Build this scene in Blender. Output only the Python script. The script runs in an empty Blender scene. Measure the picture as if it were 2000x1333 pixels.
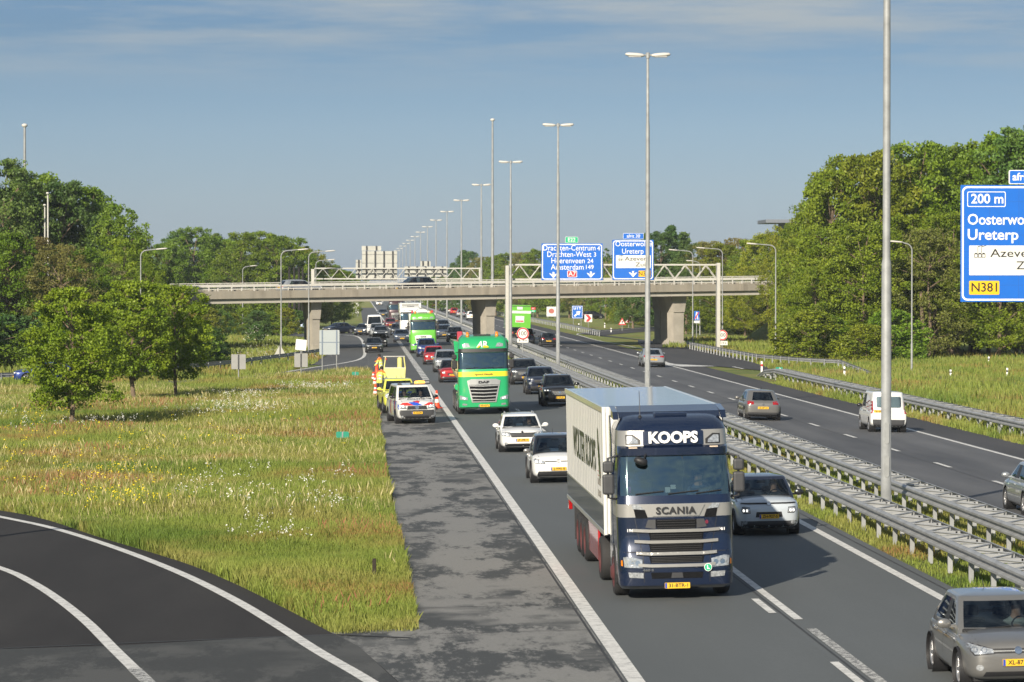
import bpy, bmesh, math, random
import numpy as np
from mathutils import Vector, Matrix, Euler, noise
from mathutils.bvhtree import BVHTree

R = math.radians
C = bpy.context.scene.collection
SC = bpy.context.scene

# ---------------------------------------------------------------- camera
CZ = 6.67                      # camera height above the median
F = 6600.0                     # focal length in pixels of a 2000 px wide frame
PITCH = math.atan(115.5 / F)
YAW = math.atan(303.0 / F)
cam_d = bpy.data.cameras.new('camera')
cam_d.sensor_width = 36.0
cam_d.lens = F / 2000.0 * 36.0
cam_d.clip_start = 0.5
cam_d.clip_end = 12000
cam = bpy.data.objects.new('camera', cam_d)
C.objects.link(cam)
cam.location = (0, 0, CZ)
cam.rotation_euler = (R(90) - PITCH, 0, -YAW)
SC.camera = cam
cam_d.dof.use_dof = True
cam_d.dof.focus_distance = 105
cam_d.dof.aperture_fstop = 5.6

# ---------------------------------------------------------------- sky, sun, exposure
SUN_EL = R(25.0)
SUN_DIR = R(25.0)              # light travels along (sin, cos) of this, away from the camera
world = bpy.data.worlds.new('World')
SC.world = world
world.use_nodes = True
wn = world.node_tree
wn.nodes.clear()
w_out = wn.nodes.new('ShaderNodeOutputWorld')
w_bg = wn.nodes.new('ShaderNodeBackground')
w_bg.inputs['Strength'].default_value = 0.062
sky = wn.nodes.new('ShaderNodeTexSky')
sky.sky_type = 'NISHITA'
sky.sun_disc = False
sky.sun_elevation = SUN_EL
sky.sun_rotation = SUN_DIR + math.pi
sky.air_density = 1.0
sky.dust_density = 0.35
sky.ozone_density = 4.0
# thin high cloud streaks, laid out in the direction of view of the dome
tc = wn.nodes.new('ShaderNodeTexCoord')
sep = wn.nodes.new('ShaderNodeSeparateXYZ')
wn.links.new(tc.outputs['Generated'], sep.inputs[0])
mp = wn.nodes.new('ShaderNodeMapping')
mp.inputs['Scale'].default_value = (9, 9, 95)
mp.inputs['Rotation'].default_value = (R(0), R(2.0), 0)
wn.links.new(tc.outputs['Generated'], mp.inputs[0])
nz = wn.nodes.new('ShaderNodeTexNoise')
nz.inputs['Scale'].default_value = 1.0
nz.inputs['Detail'].default_value = 7
nz.inputs['Roughness'].default_value = 0.62
wn.links.new(mp.outputs[0], nz.inputs['Vector'])
cr = wn.nodes.new('ShaderNodeMapRange')
cr.inputs['From Min'].default_value = 0.40
cr.inputs['From Max'].default_value = 0.66
wn.links.new(nz.outputs['Fac'], cr.inputs['Value'])
el = wn.nodes.new('ShaderNodeMapRange')     # clouds only high up
el.inputs['From Min'].default_value = 0.054
el.inputs['From Max'].default_value = 0.0795
wn.links.new(sep.outputs['Z'], el.inputs['Value'])
mu = wn.nodes.new('ShaderNodeMath'); mu.operation = 'MULTIPLY'
wn.links.new(cr.outputs[0], mu.inputs[0]); wn.links.new(el.outputs[0], mu.inputs[1])
mu2 = wn.nodes.new('ShaderNodeMath'); mu2.operation = 'MULTIPLY'; mu2.inputs[1].default_value = 1.0
wn.links.new(mu.outputs[0], mu2.inputs[0])
mixc = wn.nodes.new('ShaderNodeMixRGB')
mixc.inputs['Color2'].default_value = (5.0, 5.6, 6.0, 1)
wn.links.new(mu2.outputs[0], mixc.inputs['Fac'])
hsv = wn.nodes.new('ShaderNodeHueSaturation')
hsv.inputs['Saturation'].default_value = 0.92
wn.links.new(sky.outputs[0], hsv.inputs['Color'])
# the clear air turns bluer upward from the horizon
zm = wn.nodes.new('ShaderNodeMath'); zm.operation = 'MULTIPLY'; zm.inputs[1].default_value = 4.0
wn.links.new(sep.outputs['Z'], zm.inputs[0])
rmp = wn.nodes.new('ShaderNodeValToRGB')
cb = rmp.color_ramp
cb.elements[0].position = 0.0; cb.elements[0].color = (0.62, 0.735, 1.09, 1)
cb.elements[1].position = 1.0; cb.elements[1].color = (1, 1, 1, 1)
for ps, c_ in ((0.10, (0.65, 0.74, 1.00)), (0.18, (0.61, 0.70, 0.93)), (0.30, (0.47, 0.56, 0.735)), (0.42, (0.50, 0.60, 0.78))):
    e_ = cb.elements.new(ps); e_.color = (*c_, 1)
wn.links.new(zm.outputs[0], rmp.inputs['Fac'])
mulc = wn.nodes.new('ShaderNodeMixRGB'); mulc.blend_type = 'MULTIPLY'; mulc.inputs['Fac'].default_value = 1.0
wn.links.new(hsv.outputs[0], mulc.inputs['Color1']); wn.links.new(rmp.outputs['Color'], mulc.inputs['Color2'])
wn.links.new(mulc.outputs[0], mixc.inputs['Color1'])
wn.links.new(mixc.outputs[0], w_bg.inputs['Color'])
wn.links.new(w_bg.outputs[0], w_out.inputs['Surface'])

sun_d = bpy.data.lights.new('sun', 'SUN')
sun_d.energy = 4.9
sun_d.angle = R(0.53)
sun_d.color = (1.0, 0.90, 0.74)
sun = bpy.data.objects.new('sun', sun_d)
C.objects.link(sun)
ld = Vector((math.sin(SUN_DIR) * math.cos(SUN_EL), math.cos(SUN_DIR) * math.cos(SUN_EL), -math.sin(SUN_EL)))
sun.rotation_euler = ld.to_track_quat('-Z', 'Y').to_euler()
sun.location = (-40, -40, 60)

SC.view_settings.view_transform = 'Standard'
SC.view_settings.look = 'None'
SC.view_settings.gamma = 1.0
SC.view_settings.exposure = 0.46
SC.cycles.max_bounces = 6
SC.cycles.transparent_max_bounces = 12

# ---------------------------------------------------------------- layout helpers
CAM_M = Euler(cam.rotation_euler).to_matrix()


def ray(px, py):
    return CAM_M @ Vector(((px - 1000.0) / F, -(py - 666.5) / F, -1.0))


EDGE_L, MED_L, MED_R, EDGE_R = 1.0, 13.3, 17.3, 28.4


def gz(x, y=0):
    """height of the ground: both carriageways drain outward from the median"""
    if x <= EDGE_L: return -0.02 * (MED_L - EDGE_L)
    if x <= MED_L: return -0.02 * (MED_L - x)
    if x <= MED_R: return 0.0
    if x <= EDGE_R: return -0.02 * (x - MED_R)
    return -0.02 * (EDGE_R - MED_R)


def gp(px, py, h=0.0):
    """point of the ground (plus h) seen at a pixel of the photograph"""
    d = ray(px, py)
    z = 0.0
    p = None
    for _ in range(6):
        t = (z + h - CZ) / d.z
        p = Vector((d.x * t, d.y * t, z + h))
        z = gz(p.x, p.y)
    return p


def at(px, py, Y):
    d = ray(px, py)
    t = Y / d.y
    return Vector((d.x * t, Y, CZ + d.z * t))


# ---------------------------------------------------------------- materials
MATS = {}


def mat(name, col, rough=0.6, metal=0.0, coat=0.0, var=0.0, vscale=3.0, bump=0.0, bscale=40.0, spec=0.5, emit=None, estr=0.0, coords='Object', alpha=None):
    if name in MATS: return MATS[name]
    m = bpy.data.materials.new(name)
    m.use_nodes = True
    nt = m.node_tree
    b = nt.nodes['Principled BSDF']
    b.inputs['Base Color'].default_value = (*col, 1)
    b.inputs['Roughness'].default_value = rough
    b.inputs['Metallic'].default_value = metal
    b.inputs['Coat Weight'].default_value = coat
    b.inputs['Coat Roughness'].default_value = 0.04
    b.inputs['Specular IOR Level'].default_value = spec
    if emit:
        b.inputs['Emission Color'].default_value = (*emit, 1)
        b.inputs['Emission Strength'].default_value = estr
    if var > 0 or bump > 0:
        t = nt.nodes.new('ShaderNodeTexCoord')
        if var > 0:
            n = nt.nodes.new('ShaderNodeTexNoise')
            n.inputs['Scale'].default_value = vscale
            n.inputs['Detail'].default_value = 8
            n.inputs['Roughness'].default_value = 0.65
            nt.links.new(t.outputs[coords], n.inputs['Vector'])
            mr = nt.nodes.new('ShaderNodeMapRange')
            mr.inputs['From Min'].default_value = 0.3
            mr.inputs['From Max'].default_value = 0.7
            mr.inputs['To Min'].default_value = 1 - var
            mr.inputs['To Max'].default_value = 1 + var
            nt.links.new(n.outputs['Fac'], mr.inputs['Value'])
            mx = nt.nodes.new('ShaderNodeVectorMath'); mx.operation = 'SCALE'
            mx.inputs[0].default_value = col
            nt.links.new(mr.outputs[0], mx.inputs['Scale'])
            nt.links.new(mx.outputs[0], b.inputs['Base Color'])
        if bump > 0:
            n2 = nt.nodes.new('ShaderNodeTexNoise')
            n2.inputs['Scale'].default_value = bscale
            n2.inputs['Detail'].default_value = 4
            nt.links.new(t.outputs[coords], n2.inputs['Vector'])
            bp = nt.nodes.new('ShaderNodeBump')
            bp.inputs['Strength'].default_value = bump
            bp.inputs['Distance'].default_value = 0.02
            nt.links.new(n2.outputs['Fac'], bp.inputs['Height'])
            nt.links.new(bp.outputs[0], b.inputs['Normal'])
    MATS[name] = m
    return m


def paint(name, col, metal=0.25, rough=0.32):
    return mat(name, col, rough=rough, metal=metal, coat=0.9, var=0.05, vscale=1.2)


def glass_mat(name, tint, refl=0.06, gl=(0.9, 0.95, 1.0)):
    if name in MATS: return MATS[name]
    m = bpy.data.materials.new(name)
    m.use_nodes = True
    nt = m.node_tree
    nt.nodes.clear()
    o = nt.nodes.new('ShaderNodeOutputMaterial')
    tr = nt.nodes.new('ShaderNodeBsdfTransparent'); tr.inputs[0].default_value = (*tint, 1)
    g = nt.nodes.new('ShaderNodeBsdfGlossy'); g.inputs['Roughness'].default_value = 0.03
    g.inputs[0].default_value = (*gl, 1)
    fr = nt.nodes.new('ShaderNodeFresnel'); fr.inputs[0].default_value = 1.5
    ad = nt.nodes.new('ShaderNodeMath'); ad.operation = 'ADD'; ad.inputs[1].default_value = refl
    nt.links.new(fr.outputs[0], ad.inputs[0])
    mx = nt.nodes.new('ShaderNodeMixShader')
    nt.links.new(ad.outputs[0], mx.inputs[0])
    nt.links.new(tr.outputs[0], mx.inputs[1])
    nt.links.new(g.outputs[0], mx.inputs[2])
    nt.links.new(mx.outputs[0], o.inputs['Surface'])
    MATS[name] = m
    return m


GALV = mat('galvanised_steel', (0.36, 0.37, 0.38), rough=0.5, metal=0.35, var=0.22, vscale=1.6)
POLE = mat('pole_steel', (0.29, 0.30, 0.30), rough=0.6, metal=0.2, var=0.22, vscale=2.2)
CONC = mat('concrete', (0.37, 0.34, 0.29), rough=0.9, var=0.20, vscale=0.55, bump=0.3, bscale=9)
WHITEM = mat('white_metal', (0.48, 0.47, 0.43), rough=0.5, var=0.08)
RUBBER = mat('rubber', (0.022, 0.022, 0.023), rough=0.8, var=0.2)
BLACKP = mat('black_plastic', (0.018, 0.018, 0.020), rough=0.5)
DARKP = mat('dark_plastic', (0.045, 0.046, 0.05), rough=0.55, var=0.1)
CHROME = mat('chrome', (0.66, 0.67, 0.68), rough=0.12, metal=1.0)
SILVERP = mat('silver_trim', (0.52, 0.52, 0.50), rough=0.3, metal=0.6)
RIM = mat('alloy_rim', (0.42, 0.42, 0.43), rough=0.35, metal=0.7)
RIMD = mat('dark_rim', (0.06, 0.06, 0.065), rough=0.4, metal=0.5)
YELLOWPL = mat('plate_yellow', (0.78, 0.46, 0.02), rough=0.5)
EUBLUE = mat('plate_blue', (0.02, 0.06, 0.38), rough=0.5)
INK = mat('ink_black', (0.012, 0.012, 0.014), rough=0.6)
WHITEP = mat('white_letter', (0.80, 0.80, 0.80), rough=0.5)
HEADL = mat('headlamp_lens', (0.42, 0.44, 0.46), rough=0.10, metal=0.45, var=0.5, vscale=22, coat=1.0)
LAMPON = mat('lamp_lit', (0.9, 0.9, 0.85), rough=0.3, emit=(1.0, 0.95, 0.85), estr=1.3)
TAIL = mat('tail_lamp', (0.32, 0.008, 0.010), rough=0.15, coat=1.0, var=0.3, vscale=14)
AMBER = mat('amber_lens', (0.75, 0.22, 0.01), rough=0.25, coat=0.6)
AMBERON = mat('amber_lit', (0.9, 0.35, 0.03), rough=0.3, emit=(1.0, 0.45, 0.06), estr=2.5)
CARGLASS = glass_mat('car_glass', (0.34, 0.40, 0.42), refl=0.035, gl=(0.80, 0.90, 1.0))
TRUCKGLASS = glass_mat('truck_glass', (0.36, 0.44, 0.45), refl=0.26, gl=(0.62, 0.86, 0.88))
CABIN = mat('cabin_trim', (0.016, 0.017, 0.019), rough=0.85)
SKIN = mat('skin', (0.50, 0.28, 0.19), rough=0.6)
SHIRT = mat('shirt_dark', (0.05, 0.055, 0.07), rough=0.9)
SHIRTL = mat('shirt_pale', (0.42, 0.44, 0.42), rough=0.9)
HAIR = mat('hair_dark', (0.02, 0.015, 0.012), rough=0.8)


# ---------------------------------------------------------------- mesh helpers
class MB:
    """collects shapes; build() links them as ONE mesh object"""
    def __init__(s):
        s.v = []; s.f = []; s.mi = []; s.m = 0; s.sm = []

    def add(s, vs, fs, smooth=False, M=None):
        o = len(s.v)
        for p in vs:
            p = Vector(p)
            s.v.append(M @ p if M is not None else p)
        for f in fs:
            s.f.append([o + i for i in f]); s.mi.append(s.m); s.sm.append(smooth)
        return s

    def box(s, x0, x1, y0, y1, z0, z1, b=0.0, M=None):
        if b <= 0:
            vs = [(x, y, z) for z in (z0, z1) for y in (y0, y1) for x in (x0, x1)]
            fs = [(0, 2, 3, 1), (4, 5, 7, 6), (0, 1, 5, 4), (2, 6, 7, 3), (0, 4, 6, 2), (1, 3, 7, 5)]
            return s.add(vs, fs, M=M)
        bm = bmesh.new()
        bmesh.ops.create_cube(bm, size=1.0)
        for v in bm.verts:
            v.co = Vector(((x0 + x1) / 2 + v.co.x * (x1 - x0), (y0 + y1) / 2 + v.co.y * (y1 - y0), (z0 + z1) / 2 + v.co.z * (z1 - z0)))
        bmesh.ops.bevel(bm, geom=list(bm.edges), offset=b, segments=2, affect='EDGES', profile=0.5)
        bm.verts.index_update()
        s.add([v.co.copy() for v in bm.verts], [[v.index for v in f.verts] for f in bm.faces], M=M)
        bm.free()
        return s

    def tube(s, pts, r, n=8, cap=True, M=None):
        pts = [Vector(p) for p in pts]
        rs = r if isinstance(r, (list, tuple)) else [r] * len(pts)
        vs, fs = [], []
        ref = None
        for i, p in enumerate(pts):
            a = pts[max(i - 1, 0)]; b = pts[min(i + 1, len(pts) - 1)]
            d = (b - a)
            if d.length < 1e-9: d = Vector((0, 0, 1))
            d.normalize()
            if ref is None or abs(ref.dot(d)) > 0.98:
                ref = Vector((1, 0, 0)) if abs(d.x) < 0.8 else Vector((0, 1, 0))
            u = (ref - d * ref.dot(d)).normalized(); w = d.cross(u)
            ref = u
            for k in range(n):
                a_ = 2 * math.pi * k / n
                vs.append(p + (u * math.cos(a_) + w * math.sin(a_)) * rs[i])
        for i in range(len(pts) - 1):
            for k in range(n):
                k2 = (k + 1) % n
                fs.append((i * n + k, i * n + k2, (i + 1) * n + k2, (i + 1) * n + k))
        s.add(vs, fs, smooth=n > 5, M=M)
        if cap:
            e = (len(pts) - 1) * n
            s.add(vs[:n], [list(range(n))[::-1]], M=M)
            s.add(vs[e:e + n], [list(range(n))], M=M)
        return s

    def lathe(s, prof, n=20, M=None, smooth=True):
        """prof: (r, axis height) pairs around local z"""
        vs, fs = [], []
        for (r, z) in prof:
            for k in range(n):
                a = 2 * math.pi * k / n
                vs.append((r * math.cos(a), r * math.sin(a), z))
        for i in range(len(prof) - 1):
            for k in range(n):
                k2 = (k + 1) % n
                fs.append((i * n + k, i * n + k2, (i + 1) * n + k2, (i + 1) * n + k))
        s.add(vs, fs, smooth=smooth, M=M)
        return s

    def prism(s, poly, a0, a1, axis='y', M=None):
        """poly in the plane across the axis, pushed from a0 to a1"""
        def P(u, v, a):
            return {'x': (a, u, v), 'y': (u, a, v), 'z': (u, v, a)}[axis]
        n = len(poly)
        vs = [P(u, v, a0) for u, v in poly] + [P(u, v, a1) for u, v in poly]
        fs = [list(range(n))[::-1], list(range(n, 2 * n))]
        fs += [(i, (i + 1) % n, n + (i + 1) % n, n + i) for i in range(n)]
        return s.add(vs, fs, M=M)

    def sweep(s, prof, pts, M=None):
        """open profile (across, up) swept along a ground path"""
        vs, fs = [], []
        n = len(prof)
        pts = [Vector(p) for p in pts]
        for i, p in enumerate(pts):
            d = pts[min(i + 1, len(pts) - 1)] - pts[max(i - 1, 0)]
            d.z = 0; d.normalize()
            r = Vector((d.y, -d.x, 0))
            for (u, w) in prof:
                vs.append(p + r * u + Vector((0, 0, w)))
        for i in range(len(pts) - 1):
            for k in range(n - 1):
                fs.append((i * n + k, i * n + k + 1, (i + 1) * n + k + 1, (i + 1) * n + k))
        return s.add(vs, fs, M=M)

    def build(s, name, mats, parent=None, loc=None, fixn=True):
        me = bpy.data.meshes.new(name)
        me.from_pydata([tuple(p) for p in s.v], [], s.f)
        for m in (mats if isinstance(mats, (list, tuple)) else [mats]): me.materials.append(m)
        me.polygons.foreach_set('material_index', s.mi)
        me.polygons.foreach_set('use_smooth', s.sm)
        if fixn and len(s.f) < 60000:
            bm = bmesh.new(); bm.from_mesh(me)
            bmesh.ops.recalc_face_normals(bm, faces=list(bm.faces))
            bm.to_mesh(me); bm.free()
        me.update()
        o = bpy.data.objects.new(name, me)
        C.objects.link(o)
        if parent is not None: o.parent = parent
        if loc is not None: o.location = loc
        return o


def mobj(name, me, mats=None, parent=None):
    o = bpy.data.objects.new(name, me)
    C.objects.link(o)
    if mats is not None:
        me.materials.clear()
        for m in (mats if isinstance(mats, (list, tuple)) else [mats]): me.materials.append(m)
    if parent is not None: o.parent = parent
    return o


def tag(o, label, cat, group=None, kind=None):
    o['label'] = label; o['category'] = cat
    if group: o['group'] = group
    if kind: o['kind'] = kind
    return o


def thing(name, label, cat, loc=(0, 0, 0), rz=0.0, group=None):
    o = bpy.data.objects.new(name, None)
    C.objects.link(o)
    o.empty_display_size = 0.3
    o.location = loc
    o.rotation_euler = (0, 0, rz)
    return tag(o, label, cat, group)


def struct(o):
    o['kind'] = 'structure'
    return o


KIDS = {}


def copy_tree(o, parent=None):
    c = o.copy()
    C.objects.link(c)
    if parent is not None: c.parent = parent
    for ch in [k for k in bpy.data.objects if k.parent == o] if o.name not in KIDS else KIDS[o.name]:
        copy_tree(ch, c)
    return c


def index_kids(o):
    KIDS[o.name] = list(o.children)
    for k in KIDS[o.name]: index_kids(k)


def T(o=(0, 0, 0), right=(1, 0, 0), up=(0, 0, 1)):
    r = Vector(right).normalized(); u = Vector(up).normalized(); n = r.cross(u)
    M = Matrix((r, u, n)).transposed().to_4x4()
    M.translation = Vector(o)
    return M


TXT = {}


def text_mesh(body, size, bold=0.0, shear=0.0, extrude=0.004, align='CENTER', width=None, space=1.0):
    key = (body, size, bold, shear, extrude, align, width, space)
    if key in TXT: return TXT[key]
    cu = bpy.data.curves.new('txt', 'FONT')
    cu.body = body; cu.size = size; cu.offset = bold; cu.shear = shear; cu.extrude = extrude
    cu.align_x = align; cu.align_y = 'CENTER'; cu.resolution_u = 3; cu.space_character = space
    o = bpy.data.objects.new('txt', cu)
    C.objects.link(o)
    dg = bpy.context.evaluated_depsgraph_get()
    me = bpy.data.meshes.new_from_object(o.evaluated_get(dg))
    bpy.data.objects.remove(o)
    bpy.data.curves.remove(cu)
    vs = [v.co.copy() for v in me.vertices]; fs = [list(p.vertices) for p in me.polygons]
    bpy.data.meshes.remove(me)
    if vs:
        xs = [v.x for v in vs]; ys = [v.y for v in vs]
        yc = (min(ys) + max(ys)) / 2
        k = 1.0
        if width: k = width / max(1e-6, max(xs) - min(xs))
        xc = (min(xs) + max(xs)) / 2 if align == 'CENTER' else (min(xs) if align == 'LEFT' else max(xs))
        vs = [Vector(((v.x - xc) * k, v.y, v.z)) for v in vs]
    TXT[key] = (vs, fs)
    return TXT[key]


def put_text(mb, body, size, M, **kw):
    vs, fs = text_mesh(body, size, **kw)
    return mb.add(vs, fs, M=M)


def rrect(w, h, r, cx=0, cy=0, n=4):
    pts = []
    for (sx, sy, a0) in ((1, 1, 0), (-1, 1, 90), (-1, -1, 180), (1, -1, 270)):
        for k in range(n + 1):
            a = R(a0 + 90 * k / n)
            pts.append((cx + sx * (w / 2 - r) + r * math.cos(a), cy + sy * (h / 2 - r) + r * math.sin(a)))
    return pts


def decal(bvh, poly, axis, off=0.006, maxe=0.07, thick=0.0, start=5.0):
    """a patch laid on a body: outline seen along an axis ('-y' from the front, '+y' from the rear, '-x'/'+x' from a side), returns (verts, faces)"""
    bm = bmesh.new()
    vv = [bm.verts.new((u, w, 0)) for u, w in poly]
    f = bm.faces.new(vv)
    bmesh.ops.triangulate(bm, faces=[f])
    for _ in range(5):
        es = [e for e in bm.edges if e.calc_length() > maxe]
        if not es: break
        bmesh.ops.subdivide_edges(bm, edges=es, cuts=1)
        bmesh.ops.triangulate(bm, faces=list(bm.faces))
    d = {'-y': Vector((0, 1, 0)), '+y': Vector((0, -1, 0)), '-x': Vector((1, 0, 0)), '+x': Vector((-1, 0, 0))}[axis]
    bm.verts.index_update()
    pos = [None] * len(bm.verts)
    good = []
    for v in bm.verts:
        u, w = v.co.x, v.co.y
        base = Vector((u, 0, w)) if axis in ('-y', '+y') else Vector((0, u, w))
        far = {'-y': Vector((0, -start, 0)), '+y': Vector((0, 20, 0)), '-x': Vector((-4, 0, 0)), '+x': Vector((4, 0, 0))}[axis]
        hit = bvh.ray_cast(base + far, d)[0]
        if hit is not None:
            pos[v.index] = hit
            good.append(hit)
    med = None
    if good:
        med = sum((g.dot(d) for g in good)) / len(good)
    for v in bm.verts:
        if pos[v.index] is None:
            u, w = v.co.x, v.co.y
            base = Vector((u, 0, w)) if axis in ('-y', '+y') else Vector((0, u, w))
            best = min(good, key=lambda g: (g - base - d * (g.dot(d) - base.dot(d))).length) if good else base
            pos[v.index] = base + d * (best.dot(d) - base.dot(d))
    vs = [p - d * (off + thick) for p in pos]
    fs = [[v.index for v in f.verts] for f in bm.faces]
    if thick > 0:
        n = len(vs)
        vs = vs + [p + d * 0.01 for p in pos]
        for e in bm.edges:
            if len(e.link_faces) == 1:
                a, b = e.verts[0].index, e.verts[1].index
                fs.append([a, b, n + b, n + a])
    bm.free()
    return vs, fs


def eval_mesh(o):
    dg = bpy.context.evaluated_depsgraph_get()
    return bpy.data.meshes.new_from_object(o.evaluated_get(dg))


def split_by_material(me):
    out = {}
    for p in me.polygons:
        out.setdefault(p.material_index, []).append(list(p.vertices))
    res = {}
    for k, fs in out.items():
        used = sorted({i for f in fs for i in f})
        mp_ = {i: j for j, i in enumerate(used)}
        res[k] = ([me.vertices[i].co.copy() for i in used], [[mp_[i] for i in f] for f in fs])
    return res


def islands(vs, fs):
    par = list(range(len(vs)))
    def find(a):
        while par[a] != a:
            par[a] = par[par[a]]; a = par[a]
        return a
    for f in fs:
        for i in f[1:]:
            par[find(i)] = find(f[0])
    g = {}
    for f in fs: g.setdefault(find(f[0]), []).append(f)
    res = []
    for fl in g.values():
        used = sorted({i for f in fl for i in f}); mp_ = {i: j for j, i in enumerate(used)}
        res.append(([vs[i] for i in used], [[mp_[i] for i in f] for f in fl]))
    return res


def smooth_obj(name, vs, fs, mats, parent=None, angle=40):
    me = bpy.data.meshes.new(name)
    me.from_pydata([tuple(v) for v in vs], [], fs)
    me.polygons.foreach_set('use_smooth', [True] * len(me.polygons))
    bm = bmesh.new(); bm.from_mesh(me)
    bmesh.ops.recalc_face_normals(bm, faces=list(bm.faces))
    bm.to_mesh(me); bm.free()
    me.set_sharp_from_angle(angle=R(angle))
    return mobj(name, me, mats, parent)
# ---------------------------------------------------------------- ground and roads
def node_mat(name):
    m = bpy.data.materials.new(name); m.use_nodes = True
    MATS[name] = m
    nt = m.node_tree
    return m, nt, nt.nodes['Principled BSDF'], nt.nodes.new('ShaderNodeTexCoord')


def N(nt, typ, **kw):
    n = nt.nodes.new(typ)
    for k, v in kw.items():
        if k.startswith('i_'): n.inputs[k[2:].replace('_', ' ')].default_value = v
        else: setattr(n, k, v)
    return n


def noise_fac(nt, vec, scale, lo, hi, detail=6, rough=0.6, stretch=None):
    if stretch:
        mp_ = N(nt, 'ShaderNodeMapping'); mp_.inputs['Scale'].default_value = stretch
        nt.links.new(vec, mp_.inputs[0]); vec = mp_.outputs[0]
    n = N(nt, 'ShaderNodeTexNoise', i_Scale=scale, i_Detail=detail, i_Roughness=rough)
    nt.links.new(vec, n.inputs['Vector'])
    r = N(nt, 'ShaderNodeMapRange'); r.inputs['From Min'].default_value = lo; r.inputs['From Max'].default_value = hi
    nt.links.new(n.outputs['Fac'], r.inputs['Value'])
    return r.outputs[0]


def mixcol(nt, fac, a, b):
    m = N(nt, 'ShaderNodeMixRGB')
    for s, v in (('Color1', a), ('Color2', b)):
        if isinstance(v, tuple): m.inputs[s].default_value = (*v, 1)
        else: nt.links.new(v, m.inputs[s])
    if isinstance(fac, float): m.inputs['Fac'].default_value = fac
    else: nt.links.new(fac, m.inputs['Fac'])
    return m.outputs[0]


def asphalt(name, base, dark, patch=None, lanes=None, rough=0.75, pscale=0.35, plo=0.475, phi=0.53, spec=0.3):
    m, nt, b, t = node_mat(name)
    V = t.outputs['Object']
    fine = noise_fac(nt, V, 14, 0.25, 0.75, 6, 0.8)
    c = mixcol(nt, fine, tuple(x * 0.78 for x in base), tuple(x * 1.22 for x in base))
    big = noise_fac(nt, V, 0.16, 0.35, 0.7, 5, 0.6, (1.6, 0.25, 1))
    c = mixcol(nt, big, c, dark) if patch is None else c
    if lanes:      # worn wheel tracks along the lanes
        sp = N(nt, 'ShaderNodeSeparateXYZ'); nt.links.new(V, sp.inputs[0])
        a = N(nt, 'ShaderNodeMath', operation='MULTIPLY_ADD'); a.inputs[1].default_value = 2 * math.pi / lanes[0]; a.inputs[2].default_value = lanes[1]
        nt.links.new(sp.outputs['X'], a.inputs[0])
        s = N(nt, 'ShaderNodeMath', operation='SINE'); nt.links.new(a.outputs[0], s.inputs[0])
        mr = N(nt, 'ShaderNodeMapRange'); mr.inputs['From Min'].default_value = -0.6; mr.inputs['From Max'].default_value = 1.0
        mr.inputs['To Max'].default_value = 0.55
        nt.links.new(s.outputs[0], mr.inputs['Value'])
        br = noise_fac(nt, V, 0.7, 0.35, 0.65, 4, 0.6, (1, 0.08, 1))
        mm = N(nt, 'ShaderNodeMath', operation='MULTIPLY'); nt.links.new(mr.outputs[0], mm.inputs[0]); nt.links.new(br, mm.inputs[1])
        c = mixcol(nt, mm.outputs[0], c, dark)
    if patch:
        p1 = noise_fac(nt, V, pscale, plo, phi, 10, 0.78, (1.0, 0.30, 1))
        p2 = noise_fac(nt, V, 0.16, 0.40, 0.50, 5, 0.6)
        mm = N(nt, 'ShaderNodeMath', operation='MULTIPLY'); nt.links.new(p1, mm.inputs[0]); nt.links.new(p2, mm.inputs[1])
        c = mixcol(nt, mm.outputs[0], c, patch)
    nt.links.new(c, b.inputs['Base Color'])
    b.inputs['Roughness'].default_value = rough
    b.inputs['Specular IOR Level'].default_value = spec
    n2 = N(nt, 'ShaderNodeTexNoise', i_Scale=60.0, i_Detail=3.0)
    nt.links.new(V, n2.inputs['Vector'])
    bp = N(nt, 'ShaderNodeBump', i_Strength=0.35, i_Distance=0.012)
    nt.links.new(n2.outputs['Fac'], bp.inputs['Height']); nt.links.new(bp.outputs[0], b.inputs['Normal'])
    return m


ASPH_MAIN = asphalt('asphalt_main', (0.118, 0.128, 0.132), (0.098, 0.107, 0.110), lanes=(3.9, 0.4))
ASPH_RIGHT = asphalt('asphalt_away', (0.138, 0.140, 0.146), (0.072, 0.075, 0.082), lanes=(1.9, 1.2))
ASPH_SHOULD = asphalt('asphalt_shoulder', (0.218, 0.215, 0.205), (0.19, 0.19, 0.18), patch=(0.060, 0.063, 0.063), pscale=0.55)
ASPH_DARK = asphalt('asphalt_dark', (0.052, 0.050, 0.050), (0.034, 0.033, 0.034), spec=0.1, rough=0.9)
ASPH_OUT = asphalt('asphalt_verge_lane', (0.070, 0.068, 0.070), (0.05, 0.05, 0.052))
ASPH_MID = asphalt('asphalt_ramp', (0.105, 0.108, 0.108), (0.08, 0.082, 0.084))


def line_mat():
    m, nt, b, t = node_mat('road_paint')
    V = t.outputs['Object']
    w = noise_fac(nt, V, 5.0, 0.32, 0.52, 8, 0.75)
    c = mixcol(nt, w, (0.34, 0.335, 0.32), (0.70, 0.69, 0.66))
    sp = N(nt, 'ShaderNodeSeparateXYZ'); nt.links.new(V, sp.inputs[0])
    fr = N(nt, 'ShaderNodeMath', operation='FRACT'); nt.links.new(sp.outputs['Y'], fr.inputs[0])
    gt = N(nt, 'ShaderNodeMath', operation='LESS_THAN'); gt.inputs[1].default_value = 0.05; nt.links.new(fr.outputs[0], gt.inputs[0])
    c = mixcol(nt, gt.outputs[0], c, (0.42, 0.42, 0.40))
    nt.links.new(c, b.inputs['Base Color'])
    b.inputs['Roughness'].default_value = 0.6
    return m


ROADPAINT = line_mat()


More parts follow.
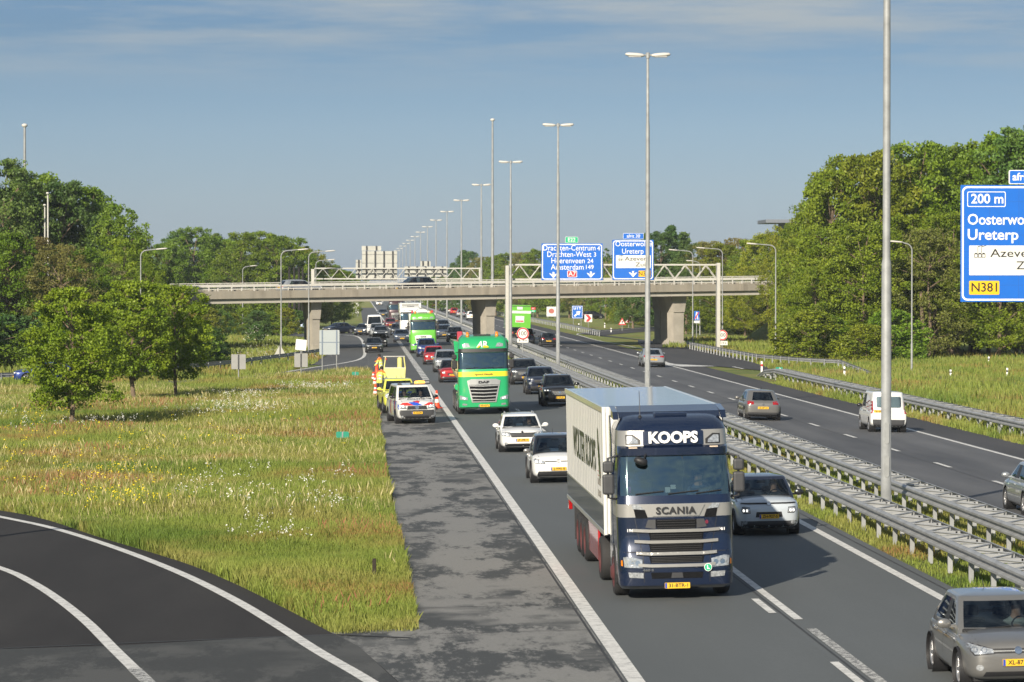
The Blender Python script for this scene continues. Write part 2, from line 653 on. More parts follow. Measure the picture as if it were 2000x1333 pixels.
def worn_line_mat():
    m, nt, b, t = node_mat('worn_road_paint')
    V = t.outputs['Object']
    w = noise_fac(nt, V, 9.0, 0.47, 0.53, 9, 0.85)
    nt.links.new(mixcol(nt, w, (0.12, 0.12, 0.12), (0.55, 0.55, 0.53)), b.inputs['Base Color'])
    b.inputs['Roughness'].default_value = 0.7
    return m


WORNPAINT = worn_line_mat()


def grass_col(nt, V):
    c = mixcol(nt, noise_fac(nt, V, 0.9, 0.3, 0.7, 6, 0.7), (0.168, 0.232, 0.036), (0.315, 0.362, 0.078))
    c = mixcol(nt, noise_fac(nt, V, 0.16, 0.47, 0.76, 6, 0.6), c, (0.37, 0.31, 0.105))
    r1 = noise_fac(nt, V, 0.13, 0.52, 0.66, 5, 0.6, (1, 0.8, 1))
    r2 = noise_fac(nt, V, 9.0, 0.42, 0.60, 5, 0.8)
    mm = N(nt, 'ShaderNodeMath', operation='MULTIPLY'); nt.links.new(r1, mm.inputs[0]); nt.links.new(r2, mm.inputs[1])
    c = mixcol(nt, mm.outputs[0], c, (0.40, 0.14, 0.085))
    g1 = noise_fac(nt, V, 0.075, 0.52, 0.66, 4, 0.6)
    c = mixcol(nt, g1, c, (0.14, 0.21, 0.035))
    return c


def grass_mat(name, blade):
    m, nt, b, t = node_mat(name)
    V = t.outputs['Object']
    c = grass_col(nt, V)
    if blade:
        nz_ = noise_fac(nt, V, 22.0, 0.3, 0.7, 2, 0.5)
        hs = N(nt, 'ShaderNodeMapRange'); hs.inputs['To Min'].default_value = 0.72; hs.inputs['To Max'].default_value = 1.32
        nt.links.new(nz_, hs.inputs['Value'])
        sc = N(nt, 'ShaderNodeVectorMath', operation='SCALE'); nt.links.new(c, sc.inputs[0]); nt.links.new(hs.outputs[0], sc.inputs['Scale'])
        c = sc.outputs[0]
        b.inputs['Roughness'].default_value = 0.55
        b.inputs['Specular IOR Level'].default_value = 0.25
        tl = N(nt, 'ShaderNodeBsdfTranslucent')
        nt.links.new(c, tl.inputs[0])
        mx = N(nt, 'ShaderNodeMixShader'); mx.inputs[0].default_value = 0.35
        out = [n for n in nt.nodes if n.type == 'OUTPUT_MATERIAL'][0]
        nt.links.new(b.outputs[0], mx.inputs[1]); nt.links.new(tl.outputs[0], mx.inputs[2]); nt.links.new(mx.outputs[0], out.inputs['Surface'])
    else:
        b.inputs['Roughness'].default_value = 0.95
        n2 = N(nt, 'ShaderNodeTexNoise', i_Scale=3.5, i_Detail=8.0, i_Roughness=0.8)
        nt.links.new(V, n2.inputs['Vector'])
        bp = N(nt, 'ShaderNodeBump', i_Strength=1.0, i_Distance=0.5)
        nt.links.new(n2.outputs['Fac'], bp.inputs['Height']); nt.links.new(bp.outputs[0], b.inputs['Normal'])
    nt.links.new(c, b.inputs['Base Color'])
    return m


GRASS_GROUND = grass_mat('grass_ground', False)
GRASS_BLADE = grass_mat('grass_blade', True)

xs = [-6000, -1500, -400, -150, -60, -20, EDGE_L, MED_L, MED_R, EDGE_R, 60, 150, 400, 1500, 6000]
ys = [-200, 0, 40, 80, 120, 200, 300, 400, 600, 1000, 2000, 4000, 9000]
g = MB()
for y in ys:
    for x in xs: g.v.append(Vector((x, y, gz(x) - 0.05)))
for j in range(len(ys) - 1):
    for i in range(len(xs) - 1):
        a = j * len(xs) + i
        g.f.append([a, a + 1, a + len(xs) + 1, a + len(xs)]); g.mi.append(0); g.sm.append(False)
struct(g.build('ground', GRASS_GROUND))


def strip(mb, x0, x1, y0, y1, lift, step=60):
    br = [x0] + [b for b in (EDGE_L, MED_L, MED_R, EDGE_R) if x0 < b < x1] + [x1]
    n = max(1, int((y1 - y0) / step))
    for k in range(n):
        ya, yb = y0 + (y1 - y0) * k / n, y0 + (y1 - y0) * (k + 1) / n
        for a, b in zip(br[:-1], br[1:]):
            mb.add([(a, ya, gz(a) + lift), (b, ya, gz(b) + lift), (b, yb, gz(b) + lift), (a, yb, gz(a) + lift)], [(0, 1, 2, 3)])


def sheet(mb, pts, lift):
    """flat polygon on the ground"""
    ps = [Vector((p[0], p[1], gz(p[0]) + lift)) for p in pts]
    mb.add(ps, [list(range(len(ps)))])


def gpx(lst):
    return [gp(x, y).xy.to_tuple() for x, y in lst]


def smooth_path(pts, n=8):
    """Catmull-Rom through points"""
    P = [Vector(p) for p in pts]
    P = [P[0] * 2 - P[1]] + P + [P[-1] * 2 - P[-2]]
    out = []
    for i in range(1, len(P) - 2):
        for k in range(n):
            t = k / n
            a, b, c, d = P[i - 1], P[i], P[i + 1], P[i + 2]
            out.append(0.5 * ((2 * b) + (c - a) * t + (2 * a - 5 * b + 4 * c - d) * t * t + (3 * b - a - 3 * c + d) * t ** 3))
    out.append(P[-2])
    return out


def ribbon(mb, pts, w, lift, n=8):
    pp = smooth_path([Vector((p[0], p[1])) for p in pts], n)
    vs, fs = [], []
    for i, p in enumerate(pp):
        d = (pp[min(i + 1, len(pp) - 1)] - pp[max(i - 1, 0)]).normalized()
        r = Vector((d.y, -d.x)) * w / 2
        for q in (p - r, p + r): vs.append((q.x, q.y, gz(q.x) + lift))
    for i in range(len(pp) - 1): fs.append((2 * i, 2 * i + 1, 2 * i + 3, 2 * i + 2))
    mb.add(vs, fs)


road = MB(); strip(road, 4.6, 13.0, 10, 3500, 0.0)
struct(road.build('main_carriageway', ASPH_MAIN))
road = MB(); strip(road, 1.15, 4.6, 10, 150, 0.0); strip(road, 1.0, 4.6, 150, 900, 0.0)
sheet(road, gpx([(640, 1234), (817, 1226), (832, 1260), (862, 1333), (905, 1450), (960, 1600), (500, 1600), (690, 1262)]), -0.012)
struct(road.build('hard_shoulder', ASPH_SHOULD))
road = MB(); strip(road, 1.02, 4.6, 215, 900, 0.004); struct(road.build('merge_lane', ASPH_MID))
road = MB(); strip(road, 17.4, 25.9, 10, 3500, 0.0); struct(road.build('away_carriageway', ASPH_RIGHT))
road = MB(); strip(road, 25.9, 28.2, 10, 3500, 0.0); struct(road.build('away_shoulder', ASPH_OUT))

# the loop ramp that curves in at the lower corner
outer = gpx([(-420, 965), (-200, 972), (0, 997), (90, 1015), (190, 1048), (350, 1096), (450, 1136), (560, 1190), (650, 1237)])
outer_s = [tuple(p) for p in smooth_path(outer, 6)]
road = MB()
sheet(road, outer_s + gpx([(700, 1262), (800, 1350), (860, 1480), (500, 1560), (100, 1500), (-300, 1330), (-420, 1200)]), -0.005)
struct(road.build('loop_ramp', ASPH_DARK))
# older paving where the ramp meets the shoulder
road = MB()
sheet(road, gpx([(-60, 1300), (0, 1268), (220, 1262), (480, 1247), (655, 1240), (700, 1262), (790, 1345), (850, 1460), (500, 1540), (0, 1500)]), 0.001)
struct(road.build('ramp_joint', asphalt('asphalt_joint', (0.060, 0.062, 0.062), (0.046, 0.047, 0.047), patch=(0.095, 0.096, 0.094), pscale=0.5, spec=0.12)))

# exit and entry roads on the near side of the overpass, beside the main lanes
road = MB()
sheet(road, gpx([(722, 722), (712, 702), (640, 714), (560, 726), (467, 737), (300, 745), (-300, 752), (-300, 763), (0, 758), (300, 752), (467, 741), (560, 731.5), (640, 726.5)]), -0.004)
sheet(road, gpx([(722, 722), (722, 640), (700, 652), (640, 648.5), (560, 643), (380, 643), (380, 650), (560, 655), (630, 662), (655, 670), (640, 690), (600, 712), (640, 714), (712, 702)]), -0.006)
struct(road.build('side_road', ASPH_MID))
road = MB()
sheet(road, gpx([(1246, 672), (1330, 673), (1400, 688), (1480, 711), (1540, 719.5), (1720, 729), (2050, 748), (2050, 758), (1720, 736), (1560, 727), (1480, 723), (1400, 716), (1305, 711)]), 0.003)
sheet(road, gpx([(1246, 671), (1246, 664), (1128, 652), (1160, 646), (1240, 640), (1420, 633), (1640, 630), (1640, 635.5), (1420, 638.5), (1260, 648), (1180, 655), (1330, 673)]), 0.003)
struct(road.build('exit_road', ASPH_OUT))

# painted markings
mk = MB()
L = 0.008
strip(mk, 4.63, 4.92, 10, 232, L)                       # thick edge line
for k in range(60):                                      # block line of the weaving section
    y = 236 + k * 4.0
    if y < 470: strip(mk, 4.60, 5.05, y, y + 2.6, L)
strip(mk, 4.64, 4.92, 470, 3400, L)
strip(mk, 8.74, 8.92, 67.2, 150, L)
for k in range(110): strip(mk, 8.40, 8.56, 56.6 + 12 * k, 59.7 + 12 * k, L)
strip(mk, 12.24, 12.46, 10, 3400, L)
strip(mk, 17.85, 18.03, 10, 3400, L)
for k in range(140): strip(mk, 21.5, 21.68, 63.6 + 11.7 * k, 66.9 + 11.7 * k, L)
strip(mk, 25.46, 25.68, 10, 292, L); strip(mk, 25.46, 25.68, 440, 3400, L)
for k in range(37): strip(mk, 25.40, 25.76, 293 + 4 * k, 295.6 + 4 * k, L)
ribbon(mk, gpx([(1452, 721), (1380, 706), (1300, 691), (1220, 675), (1165, 665), (1132, 655.5), (1128, 652.8), (1140, 650.8), (1180, 647), (1260, 641)]), 0.22, L)
sheet(mk, gpx([(1245, 697.5), (1262, 698), (1400, 716), (1330, 716.5), (1300, 712)]), L)
ribbon(mk, gpx([(-160, 978), (0, 1010), (110, 1034), (230, 1072), (350, 1119), (450, 1168), (540, 1221), (620, 1272), (735, 1340), (850, 1430)]), 0.26, L)
ribbon(mk, gpx([(-160, 1060), (0, 1110), (60, 1137), (115, 1172), (170, 1216), (222, 1268), (262, 1307)]), 0.24, L)
ribbon(mk, gpx([(560, 726.5), (620, 717), (668, 710), (700, 703), (712, 694), (711, 680), (708, 667), (698, 658), (676, 655), (640, 653)]), 0.30, L)
ribbon(mk, gpx([(540, 649), (450, 648), (330, 648)]), 0.2, L)
struct(mk.build('lane_marking', ROADPAINT))
mk = MB()
strip(mk, 8.74, 8.94, 40, 65.4, L + 0.001)
ribbon(mk, gpx([(262, 1307), (300, 1345), (340, 1400)]), 0.26, L + 0.001)
struct(mk.build('worn_lane_marking', WORNPAINT))
mk = MB()
for q in ((0, 1267, 655, 1239.5), (655, 1239.5, 800, 1246)): ribbon(mk, gpx([(q[0], q[1]), (q[2], q[3])]), 0.12, 0.004)
for y_ in (66.2, 71.5): strip(mk, 1.3, 4.6, y_, y_ + 0.035, 0.003)
for x_, a_, b_ in ((4.52, 30, 200), (12.75, 30, 300), (8.62, 30, 200), (25.85, 30, 290), (17.6, 30, 290), (21.35, 30, 290)): strip(mk, x_, x_ + 0.05, a_, b_, 0.004)
struct(mk.build('paving_seam', mat('seam_tar', (0.035, 0.035, 0.036), rough=0.7, var=0.3)))
# ---------------------------------------------------------------- guard rails
WBEAM = [(-0.02, -0.31), (0.05, -0.27), (0.05, -0.22), (-0.03, -0.175), (-0.03, -0.135), (0.05, -0.09), (0.05, -0.04), (0.0, 0.0), (-0.05, 0.0)]


def guardrail(label, path, faces, group, post_step=2.667, top=0.75, wide=0.86, max_posts=100, cap=True):
    """path: ground points of the road-side face; faces: 2 for a double barrier"""
    pts = [Vector(p) for p in path]
    root = thing('guardrail', label, 'guardrail', pts[0], 0, group)
    o = pts[0]
    loc = [p - o for p in pts]
    for p in loc: pass
    up = Vector((0, 0, top))
    side = -1 if faces >= 0 else 1
    n = abs(faces)
    f = MB(); f.sweep([(u * side, w) for u, w in WBEAM], [p + up for p in loc]); f.build('rail', GALV, root)
    def offs(i, w):
        d = pts[min(i + 1, len(pts) - 1)] - pts[max(i - 1, 0)]; d.z = 0; d.normalize()
        return Vector((d.y, -d.x, 0)) * (w * (1 if faces > 0 else -1))
    if n == 2:
        f = MB(); f.sweep([(-u * side, w) for u, w in WBEAM], [loc[i] + up + offs(i, wide) for i in range(len(loc))]); f.build('rail', GALV, root)
    # posts and spacers along the run
    seg = []
    for i in range(len(pts) - 1):
        l = (pts[i + 1] - pts[i]).length
        k = max(1, round(l / post_step))
        for j in range(k): seg.append((i, j / k))
    lad = MB(); rest = MB(); cnt = 0
    pr = None
    for (i, t) in seg:
        p = loc[i].lerp(loc[i + 1], t)
        a = offs(i, 1.0)
        d = (loc[i + 1] - loc[i]).normalized()
        M = Matrix((a, d, Vector((0, 0, 1)))).transposed().to_4x4(); M.translation = p
        def post(mb, x):
            mb.box(x - 0.055, x + 0.055, -0.035, 0.035, -0.2, top - 0.32, M=M)
            mb.box(x - 0.02, x + 0.02, -0.03, 0.03, top - 0.32, top - 0.03, M=M)
        for x in ([0.12, wide - 0.12] if n == 2 else [0.12]):
            if cnt < max_posts:
                mb = MB(); post(mb, x); mb.build('post', GALV, root)
            else: post(rest, x)
            cnt += 1
        if n == 2:
            h = post_step / 2
            lad.box(0.03, wide - 0.03, -0.03, 0.03, top - 0.12, top - 0.02, M=M)
            lad.tube([M @ Vector((0.05, 0, top - 0.03)), M @ Vector((wide - 0.05, h, top - 0.03)), M @ Vector((0.05, 2 * h, top - 0.03))], 0.022, 4)
            lad.box(0.03, wide - 0.03, h - 0.03, h + 0.03, top - 0.12, top - 0.03, M=M)
    if n == 2: lad.build('spacer', GALV, root)
    if rest.v:
        r = rest.build('post', GALV, root); r['kind'] = 'stuff'; r['label'] = 'far posts of the rail'
    return root


def xy(x, y): return (x, y, gz(x))


guardrail('long double steel guard rail on the median beside the oncoming lanes', [xy(13.55, 40), xy(13.55, 200), xy(13.55, 420), xy(13.55, 1400)], 2, 'steel guard rails', post_step=2.667)
guardrail('long double steel guard rail on the median beside the lanes going away', [xy(15.95, 40), xy(15.95, 200), xy(15.95, 420), xy(15.95, 1400)], 2, 'steel guard rails', post_step=2.667)
gr = [xy(29.0, 70), xy(29.1, 150), xy(29.3, 215), xy(29.5, 238)]
e = gr[-1]
guardrail('double steel guard rail with its end dipping into the grass of the outer verge', gr + [(29.5, 244, e[2] - 0.25), (29.5, 250, e[2] - 0.95)], 2, 'steel guard rails')
p1 = [gp(x, y + 7, 0) for x, y in ((1700, 725), (1640, 714), (1560, 709.5), (1480, 702), (1420, 690.5), (1340, 673.5))]
p1[0].z -= 0.5
guardrail('single steel guard rail following the curve from the grass to the overpass pillars', [tuple(p) for p in p1], -1, 'steel guard rails')
p2 = [gp(x, y + 7, 0) for x, y in ((-200, 752), (0, 743), (150, 739), (330, 728), (450, 715), (560, 700), (625, 690))]
guardrail('thin steel guard rail curving along the side road behind the three young trees', [tuple(p) for p in p2], 1, 'steel guard rails', post_step=4)
guardrail('distant steel guard rail beyond the overpass beside the sloping meadow', [xy(31, 430), xy(31, 520), xy(29.5, 700), xy(29.5, 1100)], -1, 'steel guard rails', post_step=4, max_posts=60)


# ---------------------------------------------------------------- lamps
LUM = mat('lamp_housing', (0.58, 0.56, 0.52), rough=0.5)
LUMG = mat('lamp_glass', (0.42, 0.42, 0.40), rough=0.2, coat=0.6)


def tall_lamp(label):
    root = thing('motorway_lamp', label, 'street lamp', group='tall two-armed lamps along the median')
    p = MB()
    p.lathe([(0.26, 0), (0.26, 0.05), (0.150, 0.06), (0.140, 7.2), (0.112, 7.35), (0.105, 13.0), (0.10, 14.8), (0.082, 14.95), (0.065, 18.45), (0.0, 18.5)], 18)
    p.build('pole', POLE, root)
    for h in (1.4, 2.35):
        d = MB(); d.prism(rrect(0.13, 0.62, 0.06, 0, h), -0.158, -0.12, 'y'); d.build('access_door', POLE, root)
    a = MB(); a.tube([(-0.32, 0, 18.45), (0.32, 0, 18.45)], 0.05, 8); a.lathe([(0.11, 18.3), (0.11, 18.58), (0, 18.6)], 10); a.build('arm', POLE, root)
    for s in (-1, 1):
        l = MB()
        M = Matrix.Translation((s * 0.68, 0, 18.47)) @ Matrix.Rotation(s * R(-4), 4, 'Y') @ Matrix.Diagonal((1, 0.38, 0.24, 1)) @ Matrix.Rotation(R(90), 4, 'Y')
        l.lathe([(0.0, -0.5), (0.25, -0.48), (0.40, -0.35), (0.46, -0.1), (0.46, 0.2), (0.36, 0.42), (0.2, 0.49), (0, 0.5)], 14, M=M)
        h = l.build('lamp_head', LUM, root)
        q = MB(); q.box(s * 0.68 - 0.33, s * 0.68 + 0.33, -0.11, 0.11, 18.34, 18.40, 0.02); q.build('lens', LUMG, h)
    return root


lp = tall_lamp('tall grey two-armed lamp pole nearest of its row, cut off by the top edge')
lp.location = (15.12, 96.0, 0)
index_kids(lp)
lamp_lab = {1: 'tall two-armed lamp pole rising behind the white lorry trailer', 2: 'tall two-armed lamp pole crossing the blue Drachten sign',
            3: 'two-armed lamp pole standing just in front of the overpass beside its gantry leg', 4: 'two-armed lamp pole first behind the overpass',
            5: 'two-armed lamp pole second behind the overpass', 6: 'two-armed lamp pole third behind the overpass', 7: 'two-armed lamp pole fourth behind the overpass'}
for n in range(1, 17):
    c = copy_tree(lp)
    c.location = (15.12, 97.0 + 78.4 * n, 0)
    c['label'] = lamp_lab.get(n, 'small far two-armed lamp pole in the converging tail of the row')


def arm_lamp(label, x, y, z, h, arm, side, thin=1.0, group='curved-arm lamps along the slip roads'):
    root = thing('street_lamp', label, 'street lamp', (x, y, z), 0, group)
    p = MB()
    r0 = 0.085 * thin
    bend = [(side * (0.55 - 0.55 * math.cos(R(a))), 0, h - 0.55 - 0.1 + 0.55 * math.sin(R(a))) for a in range(0, 91, 15)]
    p.tube([(0, 0, -0.3), (0, 0, 2.2), (0, 0, 2.3)] + bend + [(side * (arm - 0.9), 0, h)], [r0, r0, r0 * 0.75] + [r0 * 0.6] * len(bend) + [r0 * 0.5], 10)
    p.build('pole', POLE, root)
    l = MB()
    M = Matrix.Translation((side * (arm - 0.5), 0, h + 0.02)) @ Matrix.Rotation(side * R(-5), 4, 'Y') @ Matrix.Diagonal((1, 0.3, 0.17, 1)) @ Matrix.Rotation(R(90) * side, 4, 'Y')
    l.lathe([(0.0, -0.5), (0.25, -0.48), (0.38, -0.3), (0.42, 0.0), (0.40, 0.3), (0.25, 0.48), (0, 0.5)], 12, M=M)
    l.build('lamp_head', LUM, root)
    return root


def arm_lamp_px(label, px, Y, top, ax):
    g0 = at(px, 600, Y); z = gz(g0.x)
    a = at(ax, top, Y)
    return arm_lamp(label, g0.x, Y, z, a.z - z, abs(a.x - g0.x), 1 if a.x > g0.x else -1)


arm_lamp('lamp at the loop ramp beyond the picture edge, casting the thin shadow on the ramp', -17.3, 76.2, gz(-17), 9.9, 2.0, 1, 2.4)
arm_lamp_px('curved-arm lamp among the leafy trees at the side road', 275, 292, 487, 327)
arm_lamp_px('curved-arm lamp standing in white flowers before the overpass', 549, 306, 488, 603)
arm_lamp_px('curved-arm lamp beside the overpass pillar and the white sign backs', 603, 334, 491, 655)
arm_lamp_px('curved-arm lamp behind the gantry end beyond the overpass', 617, 430, 508, 655)
arm_lamp_px('small curved-arm lamp before the far wood beyond the overpass', 474, 470, 520, 502)
arm_lamp_px('curved-arm lamp with its foot behind the single guard rail', 1515, 298, 477, 1458)
arm_lamp_px('curved-arm lamp behind the gantry leg and the round speed sign', 1411, 346, 485, 1360)
arm_lamp_px('curved-arm lamp beside the small blue motorway end sign', 1353, 352, 489, 1306)
arm_lamp_px('curved-arm lamp behind the gantry truss beyond the overpass', 1367, 440, 510, 1340)
arm_lamp_px('curved-arm lamp half hidden by the large pole before the bright wood', 1781, 253, 473, 1738)


def mast(label, px, Y, top):
    g0 = at(px, 600, Y)
    z = gz(g0.x); h = at(px, top, Y).z - z
    root = thing('light_mast', label, 'light mast', (g0.x, Y, z), 0, 'tall light masts')
    p = MB(); p.lathe([(0.22, 0), (0.18, h * 0.45), (0.17, h * 0.45 + 0.1), (0.11, h)], 12); p.build('pole', POLE, root)
    l = MB(); l.lathe([(0.0, h - 0.2), (0.2, h - 0.12), (0.30, h + 0.02), (0.28, h + 0.12), (0.12, h + 0.2), (0, h + 0.22)], 12); l.build('lamp_head', LUM, root)


mast('tall light mast with a small round head rising above the dark wood', 49, 330, 246)
mast('tall light mast with a small round head behind the overpass', 962, 432, 235)
for lab, px, Y, top in (('plain thin lamp post in the dark wood, taller of the pair', 94, 300, 379), ('plain thin lamp post in the dark wood, shorter of the pair', 88, 320, 402)):
    g0 = at(px, 600, Y); z = gz(g0.x); h = at(px, top, Y).z - z
    root = thing('lamp_post', lab, 'lamp post', (g0.x, Y, z))
    p = MB(); p.tube([(0, 0, 0), (0, 0, h)], [0.10, 0.07], 10); p.build('pole', WHITEM, root)
    p = MB(); p.box(-0.12, 0.12, -0.45, 0.2, h - 0.02, h + 0.13, 0.05); p.build('lamp_head', LUM, root)

# ---------------------------------------------------------------- signs
SBLUE = mat('sign_blue', (0.002, 0.125, 0.55), rough=0.45, var=0.06, vscale=1.0)
SGREEN = mat('sign_green', (0.01, 0.42, 0.20), rough=0.45)
SRED = mat('sign_red', (0.55, 0.02, 0.03), rough=0.45)
SWHITE = mat('sign_white', (0.72, 0.72, 0.68), rough=0.5, var=0.06, vscale=1.5)
SYEL = mat('sign_yellow', (0.85, 0.48, 0.01), rough=0.45)
SBACK = mat('sign_back', (0.44, 0.44, 0.40), rough=0.5, metal=0.1, var=0.12, vscale=0.8)
SBACKB = mat('sign_back_bluish', (0.36, 0.40, 0.41), rough=0.5, var=0.06, vscale=0.8)
SBACKG = mat('sign_back_grey', (0.28, 0.28, 0.27), rough=0.6, var=0.1)
SEAM = mat('panel_seam', (0.02, 0.10, 0.38), rough=0.6)


def plate(name, parent, w, h, r, cx, cz, y, m, t=0.02):
    return MB().prism(rrect(w, h, r, cx, cz), y, y + t, 'y').build(name, m, parent)


def letters(parent, lst, m, y, name='lettering'):
    """lst: (text, size, x, z, align, bold, width)"""
    mb = MB()
    for (s, size, x, z, al, bold, w) in lst:
        put_text(mb, s, size, T((x, y, z)), bold=bold, align=al, width=w, extrude=0.004)
    return mb.build(name, m, parent)


def arrow_down(mb, x, z, s, y):
    sc = lambda p: [(x + u * s, z + v * s) for u, v in p]
    mb.prism(sc([(-0.16, 0.5), (0.16, 0.5), (0.16, 0.02), (-0.16, 0.02)]), y, y + 0.006)
    mb.prism(sc([(0, -0.55), (0.75, 0.28), (0.42, 0.22), (0.16, 0.0), (-0.16, 0.0), (-0.42, 0.22), (-0.75, 0.28)]), y + 0.001, y + 0.007)


def factory(mb, x, z, s, y):
    for k in range(3):
        a = x + k * 0.42 * s
        mb.prism([(a, z), (a + 0.06 * s, z), (a + 0.06 * s, z + 0.36 * s), (a, z + 0.36 * s)], y, y + 0.005)
        mb.prism([(a + 0.34 * s, z), (a + 0.40 * s, z), (a + 0.40 * s, z + 0.36 * s), (a + 0.34 * s, z + 0.36 * s)], y, y + 0.005)
        mb.prism([(a + 0.06 * s, z), (a + 0.34 * s, z), (a + 0.34 * s, z + 0.06 * s), (a + 0.06 * s, z + 0.06 * s)], y, y + 0.005)
        mb.prism([(a, z + 0.36 * s), (a + 0.40 * s, z + 0.36 * s), (a + 0.40 * s, z + 0.42 * s), (a + 0.2 * s, z + 0.55 * s), (a, z + 0.42 * s)], y, y + 0.005)
    for k in (1, 2):
        a = x + k * 0.42 * s - 0.05 * s
        mb.prism([(a, z + 0.5 * s), (a + 0.05 * s, z + 0.5 * s), (a + 0.05 * s, z + 1.15 * s), (a, z + 1.15 * s)], y + 0.001, y + 0.006)
        mb.prism([(a, z + 1.15 * s), (a + 0.55 * s, z + 1.32 * s), (a + 0.55 * s, z + 1.38 * s), (a, z + 1.24 * s)], y + 0.002, y + 0.007)


def sign_board(parent, cx, z0, w, h, y, border=True, back=SBACK):
    b = MB().prism(rrect(w, h, 0.02, cx, z0 + h / 2), y, y + 0.08, 'y').build('board', SBLUE, parent)
    if border:
        o = MB()
        P = rrect(w - 0.12, h - 0.12, 0.28, cx, z0 + h / 2, 6); Q = rrect(w - 0.30, h - 0.30, 0.21, cx, z0 + h / 2, 6)
        n = len(P)
        vs = [(u, y - 0.006, v) for u, v in P] + [(u, y - 0.006, v) for u, v in Q]
        o.add(vs, [(i, (i + 1) % n, n + (i + 1) % n, n + i) for i in range(n)])
        o.build('border', WHITEP, b)
    s = MB()
    k = int(w / 2.1)
    for i in range(1, k + 1): s.box(cx - w / 2 + i * w / (k + 1) - 0.008, cx - w / 2 + i * w / (k + 1) + 0.008, y - 0.003, y, z0 + 0.02, z0 + h - 0.02)
    for i in range(1, int(h / 0.9) + 1):
        zz = z0 + i * h / (int(h / 0.9) + 1)
        s.box(cx - w / 2 + 0.02, cx + w / 2 - 0.02, y - 0.003, y, zz - 0.006, zz + 0.006)
    s.build('seam', SEAM, b)
    return b


def truss(parent, x0, x1, z0, z1, y, depth=1.1, pitch=2.05, r=0.075):
    t = MB()
    for yy in (y, y + depth):
        for z in (z0, z1): t.box(x0, x1, yy - r, yy + r, z - r, z + r)
    n = max(2, round((x1 - x0) / pitch))
    for yy in (y, y + depth):
        for i in range(n):
            a, b = x0 + (x1 - x0) * i / n, x0 + (x1 - x0) * (i + 1) / n
            m = (a + b) / 2
            t.tube([(a, yy, z0 + 0.04), (m, yy, z1 - 0.04)], 0.042, 6)
            t.tube([(m, yy, z1 - 0.04), (b, yy, z0 + 0.04)], 0.042, 6)
    for i in range(n + 1):
        a = x0 + (x1 - x0) * i / n
        for z in (z0, z1): t.box(a - 0.03, a + 0.03, y + r, y + depth - r, z - 0.03, z + 0.03)
    return t.build('truss', WHITEM, parent)


# gantry with the blue boards in front of the overpass
GY = 333.0
pl, pr_ = at(991, 519, GY), at(1404, 514, GY)
gan = thing('sign_gantry', 'cream steel sign gantry spanning the away lanes before the overpass', 'gantry', (0, GY, 0), 0, 'sign gantries')
for p, top in ((pl, pl.z), (pr_, pr_.z)):
    z0 = gz(p.x)
    MB().box(p.x - 0.17, p.x + 0.17, -0.05, 1.25, z0 - 0.3, top, 0.05).build('leg', WHITEM, gan)
zt, zb = at(1200, 517.5, GY).z, at(1200, 546, GY).z
truss(gan, pl.x + 0.2, pr_.x - 0.2, zb, zt, 0.05)


def px_rect(x0, x1, y0, y1, Y):
    a, b = at(x0, y1, Y), at(x1, y0, Y)
    return a.x, b.x, a.z, b.z


SY = GY - 0.25
x0, x1, z0, z1 = px_rect(1057.5, 1177, 476, 547.5, SY)
s1 = thing('road_sign', 'wide blue motorway sign listing Drachten, Heerenveen and Amsterdam', 'road sign', (0, SY, 0), 0, 'blue direction signs')
w, h, cx = x1 - x0, z1 - z0, (x0 + x1) / 2
b1 = sign_board(s1, cx, z0, w, h, 0)
fz = lambda py: at(1117, py, SY).z
fx = lambda px: at(px, 500, SY).x
letters(b1, [('Drachten-Centrum', 0.78, fx(1061), fz(485), 'LEFT', 0.002, fx(1163) - fx(1061)), ('4', 0.6, fx(1169), fz(486), 'CENTER', 0.004, None),
             ('Drachten-West', 0.78, fx(1069), fz(497.5), 'LEFT', 0.002, fx(1155) - fx(1069)), ('3', 0.6, fx(1162), fz(498), 'CENTER', 0.004, None),
             ('Heerenveen', 0.78, fx(1077), fz(510), 'LEFT', 0.002, fx(1142) - fx(1077)), ('24', 0.6, fx(1153), fz(510.5), 'CENTER', 0.004, None),
             ('Amsterdam', 0.78, fx(1076), fz(522.5), 'LEFT', 0.002, fx(1140) - fx(1076)), ('149', 0.6, fx(1152), fz(522.5), 'CENTER', 0.004, None)], WHITEP, -0.012)
ar = MB(); arrow_down(ar, fx(1081), fz(537.5), 0.58, -0.014); arrow_down(ar, fx(1154), fz(536.5), 0.58, -0.014); ar.build('arrow', WHITEP, b1)
q = plate('route_plate', s1, fx(1127) - fx(1108), fz(529) - fz(542), 0.08, fx(1117.5), fz(535.5), -0.012, WHITEP, 0.01)
plate('field', q, fx(1126) - fx(1109), fz(530) - fz(541), 0.06, fx(1117.5), fz(535.5), -0.018, SRED, 0.006)
letters(q, [('A7', 0.62, fx(1117.5), fz(535.5), 'CENTER', 0.004, None)], WHITEP, -0.024)
q = plate('route_plate', s1, fx(1129) - fx(1104), fz(463) - fz(475), 0.08, fx(1116.5), fz(469), -0.012, WHITEP, 0.05)
plate('field', q, fx(1128.5) - fx(1104.5), fz(463.5) - fz(474.5), 0.06, fx(1116.5), fz(469), -0.018, SGREEN, 0.006)
letters(q, [('E22', 0.52, fx(1116.5), fz(469), 'CENTER', 0.004, None)], WHITEP, -0.024)


def exit_sign(label, Y, X0, X1, Z0, Z1, near):
    root = thing('road_sign', label, 'road sign', (0, Y, 0), 0, 'blue direction signs')
    w, h = X1 - X0, Z1 - Z0
    cx = (X0 + X1) / 2
    return root, sign_board(root, cx, Z0, w, h, 0), w, h, cx


